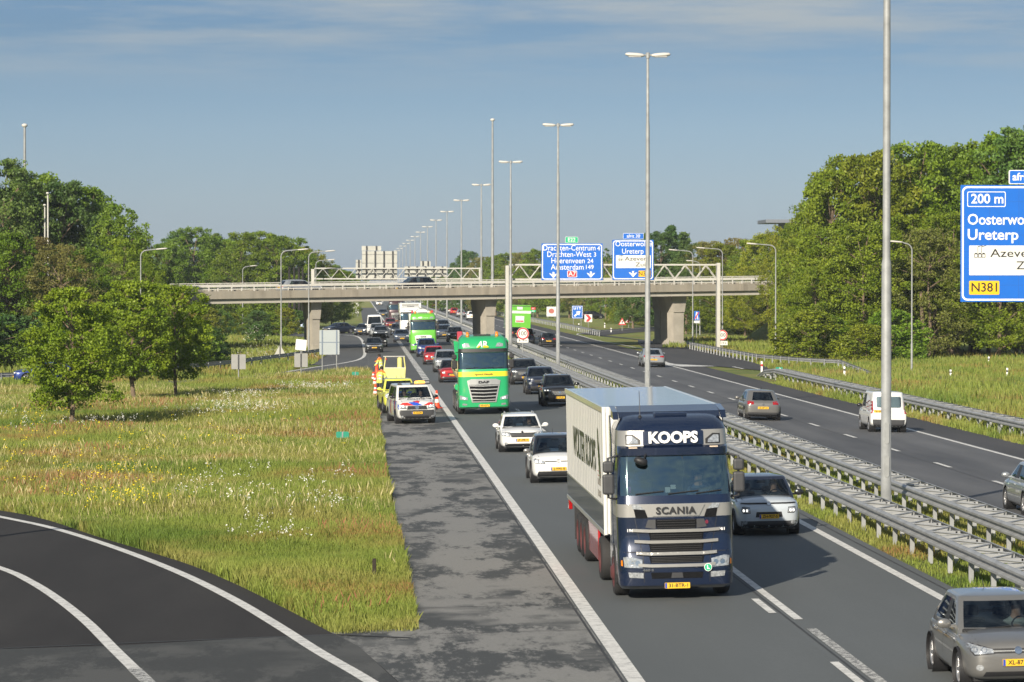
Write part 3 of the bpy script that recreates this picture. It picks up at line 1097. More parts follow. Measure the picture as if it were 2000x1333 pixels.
x0, x1, z0, z1 = px_rect(1196, 1276.5, 469, 547, SY)
s2, b2, w, h, cx = exit_sign('narrower blue exit sign for Oosterwolde and Ureterp on the gantry', SY, x0, x1, z0, z1, False)
letters(b2, [('Oosterwolde', 0.74, fx(1202), fz(477), 'LEFT', 0.002, 3.62), ('Ureterp', 0.74, fx(1215), fz(491.5), 'LEFT', 0.002, fx(1257) - fx(1215))], WHITEP, -0.012)
plate('white_field', b2, fx(1271) - fx(1203), fz(499) - fz(524), 0.03, fx(1237), fz(511.5), -0.012, SWHITE, 0.008)
letters(b2, [('Azeven-', 0.56, fx(1220), fz(506), 'LEFT', 0.002, 2.45), ('Zuid', 0.56, fx(1241), fz(517.5), 'LEFT', 0.002, 1.35)], INK, -0.018, 'black_lettering')
ic = MB(); factory(ic, fx(1207), fz(510), 0.42, -0.018); ic.build('factory_symbol', INK, b2)
ar = MB(); arrow_down(ar, fx(1236.5), fz(535.5), 0.58, -0.014); ar.build('arrow', WHITEP, b2)
q = plate('route_plate', s2, fx(1271) - fx(1247), fz(529) - fz(541), 0.05, fx(1259), fz(535), -0.012, SYEL, 0.008)
letters(q, [('N381', 0.58, fx(1259), fz(535), 'CENTER', 0.006, None)], INK, -0.018)
q = plate('exit_plate', s2, fx(1257) - fx(1217), fz(456) - fz(467.5), 0.06, fx(1237), fz(461.7), -0.012, WHITEP, 0.05)
plate('field', q, fx(1256.5) - fx(1217.5), fz(456.5) - fz(467), 0.05, fx(1237), fz(461.7), -0.018, SBLUE, 0.006)
letters(q, [('afrit 30', 0.46, fx(1237), fz(461.7), 'CENTER', 0.003, None)], WHITEP, -0.024)

# the big cut-off sign at the edge of the picture
NY = 165.0
x0, x1, z0, z1 = px_rect(1876, 2047, 362, 590, NY)
s3, b3, w, h, cx = exit_sign('huge blue exit sign with 200 m and N 381, cut off by the picture edge', NY, x0, x1, z0, z1, True)
nz_ = lambda py: at(1900, py, NY).z
nx = lambda px: at(px, 450, NY).x
letters(b3, [('200 m', 0.66, nx(1928), nz_(389.5), 'CENTER', 0.012, nx(1957) - nx(1894)), ('Oosterwolde', 0.74, nx(1890), nz_(430), 'LEFT', 0.012, 3.62), ('Ureterp', 0.74, nx(1890), nz_(459.5), 'LEFT', 0.012, nx(1990) - nx(1891))], WHITEP, -0.012)
P = rrect(nx(1964) - nx(1889), nz_(374.5) - nz_(404.5), 0.08, nx(1926.5), nz_(389.5)); Q = rrect(nx(1962.5) - nx(1890.5), nz_(376) - nz_(403), 0.06, nx(1926.5), nz_(389.5))
o = MB(); n = len(P)
o.add([(u, -0.008, v) for u, v in P] + [(u, -0.008, v) for u, v in Q], [(i, (i + 1) % n, n + (i + 1) % n, n + i) for i in range(n)]); o.build('distance_frame', WHITEP, b3)
plate('white_field', b3, nx(2034) - nx(1893), nz_(480) - nz_(538), 0.03, nx(1963.5), nz_(509), -0.012, SWHITE, 0.008)
letters(b3, [('Azeven-', 0.57, nx(1934), nz_(495.5), 'LEFT', 0.002, 2.45), ('Zuid', 0.57, nx(1985), nz_(519.5), 'LEFT', 0.002, 1.2)], INK, -0.018, 'black_lettering')
ic = MB(); factory(ic, nx(1903), nz_(503.5), 0.44, -0.018); ic.build('factory_symbol', INK, b3)
q = plate('route_plate', s3, nx(1952) - nx(1893), nz_(549) - nz_(576), 0.05, nx(1922.5), nz_(562.5), -0.012, SYEL, 0.008)
letters(q, [('N381', 0.62, nx(1922.5), nz_(562.5), 'CENTER', 0.006, nx(1948) - nx(1898))], INK, -0.018)
q = plate('exit_plate', s3, nx(2048) - nx(1970), nz_(332.5) - nz_(360), 0.08, nx(2009), nz_(346.2), -0.012, WHITEP, 0.05)
plate('field', q, nx(2046) - nx(1972), nz_(334) - nz_(358.5), 0.06, nx(2009), nz_(346.2), -0.018, SBLUE, 0.006)
letters(q, [('afrit 30', 0.52, nx(1977), nz_(346.2), 'LEFT', 0.010, None)], WHITEP, -0.024)
pst = thing('sign_post', 'steel cantilever post carrying the huge blue exit sign', 'sign post', (0, NY + 0.1, 0))
MB().box(x1 + 0.7, x1 + 1.2, 0.1, 0.6, gz(40) - 0.3, z1 - 0.6, 0.04).build('pole', POLE, pst)
MB().box(x0 + 0.2, x1 + 0.7, 0.2, 0.5, z1 - 1.4, z1 - 1.1).box(x0 + 0.2, x1 + 0.7, 0.2, 0.5, z0 + 1.1, z0 + 1.4).build('arm', POLE, pst)

# gantry beyond the overpass, seen from behind
BY = 432.0
pl, pr_ = at(611, 526, BY), at(939, 523, BY)
gan2 = thing('sign_gantry', 'cream sign gantry beyond the overpass showing sign backs', 'gantry', (0, BY, 0), 0, 'sign gantries')
for p in (pl, pr_): MB().box(p.x - 0.22, p.x + 0.22, 0, 1.3, gz(p.x) - 0.3, p.z, 0.05).build('leg', WHITEM, gan2)
zt, zb = at(800, 524.5, BY).z, at(800, 545, BY).z
truss(gan2, pl.x + 0.22, pr_.x - 0.22, zb, zt, 0.1, pitch=2.1)


def back_panel(label, x0, x1, y0, y1, Y, nstrut, extra=None):
    a0, a1, z0, z1 = px_rect(x0, x1, y0, y1, Y)
    root = thing('road_sign', label, 'sign back', (0, Y, 0), 0, 'backs of road signs')
    b = MB().box(a0, a1, 0, 0.06, z0, z1).build('board', SBACK, root)
    s = MB()
    for i in range(nstrut):
        xx = a0 + (a1 - a0) * (i + 0.5) / nstrut
        s.box(xx - 0.09, xx + 0.09, -0.14, 0, z0, z1 + 0.02)
    for i in range(1, int((z1 - z0) / 1.1) + 1): s.box(a0, a1, -0.02, 0, z0 + i * 1.1 - 0.02, z0 + i * 1.1 + 0.02)
    s.build('strut', DARKP, root)
    return root


BB = BY + 1.5
back_panel('large grey sign back on the gantry, widest and tallest', 707, 775.5, 491, 548, BB, 4)
back_panel('upper grey sign back sticking out above the largest one', 706.5, 744.5, 481, 490, BB, 2)
back_panel('narrow grey sign back beside the largest one', 695, 706, 508, 546, BB + 0.1, 1)
back_panel('low wide grey sign back behind the gantry truss', 790, 872, 521, 541, BB, 5)
back_panel('small square grey sign back above the low wide one', 821, 841, 510.5, 520.3, BB, 2)


def small_sign(label, px, py, Y_or_ground, kind, w, h, posts=1, back=None, group=None, tilt=0.0, cat='road sign', post_h=None):
    pass


def ground_sign(name, label, px, base, cy, w_px, h_px, m, posts=1, cat='road sign', tilt=0.0, group=None, shape='rect', strut=True):
    """a board on posts; base: pixel row of the foot, cy: pixel row of the board's centre"""
    g0 = gp(px, base)
    Y = g0.y
    c = at(px, cy, Y); sc = Y / F
    w, h = w_px * sc, h_px * sc
    root = thing(name, label, cat, (g0.x, Y, g0.z), 0, group)
    cz = c.z - g0.z
    xsn = [0] if posts == 1 else [-w * 0.36, w * 0.36]
    for x in xsn: MB().tube([(x, 0, -0.2), (x, 0, cz + h * 0.42)], 0.045 if h < 2 else 0.07, 8).build('post', POLE, root)
    M = Matrix.Translation((0, 0, cz)) @ Matrix.Rotation(tilt, 4, 'Y') @ Matrix.Translation((0, 0, -cz))
    bo = MB()
    if shape == 'rect': bo.prism(rrect(w, h, min(0.06, w / 6), 0, cz), -0.09, -0.06, M=M)
    elif shape == 'tri': bo.prism([(-w / 2, cz - h / 2), (w / 2, cz - h / 2), (0, cz + h / 2)], -0.09, -0.06, M=M)
    elif shape == 'disc': bo.prism([(w / 2 * math.cos(a), cz + w / 2 * math.sin(a)) for a in [2 * math.pi * k / 32 for k in range(32)]], -0.09, -0.06)
    b = bo.build('board', m, root)
    if strut and m in (SBACK, SBACKB, SBACKG):
        s = MB()
        for x in (xsn if posts == 2 else [0.0]): s.box(x - 0.05, x + 0.05, -0.12, -0.09, cz - h / 2 + 0.02, cz + h / 2 - 0.02, M=M)
        if posts == 2:
            s.box(-w / 2, w / 2, -0.1, -0.09, cz - 0.03, cz + 0.03)
        s.build('strut', DARKP if m is not SBACKB else mat('strut_blue', (0.16, 0.20, 0.26)), root)
    return root, b, w, h, cz


ground_sign('road_sign', 'large pale blue-grey sign back on two pairs of posts beside the side road', 643.5, 728, 669, 39, 48, SBACKB, 2, 'sign back', group='backs of road signs')
ground_sign('road_sign', 'grey square sign back in the meadow beside the young trees', 466, 742, 707, 28, 29, SBACKG, 1, 'sign back', group='backs of road signs')
ground_sign('road_sign', 'grey square sign back under the tilted white one', 588, 735, 704, 26, 27, SBACKG, 1, 'sign back', group='backs of road signs')
ground_sign('road_sign', 'small white sign back leaning to one side', 588, 728, 674, 21, 21, SWHITE, 1, 'sign back', tilt=R(6), group='backs of road signs', strut=False)
ground_sign('road_sign', 'pale triangular sign back beside a lamp foot', 547, 705, 684, 24, 22, SBACK, 1, 'sign back', group='backs of road signs', shape='tri')
ground_sign('road_sign', 'small pale sign back under the overpass beside the merge lane', 694, 618, 602, 14, 20, SWHITE, 2, 'sign back', group='backs of road signs', strut=False)
ground_sign('road_sign', 'tiny pale sign back beyond the pillar under the overpass', 653, 622, 601, 8, 8, SWHITE, 1, 'sign back', group='backs of road signs', strut=False)


def speed_sign(label, px, base, cy, d, sub_cy, sub_w, sub_h):
    root, b, w, h, cz = ground_sign('speed_sign', label, px, base, cy, d, d, SWHITE, 1, 'speed sign', group='round 100 speed signs', shape='disc')
    ring = MB(); n = 40
    ring.add([(r * math.cos(2 * math.pi * k / n), -0.094, cz + r * math.sin(2 * math.pi * k / n)) for r in (w / 2 * 0.97, w / 2 * 0.76) for k in range(n)], [(k, (k + 1) % n, n + (k + 1) % n, n + k) for k in range(n)])
    ring.build('red_ring', SRED, b)
    letters(b, [('100', w * 0.5, 0, cz, 'CENTER', 0.002, w * 0.62)], INK, -0.097)
    Y = root.location.y; sc = Y / F
    zz = at(px, sub_cy, Y).z - root.location.z
    s = MB().prism(rrect(sub_w * sc, sub_h * sc, 0.04, 0, zz), -0.09, -0.06).build('time_plate', SWHITE, root)
    letters(s, [('6-19 h', sub_h * sc * 0.7, 0, zz, 'CENTER', 0.003, sub_w * sc * 0.7)], INK, -0.095)


speed_sign('round 100 speed sign on the median between the guard rails', 1021, 706, 652, 24, 665.5, 22, 8)
speed_sign('round 100 speed sign at the grassy foot of the gantry leg', 1410.5, 684, 655, 20.5, 670.5, 21, 8)

# exit arrow, chevrons, bend warning, small blue and hectometre signs
r_, b, w, h, cz = ground_sign('exit_sign', 'blue UIT exit sign with an arrow on the gore of the exit', 1127.5, 642, 610, 21, 25, SBLUE, 2, group='small signs at the exit')
P = rrect(w * 0.95, h * 0.95, 0.1, 0, cz); Q = rrect(w * 0.88, h * 0.89, 0.08, 0, cz); n = len(P); o = MB()
o.add([(u, -0.094, v) for u, v in P] + [(u, -0.094, v) for u, v in Q], [(i, (i + 1) % n, n + (i + 1) % n, n + i) for i in range(n)]); o.build('border', WHITEP, b)
letters(b, [('U I T', h * 0.26, 0, cz + h * 0.28, 'CENTER', 0.02, w * 0.7)], WHITEP, -0.096)
a = MB(); Mx = Matrix.Translation((0, 0, cz - h * 0.13)) @ Matrix.Rotation(R(50), 4, 'Y'); s = h * 0.34
a.prism([(-0.18 * s, -0.9 * s), (0.18 * s, -0.9 * s), (0.18 * s, 0.1 * s), (-0.18 * s, 0.1 * s)], -0.099, -0.094, M=Mx); a.prism([(0, 0.95 * s), (-0.6 * s, 0.05 * s), (0.6 * s, 0.05 * s)], -0.101, -0.095, M=Mx); a.build('arrow', WHITEP, b)
for lab, px, base, cy, wd in (('red and white chevron board beside the blue exit sign', 1149, 639, 622, 15), ('red and white chevron board behind the bend warning sign', 1228, 640, 624, 13)):
    r_, b, w, h, cz = ground_sign('chevron_sign', lab, px, base, cy, wd, wd, SWHITE, 1, 'chevron sign', group='small signs at the exit')
    MB().prism([(-w * 0.38, cz + h * 0.45), (0.02, cz + h * 0.45), (w * 0.40, cz), (0.02, cz - h * 0.45), (-w * 0.38, cz - h * 0.45), (0.0, cz)], -0.096, -0.091).build('chevron', SRED, b)
r_, b, w, h, cz = ground_sign('warning_sign', 'triangular red-bordered bend warning sign near the exit', 1215, 647, 628, 15.5, 14, SRED, 1, 'warning sign', group='small signs at the exit', shape='tri')
MB().prism([(-w * 0.34, cz - h * 0.37), (w * 0.34, cz - h * 0.37), (0, cz + h * 0.27)], -0.095, -0.091).build('white_field', SWHITE, b)
MB().prism([(-0.06, cz - h * 0.3), (0.06, cz - h * 0.3), (0.06, cz - h * 0.08), (0.22, cz), (0.14, cz + 0.1), (-0.06, cz)], -0.099, -0.095).build('arrow', INK, b)
r_, b, w, h, cz = ground_sign('motorway_end_sign', 'small blue motorway end sign with a red stripe and white plate', 1360.5, 664, 617, 10.5, 18, SBLUE, 1, group='small signs at the exit')
MB().prism([(-w * 0.3, cz - h * 0.42), (-w * 0.12, cz - h * 0.42), (w * 0.02, cz + h * 0.1), (w * 0.14, cz - h * 0.42), (w * 0.3, cz - h * 0.42), (w * 0.1, cz + h * 0.42), (-w * 0.1, cz + h * 0.42)], -0.095, -0.091).build('road_symbol', WHITEP, b)
MB().prism([(-w * 0.42, cz - h * 0.3), (-w * 0.3, cz - h * 0.42), (w * 0.42, cz + h * 0.3), (w * 0.3, cz + h * 0.42)], -0.1, -0.096).build('stripe', SRED, b)
MB().prism(rrect(w, h * 0.26, 0.03, 0, cz - h * 0.68), -0.09, -0.06).build('time_plate', SWHITE, r_)
r_, b, w, h, cz = ground_sign('route_sign', 'small red A7 and green E22 route sign in the far meadow', 1041.5, 621, 603, 9, 4.6, SRED, 1, group='small signs at the exit')
letters(b, [('A7', h * 0.8, 0, cz, 'CENTER', 0.004, None)], WHITEP, -0.096)
b = MB().prism(rrect(w, h, 0.04, 0, cz - h * 1.08), -0.09, -0.06).build('board', SGREEN, r_)
letters(b, [('E22', h * 0.7, 0, cz - h * 1.08, 'CENTER', 0.004, None)], WHITEP, -0.096)
r_, b, w, h, cz = ground_sign('round_billboard', 'faded billboard with a red round emblem in the far meadow', 1077, 622, 609, 19, 19, SWHITE, 2, 'billboard')
MB().prism([(w * 0.3 * math.cos(k / 20 * 6.2832), cz + 0.1 + w * 0.26 * math.sin(k / 20 * 6.2832)) for k in range(20)], -0.096, -0.09).build('emblem', mat('faded_red', (0.42, 0.12, 0.10)), b)

for lab, px, base, cy, wd, num in (('green hectometre sign in the grass beside the hard shoulder, the nearer', 669, 864, 849.5, 25, None), ('green hectometre sign in the grass near the side road, the smaller', 694, 741, 730, 13.5, None),
                                   ('green hectometre sign at the dipped rail end', 1521.5, 733, 721, 14, '2'), ('green hectometre sign beside the overpass pillar foot', 1347, 673, 668, 10, '2')):
    r_, b, w, h, cz = ground_sign('hectometre_sign', lab, px, base, cy, wd, wd * 0.5, mat('hecto_green', (0.02, 0.26, 0.17), rough=0.4), 1, 'distance sign', group='green hectometre signs')
    if num: letters(b, [(num, h * 0.8, w * 0.1, cz, 'CENTER', 0.008, None)], WHITEP, -0.096)
    else: MB().box(-0.03, 0.03, -0.1, -0.091, cz - h * 0.5, cz + h * 0.5).build('strut', POLE, r_)

# white marker posts in the verges
for lab, px, base, top in (('white marker post at the chevron', 1130.5, 643, 632), ('white marker post before the far bush by the exit', 1181, 640, 631), ('white marker post beside the warning sign', 1193.5, 649, 641),
                           ('red and white marker post before the guard rail', 1487.5, 728, 706), ('tilted white marker post beyond the guard rail end', 1649, 735, 716),
                           ('white marker post by the distant side road under the overpass', 1459, 638, 625.5), ('smaller white marker post by the distant side road', 1474, 641, 631),
                           ('white marker post in the meadow before the bright wood', 1856.5, 736, 722.5), ('white marker post in the meadow beside the blue sign edge', 1967, 737, 719), ('white marker post in the shade of the bright wood', 1931, 711, 697)):
    g0 = gp(px, base); z = at(px, top, g0.y).z
    root = thing('marker_post', lab, 'marker post', tuple(g0), 0, 'marker posts in the verges')
    MB().prism([(-0.07, -0.05), (0.07, -0.05), (0.05, 0.05), (-0.05, 0.05)], -0.1, z - g0.z, 'z').build('post', WHITEP, root)
    MB().box(-0.075, 0.075, -0.058, -0.052, (z - g0.z) * 0.55, (z - g0.z) * 0.75).build('reflector', SRED if 'red' in lab else DARKP, root)
g0 = gp(731, 1138)
root = thing('stake', 'short dark stake standing in the long grass at the shoulder', 'stake', tuple(g0))
MB().box(-0.045, 0.045, -0.03, 0.03, -0.1, 0.55, 0.01).build('post', mat('dark_wood', (0.03, 0.022, 0.016), rough=0.9), root)

# ---------------------------------------------------------------- overpass
PA = Vector((at(617, 600, 347).x, 347.0)); PB = Vector((at(1326, 600, 366).x, 366.0))
DD = (PB - PA).normalized()
DN = Vector((-DD.y, DD.x))
DM = Matrix(((DD.x, DN.x, 0, PA.x), (DD.y, DN.y, 0, PA.y), (0, 0, 1, 0), (0, 0, 0, 1)))
DEG = 0.0122            # the deck climbs to one side
SLAB0 = 4.60


def dz(u): return SLAB0 + DEG * u


ov = thing('overpass', 'long beige concrete road overpass crossing the motorway', 'overpass', (PA.x, PA.y, 0), math.atan2(DD.y, DD.x))
U0, U1, DW = -32.0, 76.0, 13.0


def deck_box(mb, u0, u1, v0, v1, h0, h1):
    vs = [(u, v, dz(u) + h) for h in (h0, h1) for v in (v0, v1) for u in (u0, u1)]
    mb.add(vs, [(0, 2, 3, 1), (4, 5, 7, 6), (0, 1, 5, 4), (2, 6, 7, 3), (0, 4, 6, 2), (1, 3, 7, 5)])


CONCD = mat('concrete_dark', (0.20, 0.18, 0.155), rough=0.9, var=0.2, vscale=0.6)
m = MB()
for a, b in ((U0, 0.5), (0.53, 20.5), (20.53, 40.0), (40.03, U1)): deck_box(m, a, b, -1.0, DW + 1.0, 0.0, 0.46)
m.build('deck_girder', mat('girder', (0.43, 0.405, 0.355), rough=0.85, var=0.12, vscale=0.5), ov)
m = MB()
deck_box(m, U0, U1, -1.15, DW + 1.15, 0.50, 0.58)
m.build('deck_joint', CONCD, ov)
FASC, nt, b_, t_ = node_mat('fascia_concrete')
c_ = mixcol(nt, noise_fac(nt, t_.outputs['Object'], 1.3, 0.42, 0.72, 7, 0.7, (1, 1, 0.10)), (0.36, 0.318, 0.255), (0.17, 0.152, 0.125))
c_ = mixcol(nt, noise_fac(nt, t_.outputs['Object'], 0.35, 0.40, 0.65, 5, 0.6), c_, (0.30, 0.275, 0.23))
nt.links.new(c_, b_.inputs['Base Color']); b_.inputs['Roughness'].default_value = 0.9
for a, b in ((U0, 30.0), (30.02, U1)):
    m = MB(); deck_box(m, a, b, -1.35, -1.15, 0.48, 1.26); m.build('parapet', FASC, ov)
m = MB(); deck_box(m, U0, U1, DW + 1.15, DW + 1.35, 0.48, 1.26); m.build('parapet', FASC, ov)
m = MB(); deck_box(m, U0, U1, -1.15, DW + 1.15, 0.58, 0.76); m.build('deck_road', ASPH_OUT, ov)
WRAIL = mat('bridge_rail', (0.60, 0.58, 0.53), rough=0.5, var=0.1)
for v in (-1.1, DW + 1.1):
    m = MB(); deck_box(m, U0, U1, v - 0.03, v + 0.03, 1.40, 1.49)
    for k in range(int((U1 - U0) / 1.45)):
        u = U0 + k * 1.45
        deck_box(m, u - 0.03, u + 0.03, v - 0.02, v + 0.02, 1.26, 1.42)
    m.build('kerb_rail', WRAIL, ov)
    m = MB()
    deck_box(m, U0, U1, v + (0.35 if v < 0 else -0.35) - 0.04, v + (0.35 if v < 0 else -0.35) + 0.04, 1.66, 1.84)
    for k in range(int((U1 - U0) / 2.6)):
        u = U0 + k * 2.6
        deck_box(m, u - 0.05, u + 0.05, v + (0.45 if v < 0 else -0.45) - 0.05, v + (0.45 if v < 0 else -0.45) + 0.05, 0.76, 1.7)
    m.build('guard_rail', WRAIL, ov)
m = MB(); v = DW + 1.28
deck_box(m, U0, U1, v - 0.03, v + 0.03, 1.92, 2.0); deck_box(m, U0, U1, v - 0.02, v + 0.02, 1.60, 1.65)
for k in range(int((U1 - U0) / 1.45)):
    u = U0 + k * 1.45
    deck_box(m, u - 0.025, u + 0.025, v - 0.02, v + 0.02, 1.2, 1.95)
m.build('railing', WRAIL, ov)


def pier(u, v, w=1.5):
    zt_ = dz(u); zg = -0.5
    m = MB()
    hw = w / 2
    m.prism([(-hw * 0.72, zg), (hw * 0.72, zg), (hw * 0.80, zt_ - 1.75), (-hw * 0.80, zt_ - 1.75)], v, v + 1.3)
    m.prism([(-hw * 0.82, zt_ - 1.75), (hw * 0.82, zt_ - 1.75), (hw * 1.15, zt_ - 0.02), (-hw * 1.15, zt_ - 0.02)], v - 0.12, v + 1.42)
    m.box(-hw * 0.9, hw * 0.9, v - 0.15, v + 1.45, zg, 0.35 + zg + 0.4, 0.04)
    for p in m.v: p.x += u
    return m.build('pillar', CONC, ov)


LEN = (PB - PA).length
rot = ov.rotation_euler.z
for u, w in ((0.0, 1.10), (20.3, 1.25), (LEN, 1.7)):
    for v in (0.2, 5.2, 10.4):
        pier(u + v * math.tan(rot) * 0.9, v, w)
# mounds that carry the approach roads
EMB = MB()
for (u0, u1) in ((-160, -26.0), (LEN + 28, 150)):
    n = 10
    inner = u1 if u0 < 0 else u0
    outer_ = u0 if u0 < 0 else u1
    def sec(u, top): return [(u, -3 - 10.5, -0.6), (u, -3, top), (u, DW + 3, top), (u, DW + 3 + 10.5, -0.6)]
    toe = inner + (10.5 if u0 < 0 else -10.5)
    vs = sec(outer_, dz(outer_) + 0.45) + sec(inner, dz(inner) + 0.45) + [(toe, -3, -0.6), (toe, DW + 3, -0.6)]
    EMB.add(vs, [(0, 1, 5, 4), (1, 2, 6, 5), (2, 3, 7, 6), (4, 5, 8), (5, 6, 9, 8), (6, 7, 9)])
e_ = EMB.build('embankment', GRASS_GROUND, None, (PA.x, PA.y, 0)); e_.rotation_euler.z = rot; struct(e_)
sl = MB(); u = LEN + 27.5
sl.add([(u, 2.0, 4.6), (u, 6.5, 4.6), (u - 9.2, 6.5, -0.1), (u - 9.2, 2.0, -0.1)], [(0, 1, 2, 3)])
sl.add([(u, 2.0, 4.45), (u, 6.5, 4.45), (u - 9.2, 6.5, -0.25), (u - 9.2, 2.0, -0.25)], [(0, 1, 2, 3)])
slo = sl.build('slope_paving', CONCD, None, (PA.x, PA.y, 0)); slo.rotation_euler.z = rot; struct(slo)
# concrete pavement strip running down the far mound, seen between the trees
rp = MB()
c0, c1 = gp(1572, 664), at(1628, 622, gp(1572, 664).y + 16)
rp.add([c0 + Vector((-0.9, 0, 0)), c0 + Vector((1.2, 0, 0)), c1 + Vector((1.2, 0, 0)), c1 + Vector((-0.9, 0, 0))], [(0, 1, 2, 3)])
struct(rp.build('slope_path', CONC))
# flat-roofed building edge over the wood
bY = 420.0
a0, a1, z0, z1 = px_rect(1496, 1560, 429, 441, bY)
bl = thing('office_tower', 'grey flat-roofed building edge peeping over the wood', 'building', (0, bY, 0))
MB().box(a0, a1 + 6, 0, 9, z1 - 0.45, z1, 0.05).build('roof', mat('roof_grey', (0.16, 0.18, 0.21), rough=0.6), bl)
MB().box(a0 + 2.6, a1 + 5.5, 1.0, 8.5, -0.5, z1 - 0.46).build('wall', mat('wall_grey', (0.22, 0.25, 0.30), rough=0.6, var=0.1), bl)
MB().box(a0 + 3.2, a1 + 5.0, 0.95, 0.99, z1 - 1.6, z1 - 0.7).build('window', CARGLASS, bl)
g_ = MB(); q0, q1 = at(1040, 596, 900), at(1150, 606, 900)
sh = thing('shed', 'low green warehouse far beyond the meadow', 'building', (0, 900, 0))
MB().box(q0.x, q1.x + 6, 0, 14, gz(60), q0.z - 0.6).build('wall', mat('shed_green', (0.05, 0.22, 0.13), rough=0.6, var=0.1), sh)
MB().box(q0.x - 0.4, q1.x + 6.4, -0.4, 14.4, q0.z - 0.6, q0.z - 0.1).build('roof', mat('shed_roof', (0.2, 0.28, 0.24), rough=0.6), sh)
# ---------------------------------------------------------------- trees
def leaf_mat(name, a, b, tr=0.30):
    m, nt, bs, t = node_mat(name)
    V = t.outputs['Object']
    f1 = noise_fac(nt, V, 0.55, 0.36, 0.64, 5, 0.65)
    c = mixcol(nt, f1, a, b)
    oi = N(nt, 'ShaderNodeObjectInfo')
    sc = N(nt, 'ShaderNodeVectorMath', operation='MULTIPLY'); nt.links.new(c, sc.inputs[0]); nt.links.new(oi.outputs['Color'], sc.inputs[1])
    f2 = noise_fac(nt, V, 7.0, 0.3, 0.7, 2, 0.5)
    mr = N(nt, 'ShaderNodeMapRange'); mr.inputs['To Min'].default_value = 0.70; mr.inputs['To Max'].default_value = 1.30
    nt.links.new(f2, mr.inputs['Value'])
    s2 = N(nt, 'ShaderNodeVectorMath', operation='SCALE'); nt.links.new(sc.outputs[0], s2.inputs[0]); nt.links.new(mr.outputs[0], s2.inputs['Scale'])
    c = s2.outputs[0]
    nt.links.new(c, bs.inputs['Base Color'])
    bs.inputs['Roughness'].default_value = 0.5
    bs.inputs['Specular IOR Level'].default_value = 0.3
    tl = N(nt, 'ShaderNodeBsdfTranslucent'); nt.links.new(c, tl.inputs[0])
    mx = N(nt, 'ShaderNodeMixShader'); mx.inputs[0].default_value = tr
    out = [n for n in nt.nodes if n.type == 'OUTPUT_MATERIAL'][0]
    nt.links.new(bs.outputs[0], mx.inputs[1]); nt.links.new(tl.outputs[0], mx.inputs[2]); nt.links.new(mx.outputs[0], out.inputs['Surface'])
    return m


LEAF = leaf_mat('leaves_broad', (0.126, 0.198, 0.016), (0.250, 0.318, 0.030))
LEAFD = leaf_mat('leaves_dark', (0.070, 0.145, 0.038), (0.140, 0.220, 0.050))
LEAFO = leaf_mat('leaves_olive', (0.20, 0.19, 0.055), (0.31, 0.28, 0.075))
BARK = mat('bark', (0.17, 0.125, 0.085), rough=0.95, var=0.35, vscale=5, bump=0.5, bscale=14)
rng = np.random.default_rng(11)


def leaf_mesh(name, centres, crad, per, size, flat=0.7):
    n = len(centres) * per
    c = np.repeat(np.asarray(centres), per, axis=0)
    rad = np.repeat(np.asarray(crad), per)
    p = rng.normal(size=(n, 3)); p /= np.linalg.norm(p, axis=1)[:, None]
    p *= (rng.random(n) ** 0.45)[:, None] * rad[:, None]
    p[:, 2] *= flat
    p += c
    d = rng.normal(size=(n, 3)); d[:, 2] += 0.55; d /= np.linalg.norm(d, axis=1)[:, None]
    a = rng.normal(size=(n, 3)); a -= d * (a * d).sum(1)[:, None]; a /= np.linalg.norm(a, axis=1)[:, None]
    b = np.cross(d, a)
    s = size * (0.6 + 0.8 * rng.random(n))[:, None]
    v = np.empty((n, 4, 3))
    v[:, 0] = p - a * s * 0.6; v[:, 1] = p - b * s * 0.38 + d * s * 0.1; v[:, 2] = p + a * s * 0.6; v[:, 3] = p + b * s * 0.38 + d * s * 0.1
    me = bpy.data.meshes.new(name)
    me.vertices.add(n * 4); me.vertices.foreach_set('co', v.reshape(-1).astype(np.float32))
    me.loops.add(n * 4); me.loops.foreach_set('vertex_index', np.arange(n * 4, dtype=np.int32))
    me.polygons.add(n); me.polygons.foreach_set('loop_start', np.arange(n, dtype=np.int32) * 4)
    me.update(calc_edges=True)
    me.validate()
    return me


def crown_points(h, hb, rx, nc, shape, seed):
    r = np.random.default_rng(seed)
    pts, rad = [], []
    hh = (h - hb)
    while len(pts) < nc:
        u = r.random()                       # height along the crown
        a = r.random() * 2 * math.pi
        if shape == 'cone': prof = (1 - u) ** 0.8 * 0.95 + 0.08
        elif shape == 'column': prof = 0.55 + 0.45 * math.sin(math.pi * u)
        elif shape == 'bush': prof = math.sqrt(max(0.0, 1 - u * u)) * 0.95 + 0.05
        else: prof = math.sqrt(max(0.0, 1 - ((u - 0.42) / (0.60 if u > 0.42 else 0.52)) ** 2)) if abs((u - 0.42) / 0.60) < 1 else 0
        lob = 1 + 0.22 * math.sin(2 * a + seed) * math.sin(5 * u + seed * 0.7) + 0.20 * math.sin(4 * a + 2.1 * seed + 5 * u)
        q = 0.30 + 0.70 * r.random() ** 0.55
        R_ = rx * prof * lob * q
        pts.append((R_ * math.cos(a), R_ * math.sin(a), hb + u * hh))
        rad.append(rx * (0.10 + 0.14 * r.random()) * (0.75 if u > 0.8 else 1.0))
    return pts, rad


TREES = {}


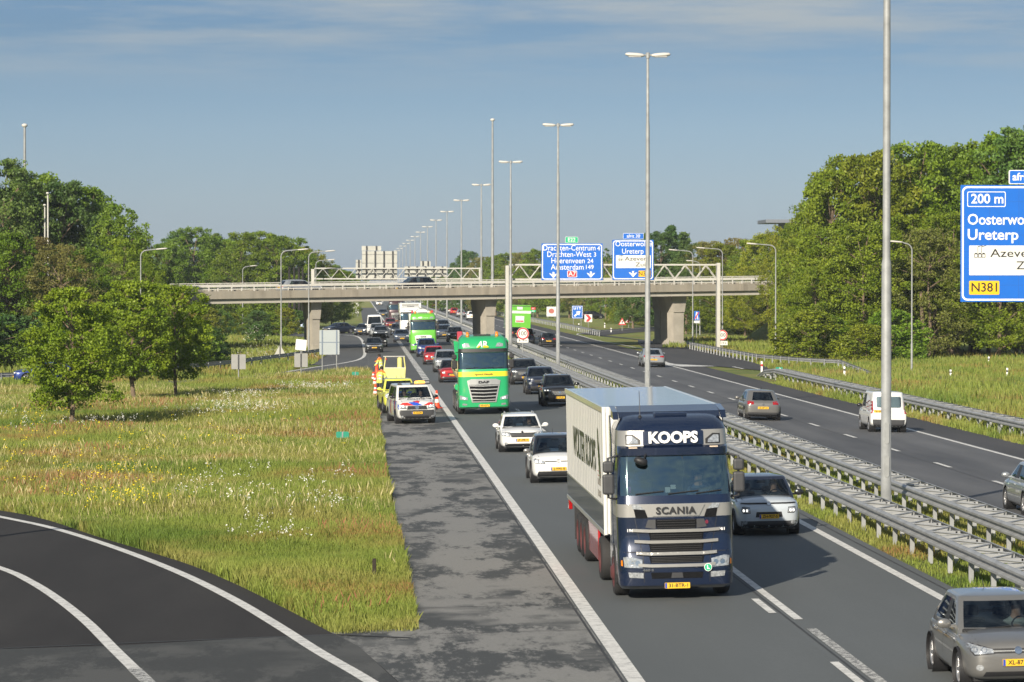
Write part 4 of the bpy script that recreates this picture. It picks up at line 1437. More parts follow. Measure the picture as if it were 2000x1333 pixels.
def tree_proto(key, h, hb, rx, nc, per, size, shape, leafm, seed, trunk_r=0.22, name='broadleaf_tree', lean=0.0):
    pts, rad = crown_points(h, hb, rx, nc, shape, seed)
    me = leaf_mesh('crown', pts, rad, per, size)
    me.materials.append(leafm)
    rr = random.Random(seed)
    t = MB()
    top = hb + (h - hb) * 0.72
    path = [(0, 0, -0.4), (0.02, 0, 0.2)] + [(lean * z + 0.12 * math.sin(z * 0.6 + seed), 0.1 * math.sin(z * 0.5 + 2 * seed), z) for z in np.linspace(0.25 * top, top, 6)]
    t.tube(path, [trunk_r * k for k in (1.35, 1.05, 0.92, 0.8, 0.66, 0.5, 0.34, 0.12)], 8)
    for i in range(0, nc, max(1, nc // 26)):
        p = Vector(pts[i])
        z0 = max(hb * 0.75, min(top * 0.95, p.z - 0.55 * math.hypot(p.x, p.y)))
        s = Vector((lean * z0, 0, z0)); m_ = s.lerp(p, 0.5) + Vector((0, 0, 0.25))
        t.tube([s, m_, p], [trunk_r * 0.38, trunk_r * 0.22, 0.02], 5)
    ob = bpy.data.objects.new
    tr_o = t.build('trunk', BARK); tr_me = tr_o.data
    bpy.data.objects.remove(tr_o)
    TREES[key] = (me, tr_me, h, name)


def put_tree(key, label, x, y, z, h, wide=1.0, rz=0.0, tint=(1, 1, 1), group=None, cat='tree'):
    me, tm, h0, name = TREES[key]
    root = thing(name, label, cat, (x, y, z), rz, group)
    s = h / h0
    root.scale = (s * wide, s * wide, s)
    c = mobj('crown', me, None, root); c.color = (*tint, 1)
    mobj('trunk', tm, None, root)
    return root


# the forms that are repeated
tree_proto('a', 16, 2.2, 4.6, 330, 72, 0.22, 'round', LEAF, 3)
tree_proto('b', 16, 1.6, 4.9, 340, 72, 0.22, 'round', LEAF, 8)
tree_proto('c', 16, 1.2, 4.2, 320, 70, 0.21, 'column', LEAF, 14)
tree_proto('d', 16, 1.5, 4.6, 330, 70, 0.21, 'round', LEAFD, 21, name='dark_tree')
tree_proto('o', 16, 1.2, 4.6, 300, 62, 0.20, 'round', LEAFO, 27, name='budding_tree')
tree_proto('k', 15, 0.8, 3.0, 260, 52, 0.22, 'cone', LEAFD, 31, name='conifer')
tree_proto('p', 18, 1.2, 1.5, 90, 56, 0.30, 'column', LEAFD, 36, name='poplar')
tree_proto('s', 5, 0.1, 2.9, 180, 60, 0.18, 'bush', LEAF, 41, trunk_r=0.07, name='shrub')
tree_proto('sd', 5, 0.1, 2.9, 180, 60, 0.18, 'bush', LEAFD, 43, trunk_r=0.07, name='shrub')
tree_proto('y1', 6.6, 1.05, 2.35, 270, 100, 0.115, 'round', LEAF, 52, trunk_r=0.12, name='young_tree')
tree_proto('y2', 6.6, 1.5, 2.2, 250, 95, 0.115, 'round', LEAF, 57, trunk_r=0.12, name='young_tree')
tree_proto('y3', 6.6, 1.3, 2.1, 235, 95, 0.115, 'column', LEAF, 63, trunk_r=0.11, name='young_tree')
rt = random.Random(5)


def tree_px(key, label, px, Y, top, wide=1.0, tint=None, group=None, cat='tree', base=None):
    g0 = at(px, 600, Y)
    z = gz(g0.x) - 0.1
    h = at(px, top + 9, Y).z - z
    k = 0.82 + 0.36 * rt.random()
    t = tint or (k * (0.82 + 0.42 * rt.random()), k, k * 0.95)
    return put_tree(key, label, g0.x, Y, z, h, wide, rt.random() * 6.28, t, group, cat)


WL, WR = 'trees of the wood beside the side road', 'trees of the bright wood'
ML, MR, MC = 'trees of the wood beyond the overpass, road side road', 'trees beyond the overpass behind the gantry', 'far trees beyond the exit'
ML = 'trees of the wood behind the side road lamps'
dark = (0.80, 0.95, 1.0)
# three young trees in the meadow
for key, lab, px, base, top, wd in (('y1', 'young tree with a wide loose crown, nearest in the flower meadow', 140, 832, 566, 1.02), ('y2', 'young tree with a pale straight trunk between its two neighbours in the meadow', 262, 784, 552, 1.05), ('y3', 'young tree with a dark trunk, closest to the overpass', 343, 778, 560, 0.98)):
    g0 = gp(px, base); h = at(px, top, g0.y).z - g0.z
    put_tree(key, lab, g0.x, g0.y, g0.z, h, wd, px * 0.37, (1.12, 1.15, 0.95), 'young trees in the meadow')

tall_l = 'tall tree in the dark wood on the picture edge side of the overpass'
for key, px, Y, top, wd, tint, lab in (
        ('d', -70, 330, 300, 1.0, None, tall_l), ('d', 5, 322, 308, 1.0, None, 'tallest dark tree of the wood, at the picture edge'), ('k', 38, 335, 330, 1.2, None, 'pointed dark tree beside the tall light mast'),
        ('a', 78, 330, 338, 1.0, dark, 'rounded tree between the light mast and the lamp post pair'), ('d', 122, 326, 348, 1.0, None, 'dark tree behind the pair of lamp posts'), ('a', 165, 335, 362, 0.95, dark, 'tree on the falling skyline of the dark wood, higher of two'),
        ('b', 205, 330, 392, 0.95, dark, 'tree on the falling skyline of the dark wood, lower of two'), ('c', 232, 322, 405, 0.9, (0.85, 0.95, 0.9), 'slim tree above the bright green bush by the lamp'), ('o', 268, 330, 455, 0.7, None, 'brownish small tree at the end of the dark wood'),
        ('a', 15, 285, 450, 1.1, (0.7, 0.85, 0.8), 'mid-height tree in the wood behind the blue car'), ('o', 62, 290, 455, 1.15, (0.62, 0.55, 0.6), 'brown budding tree in the wood, broader of two'), ('o', 118, 282, 470, 1.1, (0.75, 0.78, 0.75), 'olive budding tree in the wood behind the young trees'),
        ('b', 168, 290, 478, 1.1, (0.75, 0.9, 0.85), 'green tree in the wood straight above the pale trunk'), ('o', 205, 300, 505, 1.05, (0.65, 0.75, 0.85), 'grey-green budding tree in the wood'), ('b', 240, 306, 462, 0.95, (1.15, 1.15, 0.9), 'bright green tree overlapping the curved-arm lamp'),
        ('a', 290, 300, 505, 0.8, (0.95, 1.0, 0.9), 'green tree at the overpass end next to the lamp'), ('o', 345, 275, 566, 0.95, (0.95, 0.85, 0.6), 'yellow-brown budding tree hiding the overpass end'), ('d', 318, 330, 520, 1.0, None, 'dark tree behind the overpass end'),
        ('d', -130, 320, 330, 1.0, None, tall_l), ('b', -120, 280, 450, 1.2, dark, tall_l)):
    tree_px(key, lab, px, Y, top, wd, tint, WL)
for i, px in enumerate((-60, -10, 35, 75, 120, 165, 210, 255, 300, 335, 372, 395)):
    tree_px('sd' if i % 3 else 's', 'low dense shrub at the foot of the dark wood', px, 268 + 8 * (i % 3), 592 + 14 * (i % 4), 1.5, (0.75, 0.85, 0.85), 'shrubs at the foot of the dark wood', 'shrub')

for key, px, Y, top, tint in (('a', 325, 500, 468, dark), ('d', 352, 510, 448, None), ('b', 378, 505, 438, dark), ('d', 412, 515, 450, None), ('a', 442, 508, 462, None), ('b', 470, 500, 448, None), ('b', 505, 512, 446, None),
                              ('a', 540, 500, 452, None), ('b', 572, 508, 458, None), ('a', 596, 515, 476, None), ('c', 622, 520, 498, None), ('b', 648, 530, 510, None), ('a', 672, 545, 521, None)):
    tree_px(key, 'rounded leafy tree of the wood rising behind the overpass deck', px, Y, top, 1.12, tint, ML)
for i, px in enumerate((405, 430, 452, 478, 503, 528, 556, 580)):
    tree_px(('s', 'sd', 's')[i % 3], 'shrub under the overpass deck beside the side road', px, 432 + 9 * (i % 4), 594 + 5 * (i % 3), 1.25, (0.95, 1.0, 0.8) if i % 2 else None, 'shrubs under the overpass', 'shrub')
for i, px in enumerate((565, 573, 581, 587, 598)):
    g0 = at(px, 640, 470)
    root = thing('bare_trunk', 'dark bare tree trunk seen under the overpass', 'tree', (g0.x, 470 + 6 * i, gz(g0.x)), 0, 'dark trunks under the overpass')
    MB().tube([(0, 0, -0.3), (0.05, 0, 4.5), (0, 0.1, 9.0)], [0.26, 0.2, 0.14], 8).build('trunk', mat('bark_dark', (0.02, 0.018, 0.016), rough=0.95), root)

# bright wood
for key, px, Y, top, wd, tint, lab in (
        ('b', 1580, 326, 392, 0.7, None, 'tree stepping down at the open end of the bright wood'), ('a', 1550, 335, 432, 0.65, None, 'smallest tree at the open end of the bright wood'), ('c', 1528, 352, 436, 0.7, None, 'thin tree before the flat roof edge'), ('a', 1622, 318, 330, 0.85, (1.0, 1.0, 0.9), 'first tall tree at the end of the bright wood'),
        ('b', 1662, 326, 300, 1.0, (1.1, 1.0, 0.8), 'yellow-green tall tree in the bright wood'), ('a', 1705, 318, 294, 1.0, None, 'tall tree just beside the large lamp pole'), ('c', 1757, 330, 303, 1.1, None, 'slim tall tree behind the large lamp pole'), ('b', 1788, 322, 276, 1.0, (0.95, 1.05, 0.9), 'rounded tall tree beyond the large lamp pole'),
        ('a', 1832, 332, 280, 1.0, (0.9, 1.0, 0.9), 'tall tree between pole and blue sign'), ('o', 1868, 338, 290, 1.0, (0.8, 0.85, 0.7), 'brownish thin-topped tree beside the blue sign'), ('b', 1912, 330, 274, 1.0, (0.9, 0.95, 0.8), 'tall tree over the 200 m sign'),
        ('a', 1960, 322, 262, 1.0, (0.85, 1.0, 0.9), 'tall tree above the exit plate'), ('d', 2005, 318, 246, 1.0, (1.3, 1.3, 1.0), 'tallest tree of the bright wood at the picture edge')):
    tree_px(key, lab, px, Y, top, wd, tint, WR)
for i, (px, top) in enumerate(((1592, 515), (1612, 440), (1645, 460), (1685, 430), (1722, 440), (1770, 415), (1815, 440), (1860, 410), (1905, 440), (1952, 425), (1998, 430), (2045, 400))):
    tree_px(('a', 'b', 'o', 'b')[i % 4], 'lower leaning-out tree along the sunny front of the bright wood', px, 303 + 5 * (i % 3), top, 1.15, (0.75, 0.9, 0.7) if i % 4 == 2 else (1.08, 1.05, 0.9), WR)
for i, px in enumerate((1580, 1610, 1645, 1690, 1745)):
    tree_px('s', 'low leafy shrub at the foot of the bright wood', px, 287 + 6 * (i % 3), 600 + 9 * (i % 4), 1.35, None, 'shrubs at the foot of the bright wood', 'shrub')
for i, px in enumerate((1800, 1826, 1850, 1868, 1895, 1930, 1958, 1985)):
    g0 = at(px, 690, 302 + 3 * i)
    root = thing('bare_trunk', 'brown bare trunk at the shaded foot of the bright wood', 'tree', (g0.x, 302 + 3 * i, gz(g0.x)), 0, 'trunks of the bright wood')
    MB().tube([(0, 0, -0.3), (0.1, 0, 2.5), (-0.05, 0.1, 6)], [0.24, 0.19, 0.14], 8).build('trunk', BARK, root)

for key, px, Y, top, wd in (('a', 1212, 520, 492, 0.9), ('d', 1236, 500, 468, 1.0), ('k', 1262, 505, 448, 1.3), ('d', 1290, 490, 446, 1.0), ('k', 1312, 495, 433, 1.1), ('k', 1337, 485, 446, 1.2), ('d', 1362, 480, 468, 1.0), ('o', 1386, 470, 464, 1.1), ('a', 1412, 468, 470, 1.1),
                            ('o', 1440, 472, 458, 1.0), ('b', 1466, 462, 462, 1.1), ('a', 1494, 452, 452, 1.1), ('b', 1520, 440, 448, 1.0), ('b', 1400, 440, 510, 1.2), ('a', 1455, 432, 515, 1.2), ('b', 1500, 425, 505, 1.2), ('d', 1340, 450, 520, 1.2)):
    tree_px(key, {'k': 'pointed dark conifer behind the gantry truss', 'o': 'olive budding tree behind the gantry truss'}.get(key, 'leafy tree behind the gantry truss beyond the overpass'), px, Y, top, wd, None, MR)
for i, (px, Y, top) in enumerate(((1205, 560, 596), (1228, 545, 588), (1255, 540, 592), (1278, 530, 596), (1365, 470, 592), (1392, 462, 596), (1420, 458, 590), (1450, 450, 588), (1480, 442, 590), (1512, 430, 586))):
    tree_px(('s', 'sd')[i % 2], 'round green shrub seen under the deck beside the away lanes', px, Y, top, 1.2, None, 'shrubs beside the away lanes', 'shrub')
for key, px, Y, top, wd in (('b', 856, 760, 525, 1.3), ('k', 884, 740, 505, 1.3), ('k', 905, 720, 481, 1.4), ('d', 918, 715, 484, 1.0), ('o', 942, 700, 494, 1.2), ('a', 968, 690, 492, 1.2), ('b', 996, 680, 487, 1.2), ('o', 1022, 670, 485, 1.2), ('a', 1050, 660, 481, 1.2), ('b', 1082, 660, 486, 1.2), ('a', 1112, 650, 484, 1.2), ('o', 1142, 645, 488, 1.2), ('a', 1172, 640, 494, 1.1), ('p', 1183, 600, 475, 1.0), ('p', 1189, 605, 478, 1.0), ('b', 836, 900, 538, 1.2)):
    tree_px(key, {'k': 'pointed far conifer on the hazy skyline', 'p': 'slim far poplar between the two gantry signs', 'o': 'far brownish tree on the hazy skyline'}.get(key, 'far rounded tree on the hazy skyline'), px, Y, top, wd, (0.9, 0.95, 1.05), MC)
# far wood closing the horizon, one mass
pts = []; rad = []
for i in range(420):
    u = rt.random()
    px = -1500 + 6500 * u
    Y = 1300 + 900 * rt.random()
    h = 8 + 5 * rt.random()
    p = at(px, 551, Y)
    if 3 < p.x < 32: continue
    for k in range(3): pts.append((p.x + rt.uniform(-3, 3), p.y, h * (0.25 + 0.3 * k))); rad.append(5.0)
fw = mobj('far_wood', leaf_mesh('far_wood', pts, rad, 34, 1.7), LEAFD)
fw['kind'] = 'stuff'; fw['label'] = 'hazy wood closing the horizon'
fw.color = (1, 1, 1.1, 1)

# bush in white blossom under the overpass
BLOSS = mat('white_blossom', (0.62, 0.62, 0.52), rough=0.7)
for lab, px, base, top in (('bush covered with white blossom under the overpass beside the side road', 500, 672, 633), ('bush with white blossom at the end of the bright wood', 1545, 668, 625)):
    g0 = gp(px, base); h = at(px, top, g0.y).z - g0.z
    r_ = put_tree('sd', lab, g0.x, g0.y, g0.z, h, 0.9, 1.0, (0.9, 1, 0.9), 'bushes in white blossom', 'shrub')
    pp, _ = crown_points(5, 0.4, 3.1, 110, 'bush', 77)
    bl_ = mobj('blossom', leaf_mesh('blossom', pp, [0.22] * len(pp), 5, 0.17), BLOSS, r_)
# ---------------------------------------------------------------- cars
def lerp(a, b, t): return a + (b - a) * t


def interp(xs_, ys_, x): return float(np.interp(x, xs_, ys_))


def grid_mesh(rows, close=True):
    vs = [p for r in rows for p in r]
    n = len(rows[0]); fs = []
    for i in range(len(rows) - 1):
        for k in range(n if close else n - 1):
            k2 = (k + 1) % n
            fs.append((i * n + k, i * n + k2, (i + 1) * n + k2, (i + 1) * n + k))
    return vs, fs


def subsurf(vs, fs, mi, lv, cut=None):
    me = bpy.data.meshes.new('tmp')
    me.from_pydata([tuple(v) for v in vs], [], fs)
    me.polygons.foreach_set('material_index', mi)
    for _ in range(max(mi) + 1): me.materials.append(None)
    bm = bmesh.new(); bm.from_mesh(me); bmesh.ops.recalc_face_normals(bm, faces=list(bm.faces)); bm.to_mesh(me); bm.free()
    o = bpy.data.objects.new('tmp', me); C.objects.link(o)
    s = o.modifiers.new('s', 'SUBSURF'); s.levels = lv; s.render_levels = lv
    cos = []
    for c in cut or []:
        b = o.modifiers.new('b', 'BOOLEAN'); b.operation = 'DIFFERENCE'; b.object = c; b.solver = 'EXACT'; cos.append(c)
    out = eval_mesh(o)
    bpy.data.objects.remove(o)
    for c in cos: bpy.data.objects.remove(c)
    return out


def wheel(parent, x, y, r, w, rim=RIM, spokes=5, name='wheel', dish=0.0):
    s = 1 if x > 0 else -1
    M = Matrix.Translation((x, y, r)) @ Matrix.Rotation(R(90) * s, 4, 'Y')
    t = MB()
    t.lathe([(r * 0.66, -w / 2), (r * 0.9, -w / 2), (r * 0.985, -w * 0.38), (r, -w * 0.2), (r, w * 0.2), (r * 0.985, w * 0.38), (r * 0.9, w / 2), (r * 0.66, w / 2 - 0.01)], 26, M=M)
    t.lathe([(r * 0.66, -w / 2), (r * 0.6, 0), (0.0, 0)], 26, M=M)
    wh = t.build(name, RUBBER, parent)
    q = MB()
    q.lathe([(r * 0.68, w / 2 - 0.005), (r * 0.63, w / 2 + 0.004), (r * 0.60, w / 2 - 0.03)], 26, M=M)
    if spokes:
        for k in range(spokes):
            a = 2 * math.pi * k / spokes
            S = M @ Matrix.Rotation(a, 4, 'Z')
            q.box(-r * 0.085, r * 0.085, 0.03, r * 0.63, w / 2 - 0.05, w / 2 - 0.012, M=S)
            q.box(-r * 0.03, r * 0.03, 0.03, r * 0.63, w / 2 - 0.045, w / 2 - 0.005, M=S)
        q.lathe([(r * 0.17, w / 2 - 0.005), (r * 0.12, w / 2 + 0.0), (0, w / 2)], 14, M=M)
    else:
        q.lathe([(r * 0.60, w / 2 - 0.03), (r * 0.5, w / 2 - 0.06), (r * 0.35, w / 2 - 0.02 + dish), (r * 0.22, w / 2 + 0.03 + dish), (0, w / 2 + 0.03 + dish)], 20, M=M)
    q.build('rim', rim, wh)
    return wh


def mirror_poly(p): return [(-u, v) for u, v in p][::-1]


def put_decal(name, bvh, polys, axis, m, parent, off=0.006, thick=0.0, maxe=0.07):
    mb = MB()
    for p in polys:
        vs, fs = decal(bvh, p, axis, off, maxe, thick)
        mb.add(vs, fs)
    return mb.build(name, m, parent)


def bust(parent_loc, label, face_y=-1, shirt=SHIRT, hair=HAIR, seat_z=0.5, arms=True, rz=0.0, group='drivers'):
    """a seated driver, hips at parent_loc"""
    root = thing('person', label, 'person', parent_loc, rz, group)
    V = [(0, 0, 0.0, .15), (0, 0.03, 0.22, .16), (0, 0.05, 0.42, .17), (0, 0.04, 0.54, .075), (0, 0.0, 0.64, .085), (0, -0.01, 0.74, .098), (0, 0.0, 0.81, .07)]
    E = [(i, i + 1) for i in range(6)]
    for s in (-1, 1):
        b = len(V)
        V += [(s * 0.18, 0.05, 0.43, .075), (s * 0.25, -0.10, 0.20, .052), (s * 0.20, -0.36, 0.24, .040), (s * 0.17, -0.42, 0.26, .045)]
        E += [(2, b), (b, b + 1), (b + 1, b + 2), (b + 2, b + 3)]
        b = len(V)
        V += [(s * 0.11, -0.12, 0.0, .095), (s * 0.12, -0.48, 0.06, .07)]
        E += [(0, b), (b, b + 1)]
    me = bpy.data.meshes.new('body')
    me.from_pydata([v[:3] for v in V], E, [])
    o = bpy.data.objects.new('body', me); C.objects.link(o)
    sk = o.modifiers.new('sk', 'SKIN'); o.modifiers.new('ss', 'SUBSURF').levels = 1
    for i, v in enumerate(V):
        me.skin_vertices[0].data[i].radius = (v[3], v[3] * 0.85)
    me.skin_vertices[0].data[0].use_root = True
    out = eval_mesh(o); bpy.data.objects.remove(o)
    out.polygons.foreach_set('use_smooth', [True] * len(out.polygons))
    out.materials.clear(); out.materials.append(shirt); out.materials.append(SKIN)
    for p in out.polygons:
        c = p.center
        if c.z > 0.52 or (c.y < -0.30 and c.z > 0.15): p.material_index = 1
    mobj('body', out, None, root)
    h = MB(); h.lathe([(0.0, 0.115), (0.07, 0.10), (0.105, 0.05), (0.11, 0.0), (0.10, -0.06)], 14, M=Matrix.Translation((0, 0.025, 0.765)) @ Matrix.Rotation(R(-18), 4, 'X')); h.build('hair', hair, root)
    return root


def car_proto(name, sp):
    """one of each kind, built from its side and front measures; front at y = 0, heading -y"""
    L, W, H = sp['L'], sp['W'], sp['H']
    belt, zh0, zb = sp['belt'], sp['hood'], sp.get('zb', 0.20)
    yA0, yA1, yC1, yC0 = sp['roofline']
    yf_, yr_ = sp['axles']; r = sp.get('r', 0.32)
    hw = W / 2
    pm = sp.get('paint', 'car_paint')
    PAINT = MATS[pm] if pm in MATS else paint(pm, (0.4, 0.4, 0.4))
    ROOF = MATS[sp['roofpaint']] if sp.get('roofpaint') else PAINT
    root = thing(name, 'x', 'car')
    # --- lower body
    if sp.get('boxy'):
        ys_ = [0, 0.05, 0.16, 0.42, max(0.55, yA0 * 0.75), yA0 + 0.1, lerp(yA0, yC0, 0.5), yC0 - 0.25, L - 0.2, L - 0.04, L]
        wf = [0.74, 0.88, 0.95, 0.985, 1, 1, 1, 1, 0.99, 0.965, 0.90]
    else:
        ys_ = [0, 0.05, 0.17, 0.42, max(0.6, yA0 * 0.72), yA0 + 0.15, lerp(yA0, yC0, 0.5), yC0 - 0.55, L - 0.28, L - 0.07, L]
        wf = [0.62, 0.79, 0.90, 0.965, 0.99, 1, 1, 1, 0.965, 0.90, 0.78]
    tb = sp.get('tail', belt)
    zt = [zh0 - 0.17, zh0 - 0.05, zh0, zh0 + 0.05, lerp(zh0 + 0.06, belt, 0.6), belt, belt + 0.01, belt + 0.02, tb + 0.01, tb - 0.03, tb - 0.16]
    zbm = [zb + 0.15, zb + 0.05, zb, zb - 0.01, zb - 0.01, zb - 0.02, zb - 0.02, zb - 0.01, zb, zb + 0.05, zb + 0.16]
    cr_ = [0.02, 0.05, 0.06, 0.07, 0.07, 0.05, 0.02, 0.02, 0.03, 0.03, 0.02]
    rows = []
    for y, f, t, b, c in zip(ys_, wf, zt, zbm, cr_):
        h = hw * f; d = t - b
        half = [(0, b), (0.7 * h, b), (0.93 * h, b + 0.05 * d), (h, b + 0.24 * d), (h, b + 0.58 * d), (0.975 * h, b + 0.84 * d), (0.90 * h, t - 0.005), (0.55 * h, t + 0.75 * c), (0, t + c)]
        ring = [(x, y, z) for x, z in half] + [(-x, y, z) for x, z in half[-2:0:-1]]
        rows.append(ring)
    vs, fs = grid_mesh(rows)
    n = len(rows[0])
    fs.append(list(range(n))[::-1]); fs.append(list(range((len(rows) - 1) * n, len(rows) * n)))
    cuts = []
    for y in (yf_, yr_):
        for s in (-1, 1):
            m = MB(); M = Matrix.Translation((s * (hw + 0.05), y, r * 1.02)) @ Matrix.Rotation(R(90), 4, 'Y')
            m.lathe([(0, -0.36), (r + 0.065, -0.36), (r + 0.065, 0.3), (0, 0.3)], 28, M=M)
            bmx = bmesh.new(); o = m.build('cut', PAINT); bmx.from_mesh(o.data); bmesh.ops.remove_doubles(bmx, verts=list(bmx.verts), dist=1e-4); bmesh.ops.recalc_face_normals(bmx, faces=list(bmx.faces)); bmx.to_mesh(o.data); bmx.free()
            cuts.append(o)
    me = subsurf(vs, fs, [0] * len(fs), 2, cuts)
    me.materials.clear(); me.materials.append(PAINT)
    me.polygons.foreach_set('use_smooth', [True] * len(me.polygons)); me.set_sharp_from_angle(angle=R(42))
    body = mobj('body', me, None, root)
    bvh = BVHTree.FromPolygons([v.co.copy() for v in me.vertices], [list(p.vertices) for p in me.polygons])
    # --- cabin
    wb, wr = hw * sp.get('wb', 0.925), hw * sp.get('wr', 0.74)
    zr = H
    bow = sp.get('bow', 0.10)
    yB = sp.get('yB', lerp(yA0, yC0, 0.47)); yD = sp.get('yD')
    rows = []
    levels = [-0.14, 0.04, 0.45, 0.885, 0.955]
    for t in levels:
        z = lerp(belt, zr, t)
        yf = lerp(yA0, yA1, max(t, -0.05)) ; yr = lerp(yC0, yC1, max(t, -0.05)); w = lerp(wb, wr, t ** 1.15 if t > 0 else t * 0.3)
        yd = yr - 0.36 if yD is None else min(yD, yr - 0.2)
        half = [(0, yf - bow), (0.55 * w, yf - 0.72 * bow), (w - 0.055, yf - 0.02 * bow), (w - 0.015, yf + 0.045), (w, yf + 0.13), (w, yB - 0.045), (w, yB + 0.045), (w - 0.01, yd), (w - 0.05, yr - 0.14), (w - 0.2, yr - 0.01), (0, yr + 0.04)]
        rows.append([(x, y, z) for x, y in half] + [(-x, y, z) for x, y in half[-2:0:-1]])
    cy = (yA1 + yC1) / 2
    for k, (s, dz_) in enumerate(((0.93, 0.0), (0.55, 0.03))):
        rows.append([(x * s, cy + (y - cy) * (s + (0.03 if k == 0 else 0)), zr - (0.012 if k == 0 else 0) + dz_ * 0.8) for x, y, z in rows[4]])
    vs, fs = grid_mesh(rows)
    n = len(rows[0]); mi = []
    half_n = 11
    for i in range(len(rows) - 1):
        for k in range(n):
            kk = k if k < half_n - 1 else n - 1 - k
            g_ = i in (1, 2)
            m_ = 0
            if g_:
                if kk in (0, 1): m_ = 1
                elif kk in (4, 6) and not (sp.get('blind') and kk == 6): m_ = 2
                elif kk == 9 and not sp.get('noback'): m_ = 3
                elif kk == 5: m_ = 4
            if i == 0 and kk in (4, 5, 6) : m_ = 0
            mi.append(m_)
    fs.append(list(range((len(rows) - 1) * n, len(rows) * n))); mi.append(0)
    me = subsurf(vs, fs, mi, 2)
    cabv = BVHTree.FromPolygons([v.co.copy() for v in me.vertices], [list(p.vertices) for p in me.polygons])
    ch = split_by_material(me)
    smooth_obj('roof', *ch[0], ROOF, root, 60)
    gm = sp.get('glass', CARGLASS)
    smooth_obj('windscreen', *ch[1], gm, root)
    for i_, (v_, f_) in enumerate(islands(*ch[2])): smooth_obj('side_window', v_, f_, gm, root)
    if 3 in ch: smooth_obj('rear_window', *ch[3], gm, root)
    if 4 in ch: smooth_obj('door_pillar', *ch[4], BLACKP, root)
    bpy.data.meshes.remove(me)
    # --- inside
    m = MB()
    m.box(-hw * 0.85, hw * 0.85, yA0 - 0.1, L - 0.3, 0.3, 0.36)
    m.box(-hw * 0.84, hw * 0.84, yA0 - 0.05, yA0 + 0.45, belt - 0.25, belt + 0.03, 0.04)
    for s in (-1, 1):
        ys0 = yA1 + 0.25
        m.box(s * hw * 0.42 - 0.24, s * hw * 0.42 + 0.24, ys0, ys0 + 0.16, 0.5, belt + 0.10, 0.06)
        m.box(s * hw * 0.42 - 0.12, s * hw * 0.42 + 0.12, ys0 + 0.02, ys0 + 0.13, belt + 0.13, belt + 0.31, 0.04)
        if L < 5.5: m.box(s * hw * 0.38 - 0.14, s * hw * 0.38 + 0.14, yC0 - 0.75, yC0 - 0.62, belt - 0.05, belt + 0.16, 0.04)
    if L < 5.5: m.box(-hw * 0.8, hw * 0.8, yC0 - 0.8, yC0 - 0.62, 0.5, belt, 0.04)
    m.lathe([(0.16, -0.015), (0.185, -0.015), (0.185, 0.015), (0.16, 0.015), (0.16, -0.015)], 16, M=Matrix.Translation((hw * 0.42, yA0 + 0.52, belt + 0.0)) @ Matrix.Rotation(R(70), 4, 'X'))
    m.build('interior', CABIN, root)
    m = MB(); m.box(-0.12, 0.12, yA1 - 0.02, yA1 + 0.0, zr - 0.20, zr - 0.13, 0.008); m.build('rear_view_mirror', DARKP, root)
    # --- underbody, wheels
    m = MB(); m.box(-hw * 0.80, hw * 0.80, 0.25, L - 0.25, zb - 0.03, zb + 0.06)
    for y in (yf_, yr_):
        for s in (-1, 1):
            M = Matrix.Translation((s * (hw - 0.14), y, r * 1.02)) @ Matrix.Rotation(R(90), 4, 'Y')
            m.lathe([(r + 0.055, -0.16), (r + 0.055, 0.12)], 28, M=M)
            M = Matrix.Translation((s * (hw - 0.30), y, r * 1.02)) @ Matrix.Rotation(R(90), 4, 'Y')
            m.lathe([(r + 0.06, 0), (0, 0)], 28, M=M)
    m.build('underbody', BLACKP, root)
    for y in (yf_, yr_):
        for s in (-1, 1): wheel(root, s * (hw - 0.125), y, r, 0.21, sp.get('rim', RIM), sp.get('spokes', 5))
    # --- face
    F_ = '-y'
    g0 = sp.get('grille')
    if g0:
        gw, ga, gb = g0[:3]; top_w = g0[3] if len(g0) > 3 else gw
        put_decal('grille', bvh, [[(-gw, ga), (gw, ga), (top_w, gb), (-top_w, gb)]], F_, BLACKP, root, 0.006)
        if sp.get('grille_trim', True):
            mb = MB()
            for q in np.linspace(ga, gb, sp.get('bars', 3) + 2)[1:-1]:
                wq = lerp(gw, top_w, (q - ga) / (gb - ga)) * 0.98
                v_, f_ = decal(bvh, [(-wq, q - 0.008), (wq, q - 0.008), (wq, q + 0.008), (-wq, q + 0.008)], F_, 0.006, 0.1, 0.012); mb.add(v_, f_)
            mb.build('grille_trim', sp.get('trimm', SILVERP), root)
    if sp.get('intake'):
        iw, ia, ib = sp['intake'][:3]; it = sp['intake'][3] if len(sp['intake']) > 3 else iw * 0.92
        put_decal('lower_grille', bvh, [[(-iw, ia), (iw, ia), (it, ib), (-it, ib)]], F_, BLACKP, root, 0.007)
    if sp.get('chin'):
        ca, cb = sp['chin']
        put_decal('bumper_skirt', bvh, [[(-hw * 0.86, ca), (hw * 0.86, ca), (hw * 0.90, cb), (-hw * 0.90, cb)]], F_, DARKP, root, 0.004)
    hl = sp['lights']
    for s in (1, -1):
        poly = [(u, v) for u, v in hl]
        poly = poly if s > 0 else mirror_poly(poly)
        c0 = sum(u for u, v in poly) / len(poly); c1 = sum(v for u, v in poly) / len(poly)
        put_decal('lamp_surround', bvh, [[(c0 + (u - c0) * 1.10, c1 + (v - c1) * 1.30) for u, v in poly]], F_, BLACKP, root, 0.004)
        h = put_decal('headlight', bvh, [poly], F_, sp.get('lampm', HEADL), root, 0.008, 0.004)
        cx = sum(u for u, v in poly) / len(poly); cz = sum(v for u, v in poly) / len(poly)
        ww = (max(u for u, v in poly) - min(u for u, v in poly)) * 0.13
        hh = (max(v for u, v in poly) - min(v for u, v in poly)) * 0.27
        mb = MB()
